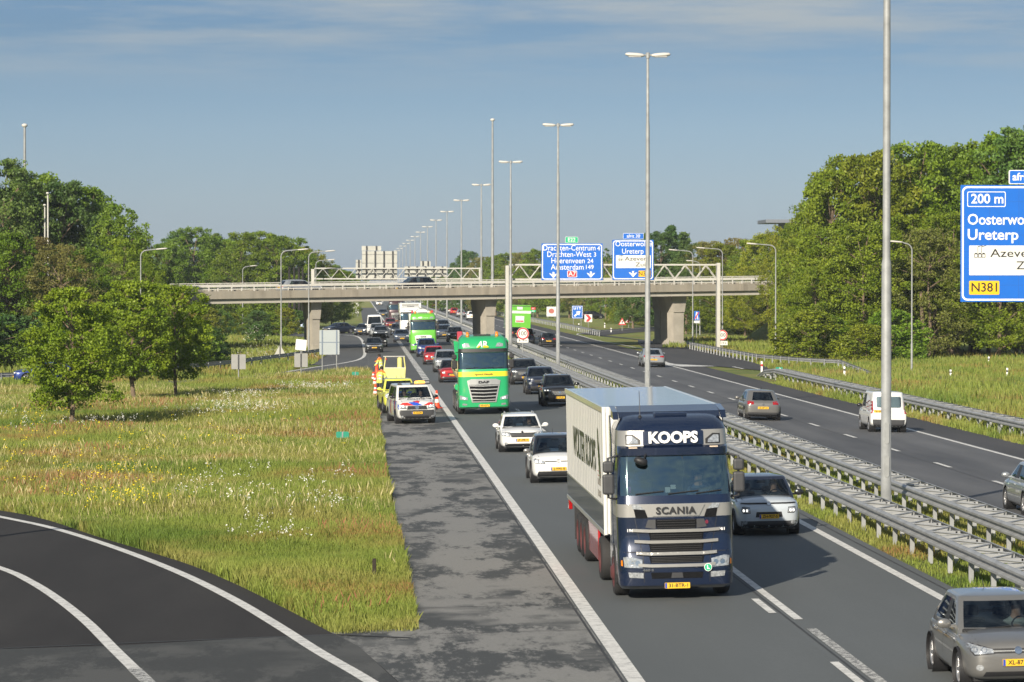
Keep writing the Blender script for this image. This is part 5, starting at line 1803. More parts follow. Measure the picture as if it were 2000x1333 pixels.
        for dx in (-1.7, 1.2):
            v_, f_ = decal(bvh, [(cx + dx * ww + ww * 0.9 * math.cos(a), cz + hh * math.sin(a)) for a in [k / 10 * 6.2832 for k in range(10)]], F_, 0.014, 0.1); mb.add(v_, f_)
        mb.build('lamp_lens', LAMPON if sp.get('lit', True) else CHROME, h)
    for u, v, rr in sp.get('fogs', []):
        for s in (1, -1):
            h = put_decal('fog_lamp', bvh, [[(s * u + rr * 1.25 * math.cos(a), v + rr * math.sin(a)) for a in [k / 12 * 6.2832 for k in range(12)]]], F_, HEADL, root, 0.012)
    if sp.get('badge'):
        z, rr = sp['badge']
        mb = MB()
        v_, f_ = decal(bvh, [(rr * math.cos(k / 16 * 6.2832), z + rr * math.sin(k / 16 * 6.2832)) for k in range(16)], F_, 0.018, 0.1, 0.01); mb.add(v_, f_)
        mb.build('emblem', sp.get('badgem', CHROME), root)
    pz = sp.get('plate', 0.42)
    hit = bvh.ray_cast(Vector((0, -3, pz)), Vector((0, 1, 0)))[0]
    py = (hit.y if hit else 0.02) - 0.02
    p_ = MB().prism(rrect(0.52, 0.112, 0.012, 0, pz), py - 0.012, py + 0.03).build('number_plate', YELLOWPL, root)
    MB().box(-0.258, -0.218, py - 0.015, py - 0.011, pz - 0.052, pz + 0.052).build('plate_band', EUBLUE, p_)
    mb = MB(); put_text(mb, sp.get('reg', 'H-42-K'), 0.10, T((0.02, py - 0.016, pz)), bold=0.002, width=0.40, extrude=0.001); mb.build('plate_text', INK, p_)
    # --- bonnet line and side details
    mb = MB()
    for s in (1, -1):
        v_, f_ = decal(bvh, [(s * hw * 0.70, zh0 + 0.02), (s * hw * 0.715, zh0 + 0.02), (s * hw * 0.80, belt + 0.02), (s * hw * 0.785, belt + 0.02)], F_, 0.002, 0.06); mb.add(v_, f_)
    for ax, s in (('-x', -1), ('+x', 1)):
        for y in (yA0 + 0.12, yB + 0.02, yC0 - 0.62 if not sp.get('blind') else yB + 1.15):
            v_, f_ = decal(bvh, [(y - 0.006, zb + 0.16), (y + 0.006, zb + 0.16), (y + 0.006, belt - 0.03), (y - 0.006, belt - 0.03)], ax, 0.003, 0.2); mb.add(v_, f_)
    mb.build('panel_gap', BLACKP, root)
    for ax, s in (('-x', -1), ('+x', 1)):
        for y in (yB - 0.22, yC0 - 0.95 if not sp.get('blind') else yB + 0.25):
            v_, f_ = decal(bvh, [(y, belt - 0.15), (y + 0.2, belt - 0.15), (y + 0.2, belt - 0.12), (y, belt - 0.12)], ax, 0.01, 0.3, 0.02)
            m = MB(); m.add(v_, f_); m.build('door_handle', sp.get('handlem', PAINT), root)
        if sp.get('cladding'):
            put_decal('sill_trim', bvh, [[(yf_ + r + 0.1, zb - 0.01), (yr_ - r - 0.1, zb - 0.01), (yr_ - r - 0.1, zb + 0.14), (yf_ + r + 0.1, zb + 0.14)]], ax, DARKP, root, 0.006, 0, 0.2)
    # --- mirrors
    for s in (-1, 1):
        m = MB()
        mz = belt + 0.09; my = yA0 + 0.40
        M = Matrix.Translation((s * (hw + 0.10), my, mz)) @ Matrix.Diagonal((0.125, 0.075, 0.085, 1)) @ Matrix.Rotation(R(90), 4, 'X')
        m.lathe([(0, -1), (0.55, -0.9), (0.9, -0.5), (1, 0), (0.98, 0.5), (0.85, 0.75), (0, 0.8)], 12, M=M)
        m.box(min(s * hw * 0.9, s * (hw + 0.05)), max(s * hw * 0.9, s * (hw + 0.05)), my - 0.03, my + 0.03, mz - 0.07, mz - 0.02)
        m.build('wing_mirror', MATS.get(sp.get('mirror'), PAINT) if sp.get('mirror') else PAINT, root)
    # --- back
    B_ = '+y'
    tl = sp.get('tails')
    both = None
    if tl:
        # merge the lower body and the cabin for the lamps that climb the pillars
        pv = [v.co.copy() for v in body.data.vertices]; pf = [list(p.vertices) for p in body.data.polygons]
        o_ = len(pv)
        for k_ in ch:
            vv, ff = ch[k_]
            o_ = len(pv); pv += vv; pf += [[o_ + i for i in f] for f in ff]
        both = BVHTree.FromPolygons(pv, pf)
        for s in (1, -1):
            poly = tl if s > 0 else mirror_poly(tl)
            put_decal('tail_light', both, [poly], B_, TAIL, root, 0.01, 0.005)
        if sp.get('tailbar'):
            a_, b_ = sp['tailbar']; put_decal('light_bar', both, [[(-0.5, a_), (0.5, a_), (0.5, b_), (-0.5, b_)]], B_, TAIL, root, 0.01)
        if sp.get('backdoors'):
            for s in (1, -1):
                x0_, x1_, z0_, z1_ = sp['backdoors']
                put_decal('rear_window', both, [rrect(x1_ - x0_, z1_ - z0_, 0.08, s * (x0_ + x1_) / 2, (z0_ + z1_) / 2)], B_, sp.get('backglass', CARGLASS), root, 0.008)
            mb = MB(); v_, f_ = decal(both, [(-0.008, 0.5), (0.008, 0.5), (0.008, H - 0.15), (-0.008, H - 0.15)], B_, 0.005, 0.1); mb.add(v_, f_); mb.build('door_gap', BLACKP, root)
        bz = sp.get('rearskirt', (zb + 0.02, zb + 0.2))
        put_decal('rear_skirt', both, [[(-hw * 0.84, bz[0]), (hw * 0.84, bz[0]), (hw * 0.88, bz[1]), (-hw * 0.88, bz[1])]], B_, DARKP, root, 0.006)
        rz_ = sp.get('rplate', 0.72)
        hit = both.ray_cast(Vector((sp.get('rpx', 0), 12, rz_)), Vector((0, -1, 0)))[0]
        q = MB().prism(rrect(0.52, 0.112, 0.012, sp.get('rpx', 0), rz_), (hit.y if hit else L) - 0.02, (hit.y if hit else L) + 0.022).build('number_plate', YELLOWPL, root)
        mb = MB(); put_text(mb, sp.get('rreg', sp.get('reg', 'H-42-K')), 0.10, T((sp.get('rpx', 0), (hit.y if hit else L) + 0.025, rz_), right=(-1, 0, 0)), bold=0.002, width=0.42, extrude=0.001); mb.build('plate_text', INK, q)
        hit = both.ray_cast(Vector((0, 12, rz_ + 0.16)), Vector((0, -1, 0)))[0]
        if hit:
            mb = MB(); mb.prism([(0.05 * math.cos(k / 14 * 6.2832), rz_ + 0.16 + 0.05 * math.sin(k / 14 * 6.2832)) for k in range(14)], hit.y - 0.01, hit.y + 0.014); mb.build('emblem', CHROME, root)
    if sp.get('rails'):
        for s in (-1, 1):
            m = MB(); m.tube([(s * wr * 0.86, yA1 + 0.25, zr - 0.03), (s * wr * 0.86, yA1 + 0.35, zr + 0.05), (s * wr * 0.84, yC1 - 0.5, zr + 0.05), (s * wr * 0.84, yC1 - 0.35, zr - 0.03)], 0.018, 6)
            m.build('roof_rail', sp.get('railm', SILVERP), root)
    m = MB(); m.tube([(0, yC1 - 0.3, zr), (0, yC1 - 0.12, zr + 0.14)], 0.008, 5); m.build('aerial', BLACKP, root)
    # wipers
    m = MB()
    for s in (-0.35, 0.25):
        a = at_surface(cabv, s, lerp(belt, zr, 0.06)); b = at_surface(cabv, s + 0.42, lerp(belt, zr, 0.12))
        if a and b: m.tube([a + Vector((0, -0.03, 0)), b + Vector((0, -0.02, 0))], 0.009, 4)
    if m.v: m.build('wiper', BLACKP, root)
    return root


def at_surface(bvh, x, z):
    h = bvh.ray_cast(Vector((x, -4, z)), Vector((0, 1, 0)))[0]
    return h


PAINTS = {
    'silver_beige': ((0.225, 0.22, 0.21), 0.55), 'pale_blue_grey': ((0.50, 0.55, 0.60), 0.15), 'white_paint': ((0.74, 0.74, 0.73), 0.0), 'black_paint': ((0.010, 0.010, 0.012), 0.2),
    'night_blue': ((0.012, 0.018, 0.040), 0.3), 'dark_grey': ((0.06, 0.063, 0.068), 0.45), 'mid_grey': ((0.20, 0.195, 0.185), 0.5), 'red_paint': ((0.42, 0.012, 0.018), 0.15), 'dark_red': ((0.20, 0.008, 0.018), 0.25),
    'silver_paint': ((0.38, 0.40, 0.42), 0.55), 'blue_paint': ((0.016, 0.040, 0.19), 0.3), 'steel_blue': ((0.055, 0.075, 0.12), 0.4), 'safety_yellow': ((0.72, 0.72, 0.10), 0.0), 'grey_blue_dark': ((0.03, 0.04, 0.06), 0.4), 'cream_white': ((0.70, 0.70, 0.68), 0.0)}
for k, (c, mt) in PAINTS.items(): paint(k, c, mt)

HL_A = [(0.40, 0.66), (0.72, 0.68), (0.80, 0.78), (0.70, 0.82), (0.44, 0.73)]
SPECS = {}
SPECS['hatch'] = dict(L=4.06, W=1.75, H=1.45, belt=0.93, hood=0.80, roofline=(1.02, 1.85, 3.25, 3.92), axles=(0.80, 3.36), r=0.315, lights=[(0.40, 0.66), (0.70, 0.635), (0.79, 0.74), (0.77, 0.80), (0.42, 0.725)],
                      grille=(0.42, 0.65, 0.73), bars=1, intake=(0.58, 0.27, 0.35), fogs=[(0.63, 0.42, 0.05)], badge=(0.70, 0.062), plate=0.50, reg='XL-871-H', paint='silver_beige', tails=[(0.46, 0.78), (0.76, 0.78), (0.80, 0.90), (0.66, 0.95), (0.46, 0.92)], rplate=0.62, yB=2.15, lit=False)
SPECS['round_hatch'] = dict(L=4.0, W=1.75, H=1.50, belt=0.97, hood=0.90, roofline=(1.0, 1.75, 3.2, 3.85), axles=(0.80, 3.34), r=0.32, lights=[(0.50, 0.62), (0.66, 0.615), (0.72, 0.67), (0.70, 0.75), (0.52, 0.745)],
                            grille=(0.74, 0.845, 0.885), bars=2, trimm=BLACKP, intake=(0.36, 0.50, 0.64), chin=(0.20, 0.40), fogs=[(0.64, 0.36, 0.055)], badge=(0.865, 0.05), plate=0.52, reg='ZH-927-S', paint='pale_blue_grey', roofpaint='night_blue', tails=HL_A, cladding=True, mirror='black_paint')
SPECS['electric_hatch'] = dict(L=4.26, W=1.81, H=1.57, belt=0.98, hood=0.87, roofline=(0.80, 1.85, 3.55, 4.12), axles=(0.82, 3.59), r=0.35, lights=[(0.46, 0.69), (0.76, 0.70), (0.82, 0.76), (0.80, 0.84), (0.50, 0.765)],
                               grille=(0.46, 0.735, 0.770), grille_trim=False, intake=(0.74, 0.24, 0.42), badge=(0.77, 0.07), badgem=SILVERP, plate=0.50, reg='J-990-B', paint='white_paint', roofpaint='black_paint', tails=HL_A, mirror='mid_grey')
SPECS['estate'] = dict(L=4.67, W=1.81, H=1.47, belt=0.95, hood=0.83, roofline=(1.12, 1.95, 4.0, 4.5), axles=(0.90, 3.58), r=0.32, lights=[(0.50, 0.665), (0.78, 0.68), (0.82, 0.74), (0.80, 0.80), (0.50, 0.79)],
                       grille=(0.44, 0.61, 0.79, 0.50), bars=2, trimm=DARKP, intake=(0.74, 0.24, 0.36), fogs=[(0.66, 0.37, 0.05)], badge=(0.815, 0.045), badgem=BLACKP, plate=0.50, reg='JP-298-V', paint='white_paint', rails=True, tails=[(0.5, 0.72), (0.8, 0.74), (0.82, 0.92), (0.52, 0.94)], yB=2.3)
SPECS['suv'] = dict(L=4.5, W=1.87, H=1.66, belt=1.08, hood=0.98, zb=0.24, roofline=(1.02, 1.78, 3.7, 4.3), axles=(0.88, 3.55), r=0.355, lights=[(0.48, 0.82), (0.80, 0.84), (0.86, 0.90), (0.84, 0.94), (0.50, 0.885)],
                    grille=(0.42, 0.60, 0.84, 0.48), bars=4, intake=(0.66, 0.30, 0.46), fogs=[(0.70, 0.56, 0.055)], badge=(0.76, 0.055), plate=0.48, paint='black_paint', rails=True, cladding=True, tails=[(0.46, 0.95), (0.80, 0.93), (0.84, 1.05), (0.50, 1.1)], rplate=0.75, chin=(0.24, 0.36))
SPECS['crossover'] = dict(L=4.4, W=1.83, H=1.60, belt=1.05, hood=0.96, zb=0.23, roofline=(0.98, 1.75, 3.5, 4.2), axles=(0.86, 3.5), r=0.35, lights=[(0.46, 0.90), (0.80, 0.91), (0.84, 0.94), (0.48, 0.93)],
                          grille=(0.40, 0.72, 0.87, 0.44), bars=2, trimm=BLACKP, intake=(0.70, 0.30, 0.50), fogs=[(0.68, 0.68, 0.075)], badge=(0.88, 0.05), plate=0.55, paint='night_blue', tails=[(0.46, 0.95), (0.80, 0.93), (0.84, 1.05), (0.50, 1.08)], chin=(0.23, 0.36))
SPECS['sedan'] = dict(L=4.65, W=1.86, H=1.45, belt=0.96, hood=0.83, roofline=(1.15, 2.0, 3.35, 4.15), axles=(0.90, 3.65), r=0.34, lights=[(0.46, 0.68), (0.80, 0.70), (0.84, 0.78), (0.48, 0.745)], grille=(0.40, 0.55, 0.74, 0.42), intake=(0.6, 0.27, 0.42), plate=0.46, badge=(0.70, 0.05), paint='silver_paint',
                      tails=[(0.45, 0.80), (0.80, 0.78), (0.84, 0.94), (0.5, 0.90)], rplate=0.60, tail=1.0, tailbar=(0.83, 0.86))
SPECS['mpv'] = dict(L=4.5, W=1.83, H=1.66, belt=1.05, hood=0.96, roofline=(0.90, 1.70, 3.8, 4.35), axles=(0.90, 3.6), r=0.32, lights=[(0.46, 0.74), (0.78, 0.76), (0.84, 0.92), (0.78, 0.95), (0.50, 0.84)], grille=(0.44, 0.70, 0.82), bars=3, intake=(0.62, 0.28, 0.42), fogs=[(0.66, 0.38, 0.05)], badge=(0.76, 0.06), plate=0.50, paint='silver_paint',
                    tails=[(0.5, 0.8), (0.82, 0.8), (0.84, 1.2), (0.66, 1.2)], yB=2.15)
SPECS['van'] = dict(boxy=True, L=5.14, W=1.93, H=1.86, belt=1.20, hood=1.04, zb=0.22, roofline=(0.80, 1.62, 4.75, 5.02), axles=(0.90, 4.10), r=0.335, lights=[(0.52, 0.76), (0.80, 0.78), (0.90, 0.92), (0.86, 0.98), (0.60, 0.90)], grille=(0.50, 0.70, 0.88, 0.46), bars=3, trimm=DARKP, intake=(0.60, 0.28, 0.40), chin=(0.22, 0.68), fogs=[(0.74, 0.36, 0.06)],
                    badge=(0.80, 0.095), plate=0.54, reg='X-122-DN', paint='cream_white', wr=0.80, wb=0.95, tails=[(0.78, 0.8), (0.92, 0.8), (0.9, 1.4), (0.8, 1.4)], handlem=BLACKP, mirror='black_paint', yB=2.0, spokes=0, rim=RIMD)
SPECS['high_van'] = dict(boxy=True, L=5.6, W=2.05, H=2.62, belt=1.32, hood=1.12, zb=0.25, roofline=(0.75, 1.75, 5.3, 5.5), axles=(1.0, 4.5), r=0.35, lights=[(0.55, 0.82), (0.84, 0.84), (0.95, 1.0), (0.90, 1.08), (0.66, 0.95)], grille=(0.50, 0.78, 0.98), intake=(0.6, 0.36, 0.5), plate=0.6, badge=(0.95, 0.08), paint='white_paint', blind=True, wr=0.83, wb=0.97,
                         tails=[(0.82, 0.8), (0.98, 0.8), (0.96, 1.3), (0.86, 1.3)], yB=1.95, spokes=0, rim=RIMD, chin=(0.25, 0.6), noback=True, backdoors=(0.08, 0.75, 1.4, 2.1))
SPECS['box_van'] = dict(boxy=True, L=4.04, W=1.67, H=1.83, belt=1.05, hood=0.98, zb=0.24, roofline=(0.90, 1.60, 3.84, 3.97), axles=(0.78, 3.38), r=0.315, lights=HL_A, grille=(0.42, 0.66, 0.76), intake=(0.5, 0.3, 0.45), plate=0.5, paint='white_paint', blind=True, wr=0.85, wb=0.96, noback=True, backdoors=(0.06, 0.56, 1.12, 1.62), backglass=CARGLASS,
                        tails=[(0.70, 0.86), (0.82, 0.86), (0.80, 1.42), (0.70, 1.42)], rearskirt=(0.26, 0.58), rplate=0.95, rpx=0.42, rreg='VL-284-P', yB=1.95, spokes=0, rim=RIM, handlem=BLACKP, mirror='black_paint')
SPECS['pickup_cab'] = dict(boxy=True, L=5.3, W=1.87, H=1.76, belt=1.16, hood=1.10, zb=0.34, roofline=(1.25, 1.95, 3.30, 3.60), axles=(0.95, 4.17), r=0.40, lights=[(0.50, 0.80), (0.78, 0.80), (0.86, 0.88), (0.86, 1.05), (0.52, 1.02)], grille=(0.48, 0.76, 1.02), bars=3, intake=(0.5, 0.42, 0.55), chin=(0.34, 0.46), fogs=[(0.70, 0.60, 0.06)], plate=0.60, badge=(0.9, 0.06), paint='safety_yellow',
                           tails=[(0.78, 0.85), (0.92, 0.85), (0.92, 1.15), (0.78, 1.15)], spokes=6, rim=RIM, yB=2.45)

PROTO = {}
FIRST = {}


def place(kind, paintname, label, px, py, away=False, rz=0.0, group='cars on the oncoming lanes', name=None, roof=None, cat='car', ground=None, scale=1.0):
    """px, py: pixel on the ground midway between the wheels of the end that faces the camera"""
    sp = SPECS[kind]
    if kind not in PROTO:
        PROTO[kind] = car_proto(name or 'car', sp); index_kids(PROTO[kind]); root = PROTO[kind]
    else:
        root = copy_tree(PROTO[kind])
    root.name = name or 'car'
    p = gp(px, py) if ground is None else Vector(ground)
    slope = -0.02 if EDGE_L < p.x < EDGE_R and ground is None else 0.0
    if away:
        off = Vector((0, sp['axles'][1], 0)); rr = math.pi + rz
    else:
        off = Vector((0, -sp['axles'][0], 0)); rr = rz
    off = Matrix.Rotation(rz, 3, 'Z') @ off
    loc = p + off * scale
    loc.z = p.z
    root.location = loc
    root.scale = (scale,) * 3
    root.rotation_euler = (0, slope, rr)
    tag(root, label, cat, group)
    pm = MATS[paintname]
    base = sp.get('paint'); rb = sp.get('roofpaint')
    for ch in root.children:
        if ch.type == 'MESH' and ch.material_slots:
            cur = ch.data.materials[0]
            nm = ch.name.split('.')[0]
            new = None
            if nm == 'roof': new = MATS[roof] if roof else (pm if not rb or paintname != base else None)
            elif cur and cur.name == base: new = pm
            if new is not None:
                ch.material_slots[0].link = 'OBJECT'; ch.material_slots[0].material = new
    return root


def driver(car, kind, label, shirt=SHIRT, hair=HAIR, side=1):
    sp = SPECS[kind]
    M = car.matrix_basis
    p = M @ Vector((side * sp['W'] * 0.21, sp['roofline'][1] + 0.18, sp['belt'] - 0.42))
    b = bust(p, label, shirt=shirt, hair=hair)
    b.rotation_euler = car.rotation_euler
    return b


# ---- near oncoming cars
GO, GA = 'cars queueing on the oncoming lanes', 'cars driving away'
c1 = place('hatch', 'silver_beige', 'beige silver hatchback cut off at the bottom corner, plate XL-871', 1972, 1342, rz=0.0, group=GO)
driver(c1, 'hatch', 'driver in a pale jacket at the wheel of the beige silver hatchback', SHIRTL)
c2 = place('round_hatch', 'pale_blue_grey', 'pale blue-grey hatchback with dark roof half hidden beside the big lorry', 1496, 1043, group=GO)
driver(c2, 'round_hatch', 'driver of the pale blue-grey hatchback beside the lorry', SHIRT)
c3 = place('electric_hatch', 'white_paint', 'white hatchback with black roof half hidden behind the white trailer', 1089, 942, group=GO)
c4 = place('estate', 'white_paint', 'white estate car with roof rails in front of the green and yellow lorry', 1019, 882, group=GO)
driver(c4, 'estate', 'driver of the white estate car with roof rails', SHIRT)
place('suv', 'black_paint', 'black crossover car touching the white trailer edge, plate in view', 1092, 793, group=GO, roof='black_paint')
place('crossover', 'night_blue', 'dark blue crossover between the black one and the grey one', 1057, 770, group=GO)
place('suv', 'dark_grey', 'dark grey crossover with silver grille, first beside the green and yellow lorry', 1025, 751, group=GO)
place('round_hatch', 'red_paint', 'bright red small car half hidden by the green and yellow lorry', 884, 747, group=GO, roof='black_paint')
place('mpv', 'silver_paint', 'silver people carrier behind the bright red small car', 871, 727, group=GO)
place('round_hatch', 'red_paint', 'red hatchback between the silver people carrier and the blue car', 848, 712, group=GO, roof='red_paint')
place('mpv', 'blue_paint', 'blue people carrier in front of the lime green lorry', 834, 697, group=GO)
place('suv', 'black_paint', 'black four-wheel drive in the inner lane beside the lime green lorry', 889, 668, group=GO)
place('suv', 'steel_blue', 'dark blue-grey car with white sun strip behind the black four-wheel drive', 867, 662, group=GO)
place('suv', 'silver_paint', 'silver car with dark windows furthest beside the lime green lorry', 866, 649, group=GO)
place('sedan', 'steel_blue', 'steel blue saloon beside the lime green lorry', 785, 669, group=GO)
place('hatch', 'black_paint', 'small black car in front of the white lorry with its lamps lit', 776, 655, group=GO)
place('hatch', 'dark_red', 'dark red hatchback between the van and the white lorry', 763, 641, group=GO)
# merge lane
GM = 'cars in the merge lane'
place('hatch', 'black_paint', 'black hatchback leading the merge lane before the yellow trailer', 731, 689, group=GM)
place('round_hatch', 'black_paint', 'black car close behind the black hatchback in the merge lane', 741, 679, group=GM, roof='black_paint')
place('estate', 'grey_blue_dark', 'dark estate with an orange indicator in the merge lane', 744, 661, group=GM)
place('mpv', 'silver_paint', 'silver car tucked in front of the white van', 736, 657.5, group=GM)
place('high_van', 'white_paint', 'tall white delivery van in the merge lane under the overpass', 732, 655, group=GM, name='delivery_van', cat='van')
place('estate', 'grey_blue_dark', 'dark estate turning in beside the tall white van', 706, 655, group=GM, rz=R(-14))
GS = 'dark cars on the side road'
place('estate', 'steel_blue', 'dark blue estate on the side road before the overpass pillar', 0, 0, group=GS, rz=R(80), ground=gp(603, 648))
place('sedan', 'night_blue', 'dark saloon on the side road just past the overpass pillar', 0, 0, group=GS, rz=R(-50), ground=gp(646, 652))
place('estate', 'night_blue', 'dark car on the side road half hidden by the shrubs', 0, 0, group=GS, rz=R(82), ground=gp(470, 649))
place('sedan', 'blue_paint', 'blue car behind the thin guard rail and the young tree', 0, 0, group=GS, rz=R(-83), ground=gp(52, 749))
# far oncoming
place('sedan', 'grey_blue_dark', 'small dark far car past the overpass by the dark lorry', 748, 619, group=GO)
place('sedan', 'white_paint', 'tiny white far car in the distant oncoming lane', 741, 597, group=GO)
# away
ca = place('hatch', 'mid_grey', 'grey hatchback driving away with red tail lamps beside the lorry', 1487, 821, away=True, group=GA)
place('box_van', 'white_paint', 'small white box van driving away partly behind the big lamp pole', 1731, 844, away=True, group=GA, name='small_van', cat='van')
place('sedan', 'silver_paint', 'silver saloon driving away partly behind the second lamp pole', 1275, 717, away=True, group=GA, roof='silver_paint')
place('hatch', 'black_paint', 'black hatchback driving away in the shadow before the overpass', 1071, 678, away=True, group=GA)
place('estate', 'silver_paint', 'silver estate driving away, cut off by the picture edge', 2057, 1007, away=True, group=GA)
place('suv', 'night_blue', 'dark car under the overpass behind the round speed sign', 1027, 672, away=True, group=GA)
place('estate', 'black_paint', 'black car under the overpass following the lime green lorry', 1010, 664, away=True, group=GA)
place('sedan', 'black_paint', 'dark car on the exit road in the meadow by the chevron', 0, 0, group=GA, rz=R(180 - 62), ground=gp(1168, 623))
for kind, pt, lab, px, py in (('crossover', 'white_paint', 'white car in the far queue beside the overpass pillar', 921, 626), ('hatch', 'silver_paint', 'silver car with dark windows in the far queue', 900, 620), ('hatch', 'red_paint', 'red car in the far queue driving away', 887, 615.5),
                              ('sedan', 'white_paint', 'white car in front of the red one in the far queue', 880, 612), ('sedan', 'white_paint', 'second white car ahead of the red one in the far queue', 870, 609), ('estate', 'night_blue', 'dark estate in the far queue beside the lamp pole', 866, 607.5),
                              ('hatch', 'dark_red', 'dark red car far along the queue', 849, 601), ('estate', 'silver_paint', 'pale silver car far along the queue', 841, 598.5), ('sedan', 'black_paint', 'black car far along the queue', 834, 596), ('hatch', 'white_paint', 'small white car at the end of the visible queue', 829, 594)):
    place(kind, pt, lab, px, py, away=True, group='cars in the far queue')
place('high_van', 'white_paint', 'white van in the far queue beside the blue boards', 934, 616, away=True, group='cars in the far queue', name='delivery_van', cat='van')
# on the overpass
for kind, pt, lab, u, v, rz in (('estate', 'silver_paint', 'grey car crossing the overpass near the gantry end', 1.4, 4.0, math.pi / 2), ('suv', 'black_paint', 'black car crossing the middle of the overpass', 12.2, 4.2, -math.pi / 2)):
    q = DM @ Vector((u, v, 0)); q.z = dz(u) + 0.77
    place(kind, pt, lab, 0, 0, group='cars on the overpass', rz=rz + rot, ground=q)
# ---------------------------------------------------------------- lorries
NAVY = paint('navy_paint', (0.007, 0.016, 0.046), 0.25, 0.22)
LBAND = mat('silver_paint_band', (0.31, 0.305, 0.29), rough=0.35, metal=0.35, coat=0.5)
GREENK = paint('kelly_green', (0.015, 0.36, 0.125), 0.0, 0.3)
GREENL = paint('lime_green', (0.135, 0.47, 0.045), 0.0, 0.3)
YEL = paint('band_yellow', (0.80, 0.60, 0.02), 0.0, 0.3)
WHITET = paint('lorry_white', (0.72, 0.72, 0.69), 0.0, 0.35)
REDSK = paint('skirt_red', (0.40, 0.022, 0.028), 0.0, 0.3)
NET = mat('grille_mesh', (0.008, 0.0085, 0.010), rough=0.9, spec=0.15, var=0.6, vscale=60)


def cab_shell(root, levels, colours, yb=2.25, band=None):
    """levels: (z, y front, half width, corner radius, bow); colours: material per level step for the front and side"""
    rows = []
    for z, yf, w, rc, bow in levels:
        half = []
        for u in (0.0, 0.35, 0.70): half.append((u * (w - rc), yf - bow * (1 - u * u)))
        for a in (0, 22.5, 45, 67.5, 90): half.append((w - rc + rc * math.sin(R(a)), yf + rc * (1 - math.cos(R(a))) * 1.15))
        half += [(w, 0.55 + yf * 0.6), (w, 1.45), (w, yb)]
        rows.append([(x, y, z) for x, y in half] + [(-x, y, z) for x, y in half[-1:0:-1]])
    vs, fs = grid_mesh(rows)
    n = len(rows[0])
    mi = []
    for i in range(len(rows) - 1):
        for k in range(n):
            kk = k if k <= 10 else n - 1 - k
            mi.append(colours(i, kk))
    fs.append(list(range((len(rows) - 1) * n, len(rows) * n))); mi.append(0)
    fs.append(list(range(n))[::-1]); mi.append(0)
    return vs, fs, mi


def by_mat(vs, fs, mi):
    res = {}
    for k in sorted(set(mi)):
        fl = [f for f, m in zip(fs, mi) if m == k]
        used = sorted({i for f in fl for i in f}); mp_ = {i: j for j, i in enumerate(used)}
        res[k] = ([vs[i] for i in used], [[mp_[i] for i in f] for f in fl])
    return res


def cab(root, style):
    """style: dict of colours and which face to build; returns the tree of surfaces for the front"""
    P = style['paint']
    G = style['glass']
    lv = style['levels']
    b0, b1 = style['wind']        # level steps of the windscreen
    bands = style.get('bands', {})

    def colours(i, k):
        if b0 <= i < b1:
            if k <= 4: return 1
            if k in (7, 8): return 2
            return 4 if k in (5, 6) else 0
        if i in bands:
            if bands[i] == 'all' or k >= 2: return 3
        if i in style.get('dark', ()) and k <= 6: return 4
        return 0
    vs, fs, mi = cab_shell(root, lv, colours)
    sp = by_mat(vs, fs, mi)
    bvh = BVHTree.FromPolygons([Vector(v) for v in vs], fs)
    smooth_obj('cab', *sp[0], P, root, 35)
    smooth_obj('windscreen', *sp[1], G, root, 60)
    for v_, f_ in islands(*sp[2]): smooth_obj('side_window', v_, f_, CARGLASS, root, 60)
    if 3 in sp: smooth_obj('colour_band', *sp[3], style['band'], root, 35)
    if 4 in sp: smooth_obj('visor', *sp[4], BLACKP if not style.get('visor') else style['visor'], root, 35)
    # cab inside
    z0, z1 = lv[b0][0], lv[b1][0]
    m = MB(); m.box(-1.12, 1.12, 0.5, 2.2, 1.2, 1.26); m.box(-1.15, 1.15, lv[b0][1] + 0.12, 0.85, z0 - 0.35, z0 - 0.04, 0.05); m.box(-1.1, 1.1, 2.1, 2.18, 1.2, z1)
    for s in (-1, 1):
        m.box(s * 0.62 - 0.26, s * 0.62 + 0.26, 1.45, 1.62, 1.3, z0 + 0.25, 0.06); m.box(s * 0.62 - 0.14, s * 0.62 + 0.14, 1.47, 1.58, z0 + 0.27, z0 + 0.47, 0.04)
    m.build('interior', CABIN, root)
    m = MB(); m.lathe([(0.20, -0.015), (0.235, -0.015), (0.235, 0.015), (0.20, 0.015), (0.20, -0.015)], 20, M=Matrix.Translation((0.62, 0.80, z0 + 0.09)) @ Matrix.Rotation(R(48), 4, 'X')); m.box(0.42, 0.82, 0.785, 0.815, z0 + 0.06, z0 + 0.10); m.build('steering_wheel', DARKP, root)
    # mirrors
    for s in (-1, 1):
        mr = MB()
        x = s * (lv[b0][2] + 0.17)
        mr.box(x - 0.125, x + 0.125, 0.30, 0.46, z0 + 0.02, z0 + 0.46, 0.05); mr.box(x - 0.115, x + 0.115, 0.30, 0.45, z0 + 0.49, z0 + 0.74, 0.05)
        mr.tube([(s * (lv[b0][2] - 0.06), 0.62, z0 + 0.84), (x, 0.42, z0 + 0.80), (x, 0.42, z0 - 0.05), (s * (lv[b0][2] - 0.03), 0.60, z0 - 0.10)], 0.028, 6)
        mr.build('wing_mirror', style.get('mirror', DARKP), root)
    m = MB()
    for x0_, x1_ in ((-0.85, -0.25), (-0.15, 0.50), (0.45, 1.0)):
        a = bvh.ray_cast(Vector((x0_, -3, z0 + 0.03)), Vector((0, 1, 0)))[0]; b = bvh.ray_cast(Vector((x1_, -3, z0 + 0.09)), Vector((0, 1, 0)))[0]
        m.tube([a + Vector((0, -0.035, 0)), b + Vector((0, -0.03, 0))], 0.014, 4)
    m.build('wiper', BLACKP, root)
    return bvh


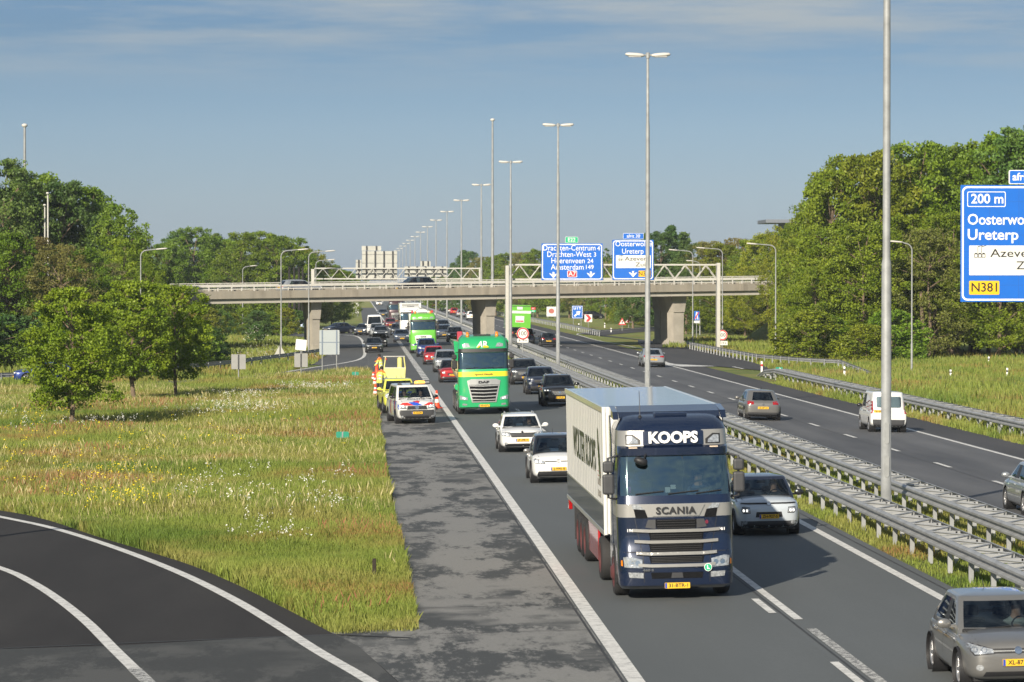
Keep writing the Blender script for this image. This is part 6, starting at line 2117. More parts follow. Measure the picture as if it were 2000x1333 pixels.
def truck_wheels(root, axles, r=0.5, rim=RIM, x=1.06, dual=()):
    for i, y in enumerate(axles):
        for s in (-1, 1):
            wheel(root, s * (x if i else x + 0.02), y, r, 0.33 if i == 0 else 0.42, rim, 0, dish=0.03 if i == 0 else -0.06)


def plate_at(root, bvh, z, reg, x=0.0):
    h = bvh.ray_cast(Vector((x, -3, z)), Vector((0, 1, 0)))[0]
    y = h.y - 0.03
    p = MB().prism(rrect(0.54, 0.122, 0.012, x, z), y, y + 0.04).build('number_plate', YELLOWPL, root)
    MB().box(x - 0.265, x - 0.222, y - 0.003, y + 0.001, z - 0.056, z + 0.056).build('plate_band', EUBLUE, p)
    mb = MB(); put_text(mb, reg, 0.108, T((x + 0.02, y - 0.003, z)), bold=0.002, width=0.41, extrude=0.001); mb.build('plate_text', INK, p)


def set_truck(root, p, away=False, length=0, rz=0.0):
    slope = -0.02 if EDGE_L < p.x < EDGE_R else 0.0
    root.location = p
    root.rotation_euler = (0, slope, (math.pi if away else 0) + rz)


# ---- the big navy lorry
SC_LV = [(0.24, 0.15, 1.16, 0.26, 0.03), (0.32, 0.02, 1.22, 0.28, 0.05), (0.62, 0.0, 1.235, 0.28, 0.06), (1.02, 0.03, 1.235, 0.27, 0.06), (1.06, 0.06, 1.235, 0.26, 0.06), (1.42, 0.07, 1.24, 0.25, 0.07), (1.78, 0.08, 1.24, 0.25, 0.08), (2.06, 0.09, 1.24, 0.25, 0.08), (2.24, 0.14, 1.235, 0.24, 0.08),
         (2.64, 0.24, 1.22, 0.22, 0.08), (3.06, 0.36, 1.195, 0.22, 0.08), (3.09, 0.30, 1.195, 0.24, 0.08), (3.25, 0.29, 1.19, 0.25, 0.07), (3.29, 0.40, 1.19, 0.28, 0.08), (3.62, 0.46, 1.175, 0.30, 0.08), (3.76, 0.58, 1.14, 0.34, 0.07), (3.88, 0.84, 1.06, 0.36, 0.06), (3.95, 1.25, 0.95, 0.30, 0.03)]
nav = thing('lorry', 'big navy blue lorry with white trailer reading WOLTER KOOPS', 'lorry', group='lorries')
bv = cab(nav, dict(paint=NAVY, glass=TRUCKGLASS, levels=SC_LV, wind=(8, 10), bands={6: 'all', 13: 'side'}, band=LBAND, dark=(10,), visor=NAVY))
Fm = '-y'
# front lettering panel and top lamps
put_decal('sign_panel', bv, [rrect(1.30, 0.30, 0.02, 0, 3.455)], Fm, NAVY, nav, 0.012, 0.02)
hk = bv.ray_cast(Vector((0, -3, 3.34)), Vector((0, 1, 0)))[0].y
mb = MB(); put_text(mb, 'KOOPS', 0.33, T((0, hk - 0.045, 3.455), up=(0, 0.18, 1)), bold=0.014, width=1.06, extrude=0.012); mb.build('lettering', WHITEP, nav)
for s in (1, -1):
    mp_ = (lambda q: q) if s > 0 else mirror_poly
    h = put_decal('roof_lamp', bv, [mp_([(0.70, 3.32), (1.02, 3.32), (1.02, 3.53), (0.86, 3.54), (0.70, 3.42)])], Fm, BLACKP, nav, 0.012)
    put_decal('lamp_lens', bv, [mp_([(0.75, 3.345), (0.99, 3.345), (0.99, 3.50), (0.88, 3.505), (0.76, 3.41)])], Fm, HEADL, h, 0.02)
    put_decal('marker_lamp', bv, [mp_([(0.78, 3.245), (0.96, 3.245), (0.96, 3.270), (0.78, 3.270)])], Fm, mat('marker_lens', (0.75, 0.6, 0.45), rough=0.3), nav, 0.02)
    # silver wing ends with dark vents, lamps over them
    put_decal('air_inlet', bv, [mp_([(0.60, 1.76), (0.86, 1.76), (0.90, 1.96), (0.66, 1.93)])], Fm, NET, nav, 0.014)
    put_decal('upper_lamp', bv, [mp_([(0.66, 1.94), (0.92, 1.96), (0.95, 2.05), (0.80, 2.06)])], Fm, HEADL, nav, 0.018)
    h = put_decal('headlight', bv, [mp_([(0.74, 0.70), (1.12, 0.72), (1.14, 0.93), (1.02, 0.95), (0.74, 0.88)])], Fm, HEADL, nav, 0.016, 0.01)
    mb = MB()
    for q in (0.84, 0.98):
        v_, f_ = decal(bv, [(s * q + 0.055 * math.cos(k / 10 * 6.2832), 0.81 + 0.055 * math.sin(k / 10 * 6.2832)) for k in range(10)], Fm, 0.03, 0.1); mb.add(v_, f_)
    mb.build('lamp_lens', CHROME, h)
    put_decal('fog_lamp', bv, [mp_([(0.72, 0.48), (1.02, 0.50), (1.04, 0.61), (0.72, 0.60)])], Fm, HEADL, nav, 0.014)
    put_decal('indicator', bv, [mp_([(1.150, 0.74), (1.185, 0.75), (1.185, 0.86), (1.155, 0.87)])], Fm, AMBER, nav, 0.018)
    mb = MB(); h_ = bv.ray_cast(Vector((s * 0.96, -3, 1.50)), Vector((0, 1, 0)))[0]
    put_text(mb, '1961', 0.085, T((s * 0.96, h_.y - 0.02, 1.50)), bold=0.003, width=0.17, extrude=0.002); mb.build('year_mark', WHITEP, nav)
put_decal('mask', bv, [[(-0.50, 1.80), (0.50, 1.80), (0.62, 2.03), (-0.62, 2.03)]], Fm, LBAND, nav, 0.016, 0.012)
mb = MB(); put_text(mb, 'SCANIA', 0.205, T((0, -0.055, 1.915)), bold=0.006, space=1.12, width=0.86, extrude=0.006); mb.build('maker_lettering', INK, nav)
mb = MB(); put_text(mb, '460 S', 0.07, T((-0.62, -0.075, 0.655)), bold=0.004, width=0.24, extrude=0.003); mb.build('model_lettering', CHROME, nav)
for za, zb_, w in ((1.53, 1.73, 0.42), (1.29, 1.47, 0.56), (1.05, 1.22, 0.56), (0.80, 0.94, 0.56)):
    h = put_decal('grille', bv, [[(-w, za), (w, za), (w + 0.03, zb_), (-w - 0.03, zb_)]], Fm, NET, nav, 0.012)
    mb = MB()
    for q in np.linspace(za + 0.02, zb_ - 0.02, 4):
        v_, f_ = decal(bv, [(-w * 0.97, q - 0.006), (w * 0.97, q - 0.006), (w * 0.97, q + 0.006), (-w * 0.97, q + 0.006)], Fm, 0.014, 0.2, 0.012); mb.add(v_, f_)
    mb.build('slat', BLACKP, h)
for q in ([(-0.66, 1.56), (-0.44, 1.53), (-0.44, 1.73), (-0.60, 1.73)], [(0.44, 1.53), (0.66, 1.56), (0.60, 1.73), (0.44, 1.73)]): put_decal('grille_surround', bv, [q], Fm, DARKP, nav, 0.013)
for z in (1.47, 1.235, 0.985, 0.73):
    w = 0.93 - 0.14 * (1.47 - z)
    w2 = 0.56
    put_decal('silver_bar', bv, [[(-w, z + 0.005), (-w2, z - 0.015), (w2, z - 0.015), (w, z + 0.005), (w, z + 0.068), (w2, z + 0.05), (-w2, z + 0.05), (-w, z + 0.068)]], Fm, LBAND, nav, 0.03, 0.03)
put_decal('lower_grille', bv, [[(-0.54, 0.47), (0.54, 0.47), (0.56, 0.60), (-0.56, 0.60)]], Fm, NET, nav, 0.012)
put_decal('radar_cover', bv, [[(-0.13, 0.48), (0.13, 0.48), (0.11, 0.595), (-0.11, 0.595)]], Fm, DARKP, nav, 0.025)
st = put_decal('round_sticker', bv, [[(0.66 + 0.085 * math.cos(k / 24 * 6.2832), 0.695 + 0.085 * math.sin(k / 24 * 6.2832)) for k in range(24)]], Fm, WHITEP, nav, 0.07)
put_decal('disc', bv, [[(0.66 + 0.073 * math.cos(k / 24 * 6.2832), 0.695 + 0.073 * math.sin(k / 24 * 6.2832)) for k in range(24)]], Fm, SGREEN, st, 0.074)
h_ = bv.ray_cast(Vector((0.66, -3, 0.695)), Vector((0, 1, 0)))[0]
mb = MB(); put_text(mb, 'L', 0.11, T((0.665, h_.y - 0.085, 0.697)), bold=0.006, extrude=0.002); mb.build('letter', WHITEP, st)
em = put_decal('emblem', bv, [[(0.66 + 0.035 * math.cos(k / 14 * 6.2832), 1.66 + 0.042 * math.sin(k / 14 * 6.2832)) for k in range(14)]], Fm, mat('emblem_red', (0.16, 0.02, 0.04), rough=0.3), nav, 0.02)
plate_at(nav, bv, 0.315, '31-BTR-1')
m = MB()
for z in (1.02, 2.10): m.box(-1.05, 1.05, 0.0, 0.005, z, z + 0.001)
m = MB()
for s in (-1, 1):
    v_, f_ = decal(bv, [(s * 0.70 - 0.006, 0.3), (s * 0.70 + 0.006, 0.3), (s * 0.72 + 0.006, 1.03), (s * 0.72 - 0.006, 1.03)], Fm, 0.004, 0.1); m.add(v_, f_)
    v_, f_ = decal(bv, [(s * 0.74 - 0.006, 1.03), (s * 0.74 + 0.006, 1.03), (s * 0.88 + 0.006, 1.76), (s * 0.88 - 0.006, 1.76)], Fm, 0.004, 0.1); m.add(v_, f_)
v_, f_ = decal(bv, [(-1.2, 1.03), (1.2, 1.03), (1.2, 1.045), (-1.2, 1.045)], Fm, 0.004, 0.1); m.add(v_, f_)
m.build('panel_gap', BLACKP, nav)
# things behind and on the windscreen
m = MB(); m.tube([(0.18, 0.27, 3.06), (0.22, 0.30, 2.8), (0.17, 0.26, 2.5), (0.16, 0.22, 2.28)], 0.010, 5); m.build('hanging_cable', INK, nav)
m = MB()
M = Matrix.Translation((-0.72, 0.10, 2.98)) @ Matrix.Rotation(R(18), 4, 'Y') @ Matrix.Diagonal((0.155, 0.10, 0.085, 1)) @ Matrix.Rotation(R(90), 4, 'Y')
m.lathe([(0, -1), (0.6, -0.85), (0.95, -0.4), (1, 0.2), (0.8, 0.75), (0, 1)], 12, M=M); m.tube([(-0.66, 0.12, 3.02), (-0.6, 0.24, 3.12)], 0.02, 5); m.build('kerb_mirror', BLACKP, nav)
m = MB(); m.box(-0.20, -0.09, 0.23, 0.24, 2.29, 2.40); m.box(-0.08, 0.03, 0.26, 0.27, 2.36, 2.45); m.build('card', WHITEP, nav)
m = MB(); m.box(-1.00, -0.94, 0.20, 0.21, 2.30, 2.43); m.build('pennant', mat('pennant_purple', (0.30, 0.06, 0.35)), nav)
# roof deflector, aerial and roof bars
m = MB()
m.prism([(1.05, 3.86), (1.30, 3.99), (2.0, 4.10), (2.15, 4.09), (2.15, 4.0), (1.5, 3.92)], -1.10, 1.10, 'x'); m.build('roof_deflector', NAVY, nav)
for s in (-1, 1): MB().prism([(1.0, 3.84), (1.25, 4.0), (2.2, 4.10), (2.2, 3.9), (1.4, 3.86)], s * 1.17 - 0.06, s * 1.17 + 0.06, 'x').build('deflector_end', NAVY, nav)
m = MB(); m.tube([(-0.66, 0.86, 3.88), (-0.66, 0.95, 4.45)], 0.008, 5); m.lathe([(0.05, 3.84), (0.03, 3.93), (0, 3.93)], 10, M=Matrix.Translation((-0.66, 0.86, 0))); m.build('aerial', BLACKP, nav)
m = MB(); m.box(-0.36, 0.36, 0.88, 1.5, 3.885, 3.975, 0.03); m.build('roof_hatch', NAVY, nav)
for s in (-1, 1):
    m = MB(); m.prism([(1.45, 0.6), (2.3, 0.6), (2.3, 3.9), (1.9, 3.9), (1.55, 3.2)], s * 1.235 - 0.012, s * 1.235 + 0.012, 'x'); m.build('side_deflector', NAVY, nav)
    m = MB(); m.prism([(0.86, 0.32)] + [(1.45 - 0.62 * math.cos(a), 0.52 + 0.62 * math.sin(a)) for a in [R(q) for q in range(0, 181, 15)]] + [(2.04, 0.32)], s * 1.20, s * 1.243, 'x'); m.build('wheel_arch', BLACKP, nav)
    m = MB(); m.box(s * 1.02 - 0.04 if s < 0 else 1.0, s * 1.0 if s < 0 else 1.06, 2.4, 4.6, 0.32, 1.05, 0.01); m.build('side_skirt', REDSK, nav)
truck_wheels(nav, (1.45, 5.2), 0.51, mat('rim_dark_red', (0.12, 0.04, 0.04), rough=0.5, metal=0.2), 1.07)
m = MB(); m.box(-0.45, 0.45, 1.0, 6.2, 0.55, 0.85); m.build('chassis', DARKP, nav)
# trailer
TRW = mat('trailer_white', (0.76, 0.755, 0.735), rough=0.45, var=0.06, vscale=0.6, coat=0.2)
y0, y1, zb_, zt_ = 3.0, 16.4, 1.22, 4.03
m = MB(); m.box(-1.30, 1.30, y0, y1, zb_, zt_ - 0.03); tb = m.build('trailer_box', TRW, nav)
ROOFM = mat('trailer_roof', (0.55, 0.57, 0.60), rough=0.10, metal=0.65, var=0.10, vscale=0.8)
m = MB(); m.box(-1.29, 1.29, y0 + 0.01, y1 - 0.01, zt_ - 0.03, zt_ + 0.0); m.build('trailer_roof', ROOFM, nav)
m = MB()
for s in (-1, 1):
    m.box(s * 1.30 - 0.03, s * 1.30 + 0.03, y0 - 0.01, y1, zt_ - 0.12, zt_ + 0.012, 0.01)
    m.tube([(s * 1.28, y0 + 0.02, zb_ - 0.02), (s * 1.28, y0 + 0.02, zt_)], 0.05, 10)
m.box(-1.3, 1.3, y0 - 0.012, y0 + 0.05, zt_ - 0.12, zt_ + 0.012)
m.build('edge_trim', WHITET, nav)
for s in (-1, 1):
    m = MB()
    y = y0 + 0.35
    while y < y1 - 0.2:
        m.box(s * 1.302 - 0.004, s * 1.302 + 0.004, y, y + 0.012, zb_ + 0.6, zt_ - 0.13); y += 0.58
    m.build('panel_seam', mat('seam_grey', (0.40, 0.39, 0.36), rough=0.6), tb)
m = MB()
for s in (-1, 1): m.box(s * 1.303 - 0.004, s * 1.303 + 0.004, y0 + 0.1, y1 - 0.02, zb_ + 0.02, zb_ + 0.60)
m.build('lower_band', mat('band_slate', (0.055, 0.065, 0.085), rough=0.4, coat=0.4), tb)
m = MB()
for s in (-1, 1):
    m.box(s * 1.312 - 0.012, s * 1.312 + 0.012, y0 + 0.05, y1, zb_ - 0.05, zb_ + 0.05, 0.006)
    m.box(s * 1.306 - 0.005, s * 1.306 + 0.005, y0 + 0.1, y1, zb_ + 0.59, zb_ + 0.625)
m.build('rub_rail', SILVERP, tb)
mb = MB(); put_text(mb, 'WOLTER KOOPS', 1.02, T((-1.308, 9.6, 2.78), right=(0, -1, 0)), bold=0.012, width=8.0, extrude=0.003); mb.build('side_lettering', mat('letter_green', (0.030, 0.040, 0.022), rough=0.4), tb)
mb = MB()
for k in range(5):
    a, zz = 4.9 - 0.12 * k, 3.42 - 0.17 * k
    mb.add([(-1.310, a, zz - 0.45), (-1.310, a - 0.36, zz - 0.30), (-1.310, a - 0.26, zz + 0.02), (-1.310, a + 0.05, zz + 0.10)], [(0, 1, 2, 3)])
mb.build('leaf_emblem', mat('letter_green2', (0.10, 0.13, 0.05)), tb)
mb = MB()
put_text(mb, 'TRANSPORT', 0.2, T((-1.309, 4.5, 2.28), right=(0, -1, 0)), bold=0.004, width=1.0, extrude=0.002); put_text(mb, 'ZEEWOLDE', 0.2, T((-1.309, 4.5, 2.02), right=(0, -1, 0)), bold=0.004, width=0.9, extrude=0.002)
mb.build('side_note', mat('letter_grey', (0.20, 0.19, 0.17)), tb)
mb = MB()
for zz in (2.52, 2.42): mb.box(-1.309, -1.306, 4.0, 5.0, zz, zz + 0.012)
mb.build('red_rule', mat('rule_red', (0.4, 0.05, 0.05)), tb)
for s in (-1, 1):
    m = MB(); m.box(s * 1.20 - 0.03, s * 1.20 + 0.03, 6.4, 9.6, 0.34, 1.10, 0.02); m.build('side_skirt', REDSK, nav)
    m = MB(); m.box(s * 1.15 - 0.12, s * 1.15 + 0.12, 14.2, 14.24, 0.25, 1.15); m.build('mudflap', BLACKP, nav)
    m = MB(); m.box(s * 1.26 - 0.05, s * 1.26 + 0.05, 15.9, 16.25, 0.9, 1.15, 0.02); m.build('corner_lamp', TAIL, nav)
for y in (10.4, 11.72, 13.04):
    for s in (-1, 1): wheel(nav, s * 1.07, y, 0.51, 0.42, mat('rim_dark_red', (0.12, 0.04, 0.04)), 0, dish=-0.06)
m = MB(); m.box(-0.5, 0.5, 6, 16, 0.85, 1.2); m.box(-1.15, 1.15, 2.8, 15.9, 1.14, 1.21); m.build('trailer_chassis', DARKP, nav)
pN = gp(1311, 1160); pN.y -= 1.45
set_truck(nav, pN)
dv = bust(nav.matrix_basis @ Vector((0.62, 1.30, 1.86)), 'lorry driver holding a cup at the wheel of the navy lorry', shirt=mat('shirt_blue', (0.10, 0.13, 0.20), rough=0.9))
dv.rotation_euler = nav.rotation_euler

# ---- the other lorries share one cab form
DF_LV = [(0.30, 0.15, 1.18, 0.24, 0.03), (0.38, 0.02, 1.23, 0.26, 0.05), (0.74, 0.0, 1.24, 0.26, 0.06), (1.10, 0.03, 1.24, 0.26, 0.07), (1.60, 0.06, 1.24, 0.25, 0.08), (1.86, 0.07, 1.24, 0.25, 0.08), (2.10, 0.10, 1.235, 0.24, 0.08), (2.22, 0.14, 1.23, 0.24, 0.08),
         (2.60, 0.22, 1.225, 0.22, 0.08), (3.02, 0.32, 1.21, 0.22, 0.08), (3.05, 0.20, 1.21, 0.26, 0.08), (3.22, 0.22, 1.205, 0.26, 0.08), (3.26, 0.34, 1.20, 0.28, 0.08), (3.55, 0.42, 1.18, 0.30, 0.08), (3.72, 0.60, 1.13, 0.34, 0.07), (3.82, 0.95, 1.04, 0.34, 0.05), (3.88, 1.5, 0.95, 0.30, 0.03)]


def daf(root, P, grm, lettering, letm, reg, band=None, white_mask=False, beacons=True, top_text=None):
    bv = cab(root, dict(paint=P, glass=TRUCKGLASS, levels=DF_LV, wind=(7, 9), bands={5: 'all'} if band else {}, band=band, dark=(10,), visor=BLACKP, mirror=BLACKP))
    for s in (1, -1):
        mp_ = (lambda q: q) if s > 0 else mirror_poly
        h = put_decal('headlight', bv, [mp_([(0.80, 0.72), (1.16, 0.74), (1.20, 0.94), (1.12, 0.95), (0.80, 0.84)])], Fm, HEADL, root, 0.014, 0.008)
        put_decal('lamp_lens', bv, [mp_([(0.90, 0.76), (1.05, 0.77), (1.05, 0.87), (0.90, 0.84)])], Fm, LAMPON, h, 0.022)
        put_decal('fog_lamp', bv, [mp_([(0.84, 0.46), (1.06, 0.47), (1.06, 0.56), (0.84, 0.54)])], Fm, HEADL, root, 0.012)
        put_decal('roof_lamp', bv, [mp_([(0.62, 3.30), (0.98, 3.31), (1.0, 3.44), (0.84, 3.50), (0.70, 3.48)])], Fm, HEADL, root, 0.014, 0.01)
        m = MB(); m.prism([(0.86, 0.34)] + [(1.45 - 0.62 * math.cos(a), 0.52 + 0.62 * math.sin(a)) for a in [R(q) for q in range(0, 181, 15)]] + [(2.04, 0.34)], s * 1.20, s * 1.246, 'x'); m.build('wheel_arch', BLACKP, root)
        if beacons:
            m = MB(); m.lathe([(0.0, 4.04), (0.07, 4.0), (0.08, 3.86), (0.10, 3.80), (0.0, 3.8)], 12, M=Matrix.Translation((s * 0.72, 0.95, 0.0))); m.build('beacon', AMBER, root)
    h = put_decal('grille_surround', bv, [[(-0.60, 0.60), (0.60, 0.60), (0.82, 1.66), (0.60, 1.74), (-0.60, 1.74), (-0.82, 1.66)]], Fm, SILVERP if not white_mask else WHITET, root, 0.02, 0.015)
    put_decal('grille_mesh', bv, [[(-0.54, 0.66), (0.54, 0.66), (0.72, 1.46), (-0.72, 1.46)]], Fm, NET, h, 0.042)
    for q in (0.74, 0.90, 1.07, 1.24, 1.41):
        w = lerp(0.55, 0.71, (q - 0.7) / 0.75)
        mb = MB(); v_, f_ = decal(bv, [(-w, q - 0.012), (0, q - 0.035), (w, q - 0.012), (w, q + 0.035), (0, q + 0.012), (-w, q + 0.035)], Fm, 0.045, 0.2, 0.02); mb.add(v_, f_); mb.build('silver_bar', SILVERP, h)
    hy = bv.ray_cast(Vector((0, -3, 1.58)), Vector((0, 1, 0)))[0].y
    mb = MB(); put_text(mb, 'DAF', 0.15, T((0, hy - 0.065, 1.585)), bold=0.008, width=0.52, extrude=0.004); mb.build('maker_lettering', INK, h)
    if top_text:
        hy = bv.ray_cast(Vector((0, -3, 3.4)), Vector((0, 1, 0)))[0].y
        for (t_, mm, sz, dx, zz, sh_, bd) in top_text:
            mb = MB(); put_text(mb, t_, sz, T((dx, hy - 0.045, zz)), bold=bd, shear=sh_, extrude=0.004); mb.build('roof_lettering', mm, root)
    if lettering:
        hy = bv.ray_cast(Vector((0, -3, 1.98)), Vector((0, 1, 0)))[0].y
        mb = MB(); put_text(mb, lettering, 0.13, T((0, hy - 0.03, 1.975)), bold=0.001, width=0.9, extrude=0.002); mb.build('front_lettering', letm, root)
    put_decal('sun_hatch', bv, [], Fm, BLACKP, root) if False else None
    m = MB(); m.box(-0.42, 0.42, 0.98, 1.5, 3.82, 3.90, 0.02); m.build('roof_hatch', BLACKP, root)
    plate_at(root, bv, 0.44, reg)
    truck_wheels(root, (1.45, 4.2, 5.5), 0.5, RIM, 1.07)
    m = MB(); m.box(-0.45, 0.45, 1.0, 6.2, 0.55, 0.9); m.build('chassis', DARKP, root)
    return bv


grn = thing('lorry', 'green and yellow bulk lorry marked AR with a silver grille', 'lorry', group='lorries')
b_ = daf(grn, GREENK, None, 'Agrarisch Klimaatfit', mat('letter_olive', (0.10, 0.10, 0.02)), 'XD-837-J', band=YEL, top_text=[('A', WHITEP, 0.42, -0.17, 3.42, 0.3, 0.008), ('R', WHITEP, 0.42, 0.14, 3.42, 0.0, 0.008)])
mb = MB(); hy = b_.ray_cast(Vector((0, -3, 3.31)), Vector((0, 1, 0)))[0].y
mb.prism([(-0.30, 3.27), (-0.20, 3.27), (-0.11, 3.38), (-0.20, 3.38)], hy - 0.062, hy - 0.05); mb.prism([(0.02, 3.27), (0.30, 3.27), (0.24, 3.36), (0.02, 3.36)], hy - 0.062, hy - 0.05); mb.build('roof_lettering', YEL, grn)
CREAM = mat('silo_cream', (0.62, 0.52, 0.28), rough=0.45, coat=0.3, var=0.06)
m = MB()
rows = []
for y, k in ((2.6, 0.80), (2.9, 0.98), (3.2, 1.0), (6.0, 1.0), (8.8, 1.0), (9.1, 0.9)):
    rows.append([(1.34 * k * math.sin(a) * (1.0 if math.cos(a) < 0.2 else 1.0), y, 2.25 - 1.15 * k * math.cos(a)) for a in [R(q) for q in range(-112, 113, 16)]])
vs_, fs_ = grid_mesh(rows, False); m.add(vs_, fs_, True); m.build('silo_body', CREAM, grn)
m = MB()
for s in (-1, 1): m.prism([(s * 1.08, 2.95), (s * 1.36, 3.45), (s * 1.36, 3.58), (s * 0.95, 3.52)], 2.5, 9.2)
m.prism([(-1.3, 2.6), (1.3, 2.6), (1.36, 3.5), (-1.36, 3.5)], 2.45, 2.6)
m.prism([(-0.95, 3.5), (0.95, 3.5), (0.62, 3.72), (-0.62, 3.72)], 2.5, 9.2); m.build('silo_top', GREENK, grn)
m = MB(); m.tube([(-0.5, 2.6, 3.76), (-0.5, 9.0, 3.76)], 0.05, 6); m.tube([(0.55, 2.6, 3.76), (0.55, 9.0, 3.76)], 0.05, 6)
for k in range(9): m.box(0.75, 1.3, 2.8 + 0.75 * k, 2.85 + 0.75 * k, 3.56, 3.66)
m.build('walkway', mat('green_dark', (0.02, 0.22, 0.09)), grn)
m = MB(); m.box(-1.0, -0.72, 8.6, 9.0, 3.5, 3.95, 0.05); m.build('hatch_cover', mat('hatch_red', (0.4, 0.03, 0.06)), grn)
for s in (-1, 1):
    m = MB(); m.box(s * 1.15 - 0.1, s * 1.15 + 0.1, 2.3, 3.5, 0.45, 1.05, 0.06); m.tube([(s * 1.2, 2.2, 1.3), (s * 1.2, 3.5, 1.3)], 0.17, 10); m.build('side_tank', GREENK, grn)
for y in (7.4, 8.6):
    for s in (-1, 1): wheel(grn, s * 1.07, y, 0.5, 0.42, RIM, 0, dish=-0.06)
p = gp(944, 808); p.y -= 1.45; set_truck(grn, p); grn.scale = (1.05,) * 3

lim = thing('lorry', 'lime green lorry with white roof box seen under the overpass', 'lorry', group='lorries')
daf(lim, GREENL, None, None, None, 'BX-12-RT', white_mask=True, top_text=[('ABZ', WHITEP, 0.20, -0.28, 3.40, 0.2, 0.012), ('Diervoeding', WHITEP, 0.11, 0.2, 3.38, 0.0, 0.001)])
m = MB(); m.box(-0.85, 0.70, 1.1, 2.1, 3.86, 4.02, 0.05); m.prism([(-0.6, 4.02), (0.45, 4.02), (0.25, 4.18), (-0.35, 4.18)], 1.2, 2.1); m.build('roof_box', WHITET, lim)
m = MB()
for s in (-1, 1): m.lathe([(0.09, 3.85), (0.09, 4.05), (0, 4.08)], 10, M=Matrix.Translation((s * 0.95 - 0.05, 1.05, 0)))
m.build('roof_beacon', SRED, lim)
m = MB(); m.box(-1.27, 1.27, 2.5, 9.0, 1.0, 3.75, 0.05); m.build('cargo_box', WHITET, lim)
m = MB(); m.box(-1.285, 1.285, 2.48, 9.02, 1.0, 1.8); m.build('box_band', GREENL, lim)
p = gp(827, 690); p.y -= 1.45; set_truck(lim, p)

wht = thing('lorry', 'white lorry with a red bumper behind the lime green one', 'lorry', group='lorries')
daf(wht, WHITET, None, None, None, 'BZ-77-GH', white_mask=True, beacons=False, top_text=[('Logistiek', DARKP, 0.16, 0, 3.42, 0.0, 0.003)])
m = MB(); m.box(-1.26, 1.26, -0.10, 0.3, 0.34, 0.62, 0.04); m.build('bumper', SRED, wht)
m = MB(); m.box(-1.29, 1.29, 2.5, 15, 1.1, 4.25, 0.04); m.build('cargo_box', WHITET, wht)
m = MB(); m.box(-1.0, 1.0, 2.46, 2.5, 3.95, 4.15); m.build('box_mark', SBACKG, wht)
p = gp(803, 662); p.y -= 1.45; set_truck(wht, p)
drk = thing('lorry', 'dark tanker lorry behind the white one in the distance', 'lorry', group='lorries')
daf(drk, paint('maroon_dark', (0.05, 0.02, 0.025)), None, None, None, 'BV-55-LK', beacons=False)
m = MB(); m.tube([(0, 2.6, 2.5), (0, 2.8, 2.5), (0, 12.8, 2.5), (0, 13, 2.5)], [1.0, 1.25, 1.25, 1.0], 20); m.build('tank', CHROME, drk)
p = gp(774, 632); p.y -= 1.45; set_truck(drk, p)
wt2 = copy_tree(wht); wt2['label'] = 'small far white lorry on the distant oncoming lane'; p = gp(777, 612); set_truck(wt2, p)

# ---- lorries seen from behind
def rear_lorry(label, px, py, body, h, extra=None):
    root = thing('lorry', label, 'lorry', group='lorries')
    m = MB(); m.box(-1.27, 1.27, -13, 0, 1.15, h, 0.03); m.build('cargo_box', body, root)
    m = MB(); m.box(-0.008, 0.008, 0.0, 0.012, 1.2, h - 0.1); m.box(-1.2, 1.2, 0.0, 0.03, h - 0.16, h - 0.10); m.build('door_gap', DARKP, root)
    m = MB(); m.box(-1.15, 1.15, -0.2, 0.0, 0.62, 0.78); m.box(-0.55, 0.55, -0.3, -0.02, 0.4, 0.95); m.build('bumper', DARKP, root)
    for s in (-1, 1):
        m = MB(); m.box(s * 1.0 - 0.2, s * 1.0 + 0.2, 0.0, 0.04, 0.82, 0.98); m.build('tail_light', TAIL, root)
        for y in (-2, -3.3, -4.6): wheel(root, s * 1.07, y, 0.5, 0.42, RIM, 0, dish=-0.06)
    m = MB(); m.box(-0.27, 0.27, 0.0, 0.02, 0.6, 0.72); m.build('number_plate', YELLOWPL, root)
    p = gp(px, py); set_truck(root, p, False)
    root.rotation_euler.z = math.pi
    root.location.y = p.y + 0.0
    return root


# built facing away: local +y is the tail, turned round so that it faces the camera
rl = rear_lorry('lime green lorry driving away under the overpass with a white panel on its doors', 1014.5, 664, GREENL, 4.0)
m = MB(); m.box(-1.29, 1.29, 0.0, 0.02, 3.05, 3.35); m.box(-0.5, 0.5, 0.0, 0.022, 2.0, 2.75); m.box(-0.3, 0.35, 0.0, 0.024, 3.5, 3.8); m.build('white_panel', WHITET, rl)
m = MB(); m.box(-0.42, 0.42, 0.024, 0.03, 2.08, 2.22); m.build('panel_mark', SRED, rl)
rear_lorry('white box lorry in the far queue driving away', 910.5, 613, WHITET, 3.9)
rear_lorry('second white box lorry at the far end of the queue', 868, 603, WHITET, 4.0)

# ---- police van, yellow pickup, trailer
PB_ = mat('police_blue', (0.012, 0.08, 0.50), rough=0.35, coat=0.5); PR_ = mat('police_red', (0.55, 0.025, 0.02), rough=0.35, coat=0.5)
vp = place('van', 'cream_white', 'white police van with red and blue stripes standing on the hard shoulder', 811, 827, rz=R(6), group=None, name='police_van', cat='van')
bod = [c for c in vp.children if c.name.startswith('body')][0]
bvv = BVHTree.FromPolygons([v.co.copy() for v in bod.data.vertices], [list(p.vertices) for p in bod.data.polygons])
put_decal('red_stripe', bvv, [[(-0.86, 0.93), (-0.55, 0.90), (-0.12, 0.90), (-0.46, 1.04), (-0.70, 1.03)], [(0.30, 0.90), (0.62, 0.90), (0.86, 0.98), (0.78, 1.04), (0.56, 1.03)], [(-0.22, 1.09), (0.06, 0.98), (0.16, 1.10), (0.05, 1.13)]], Fm, PR_, vp, 0.012)
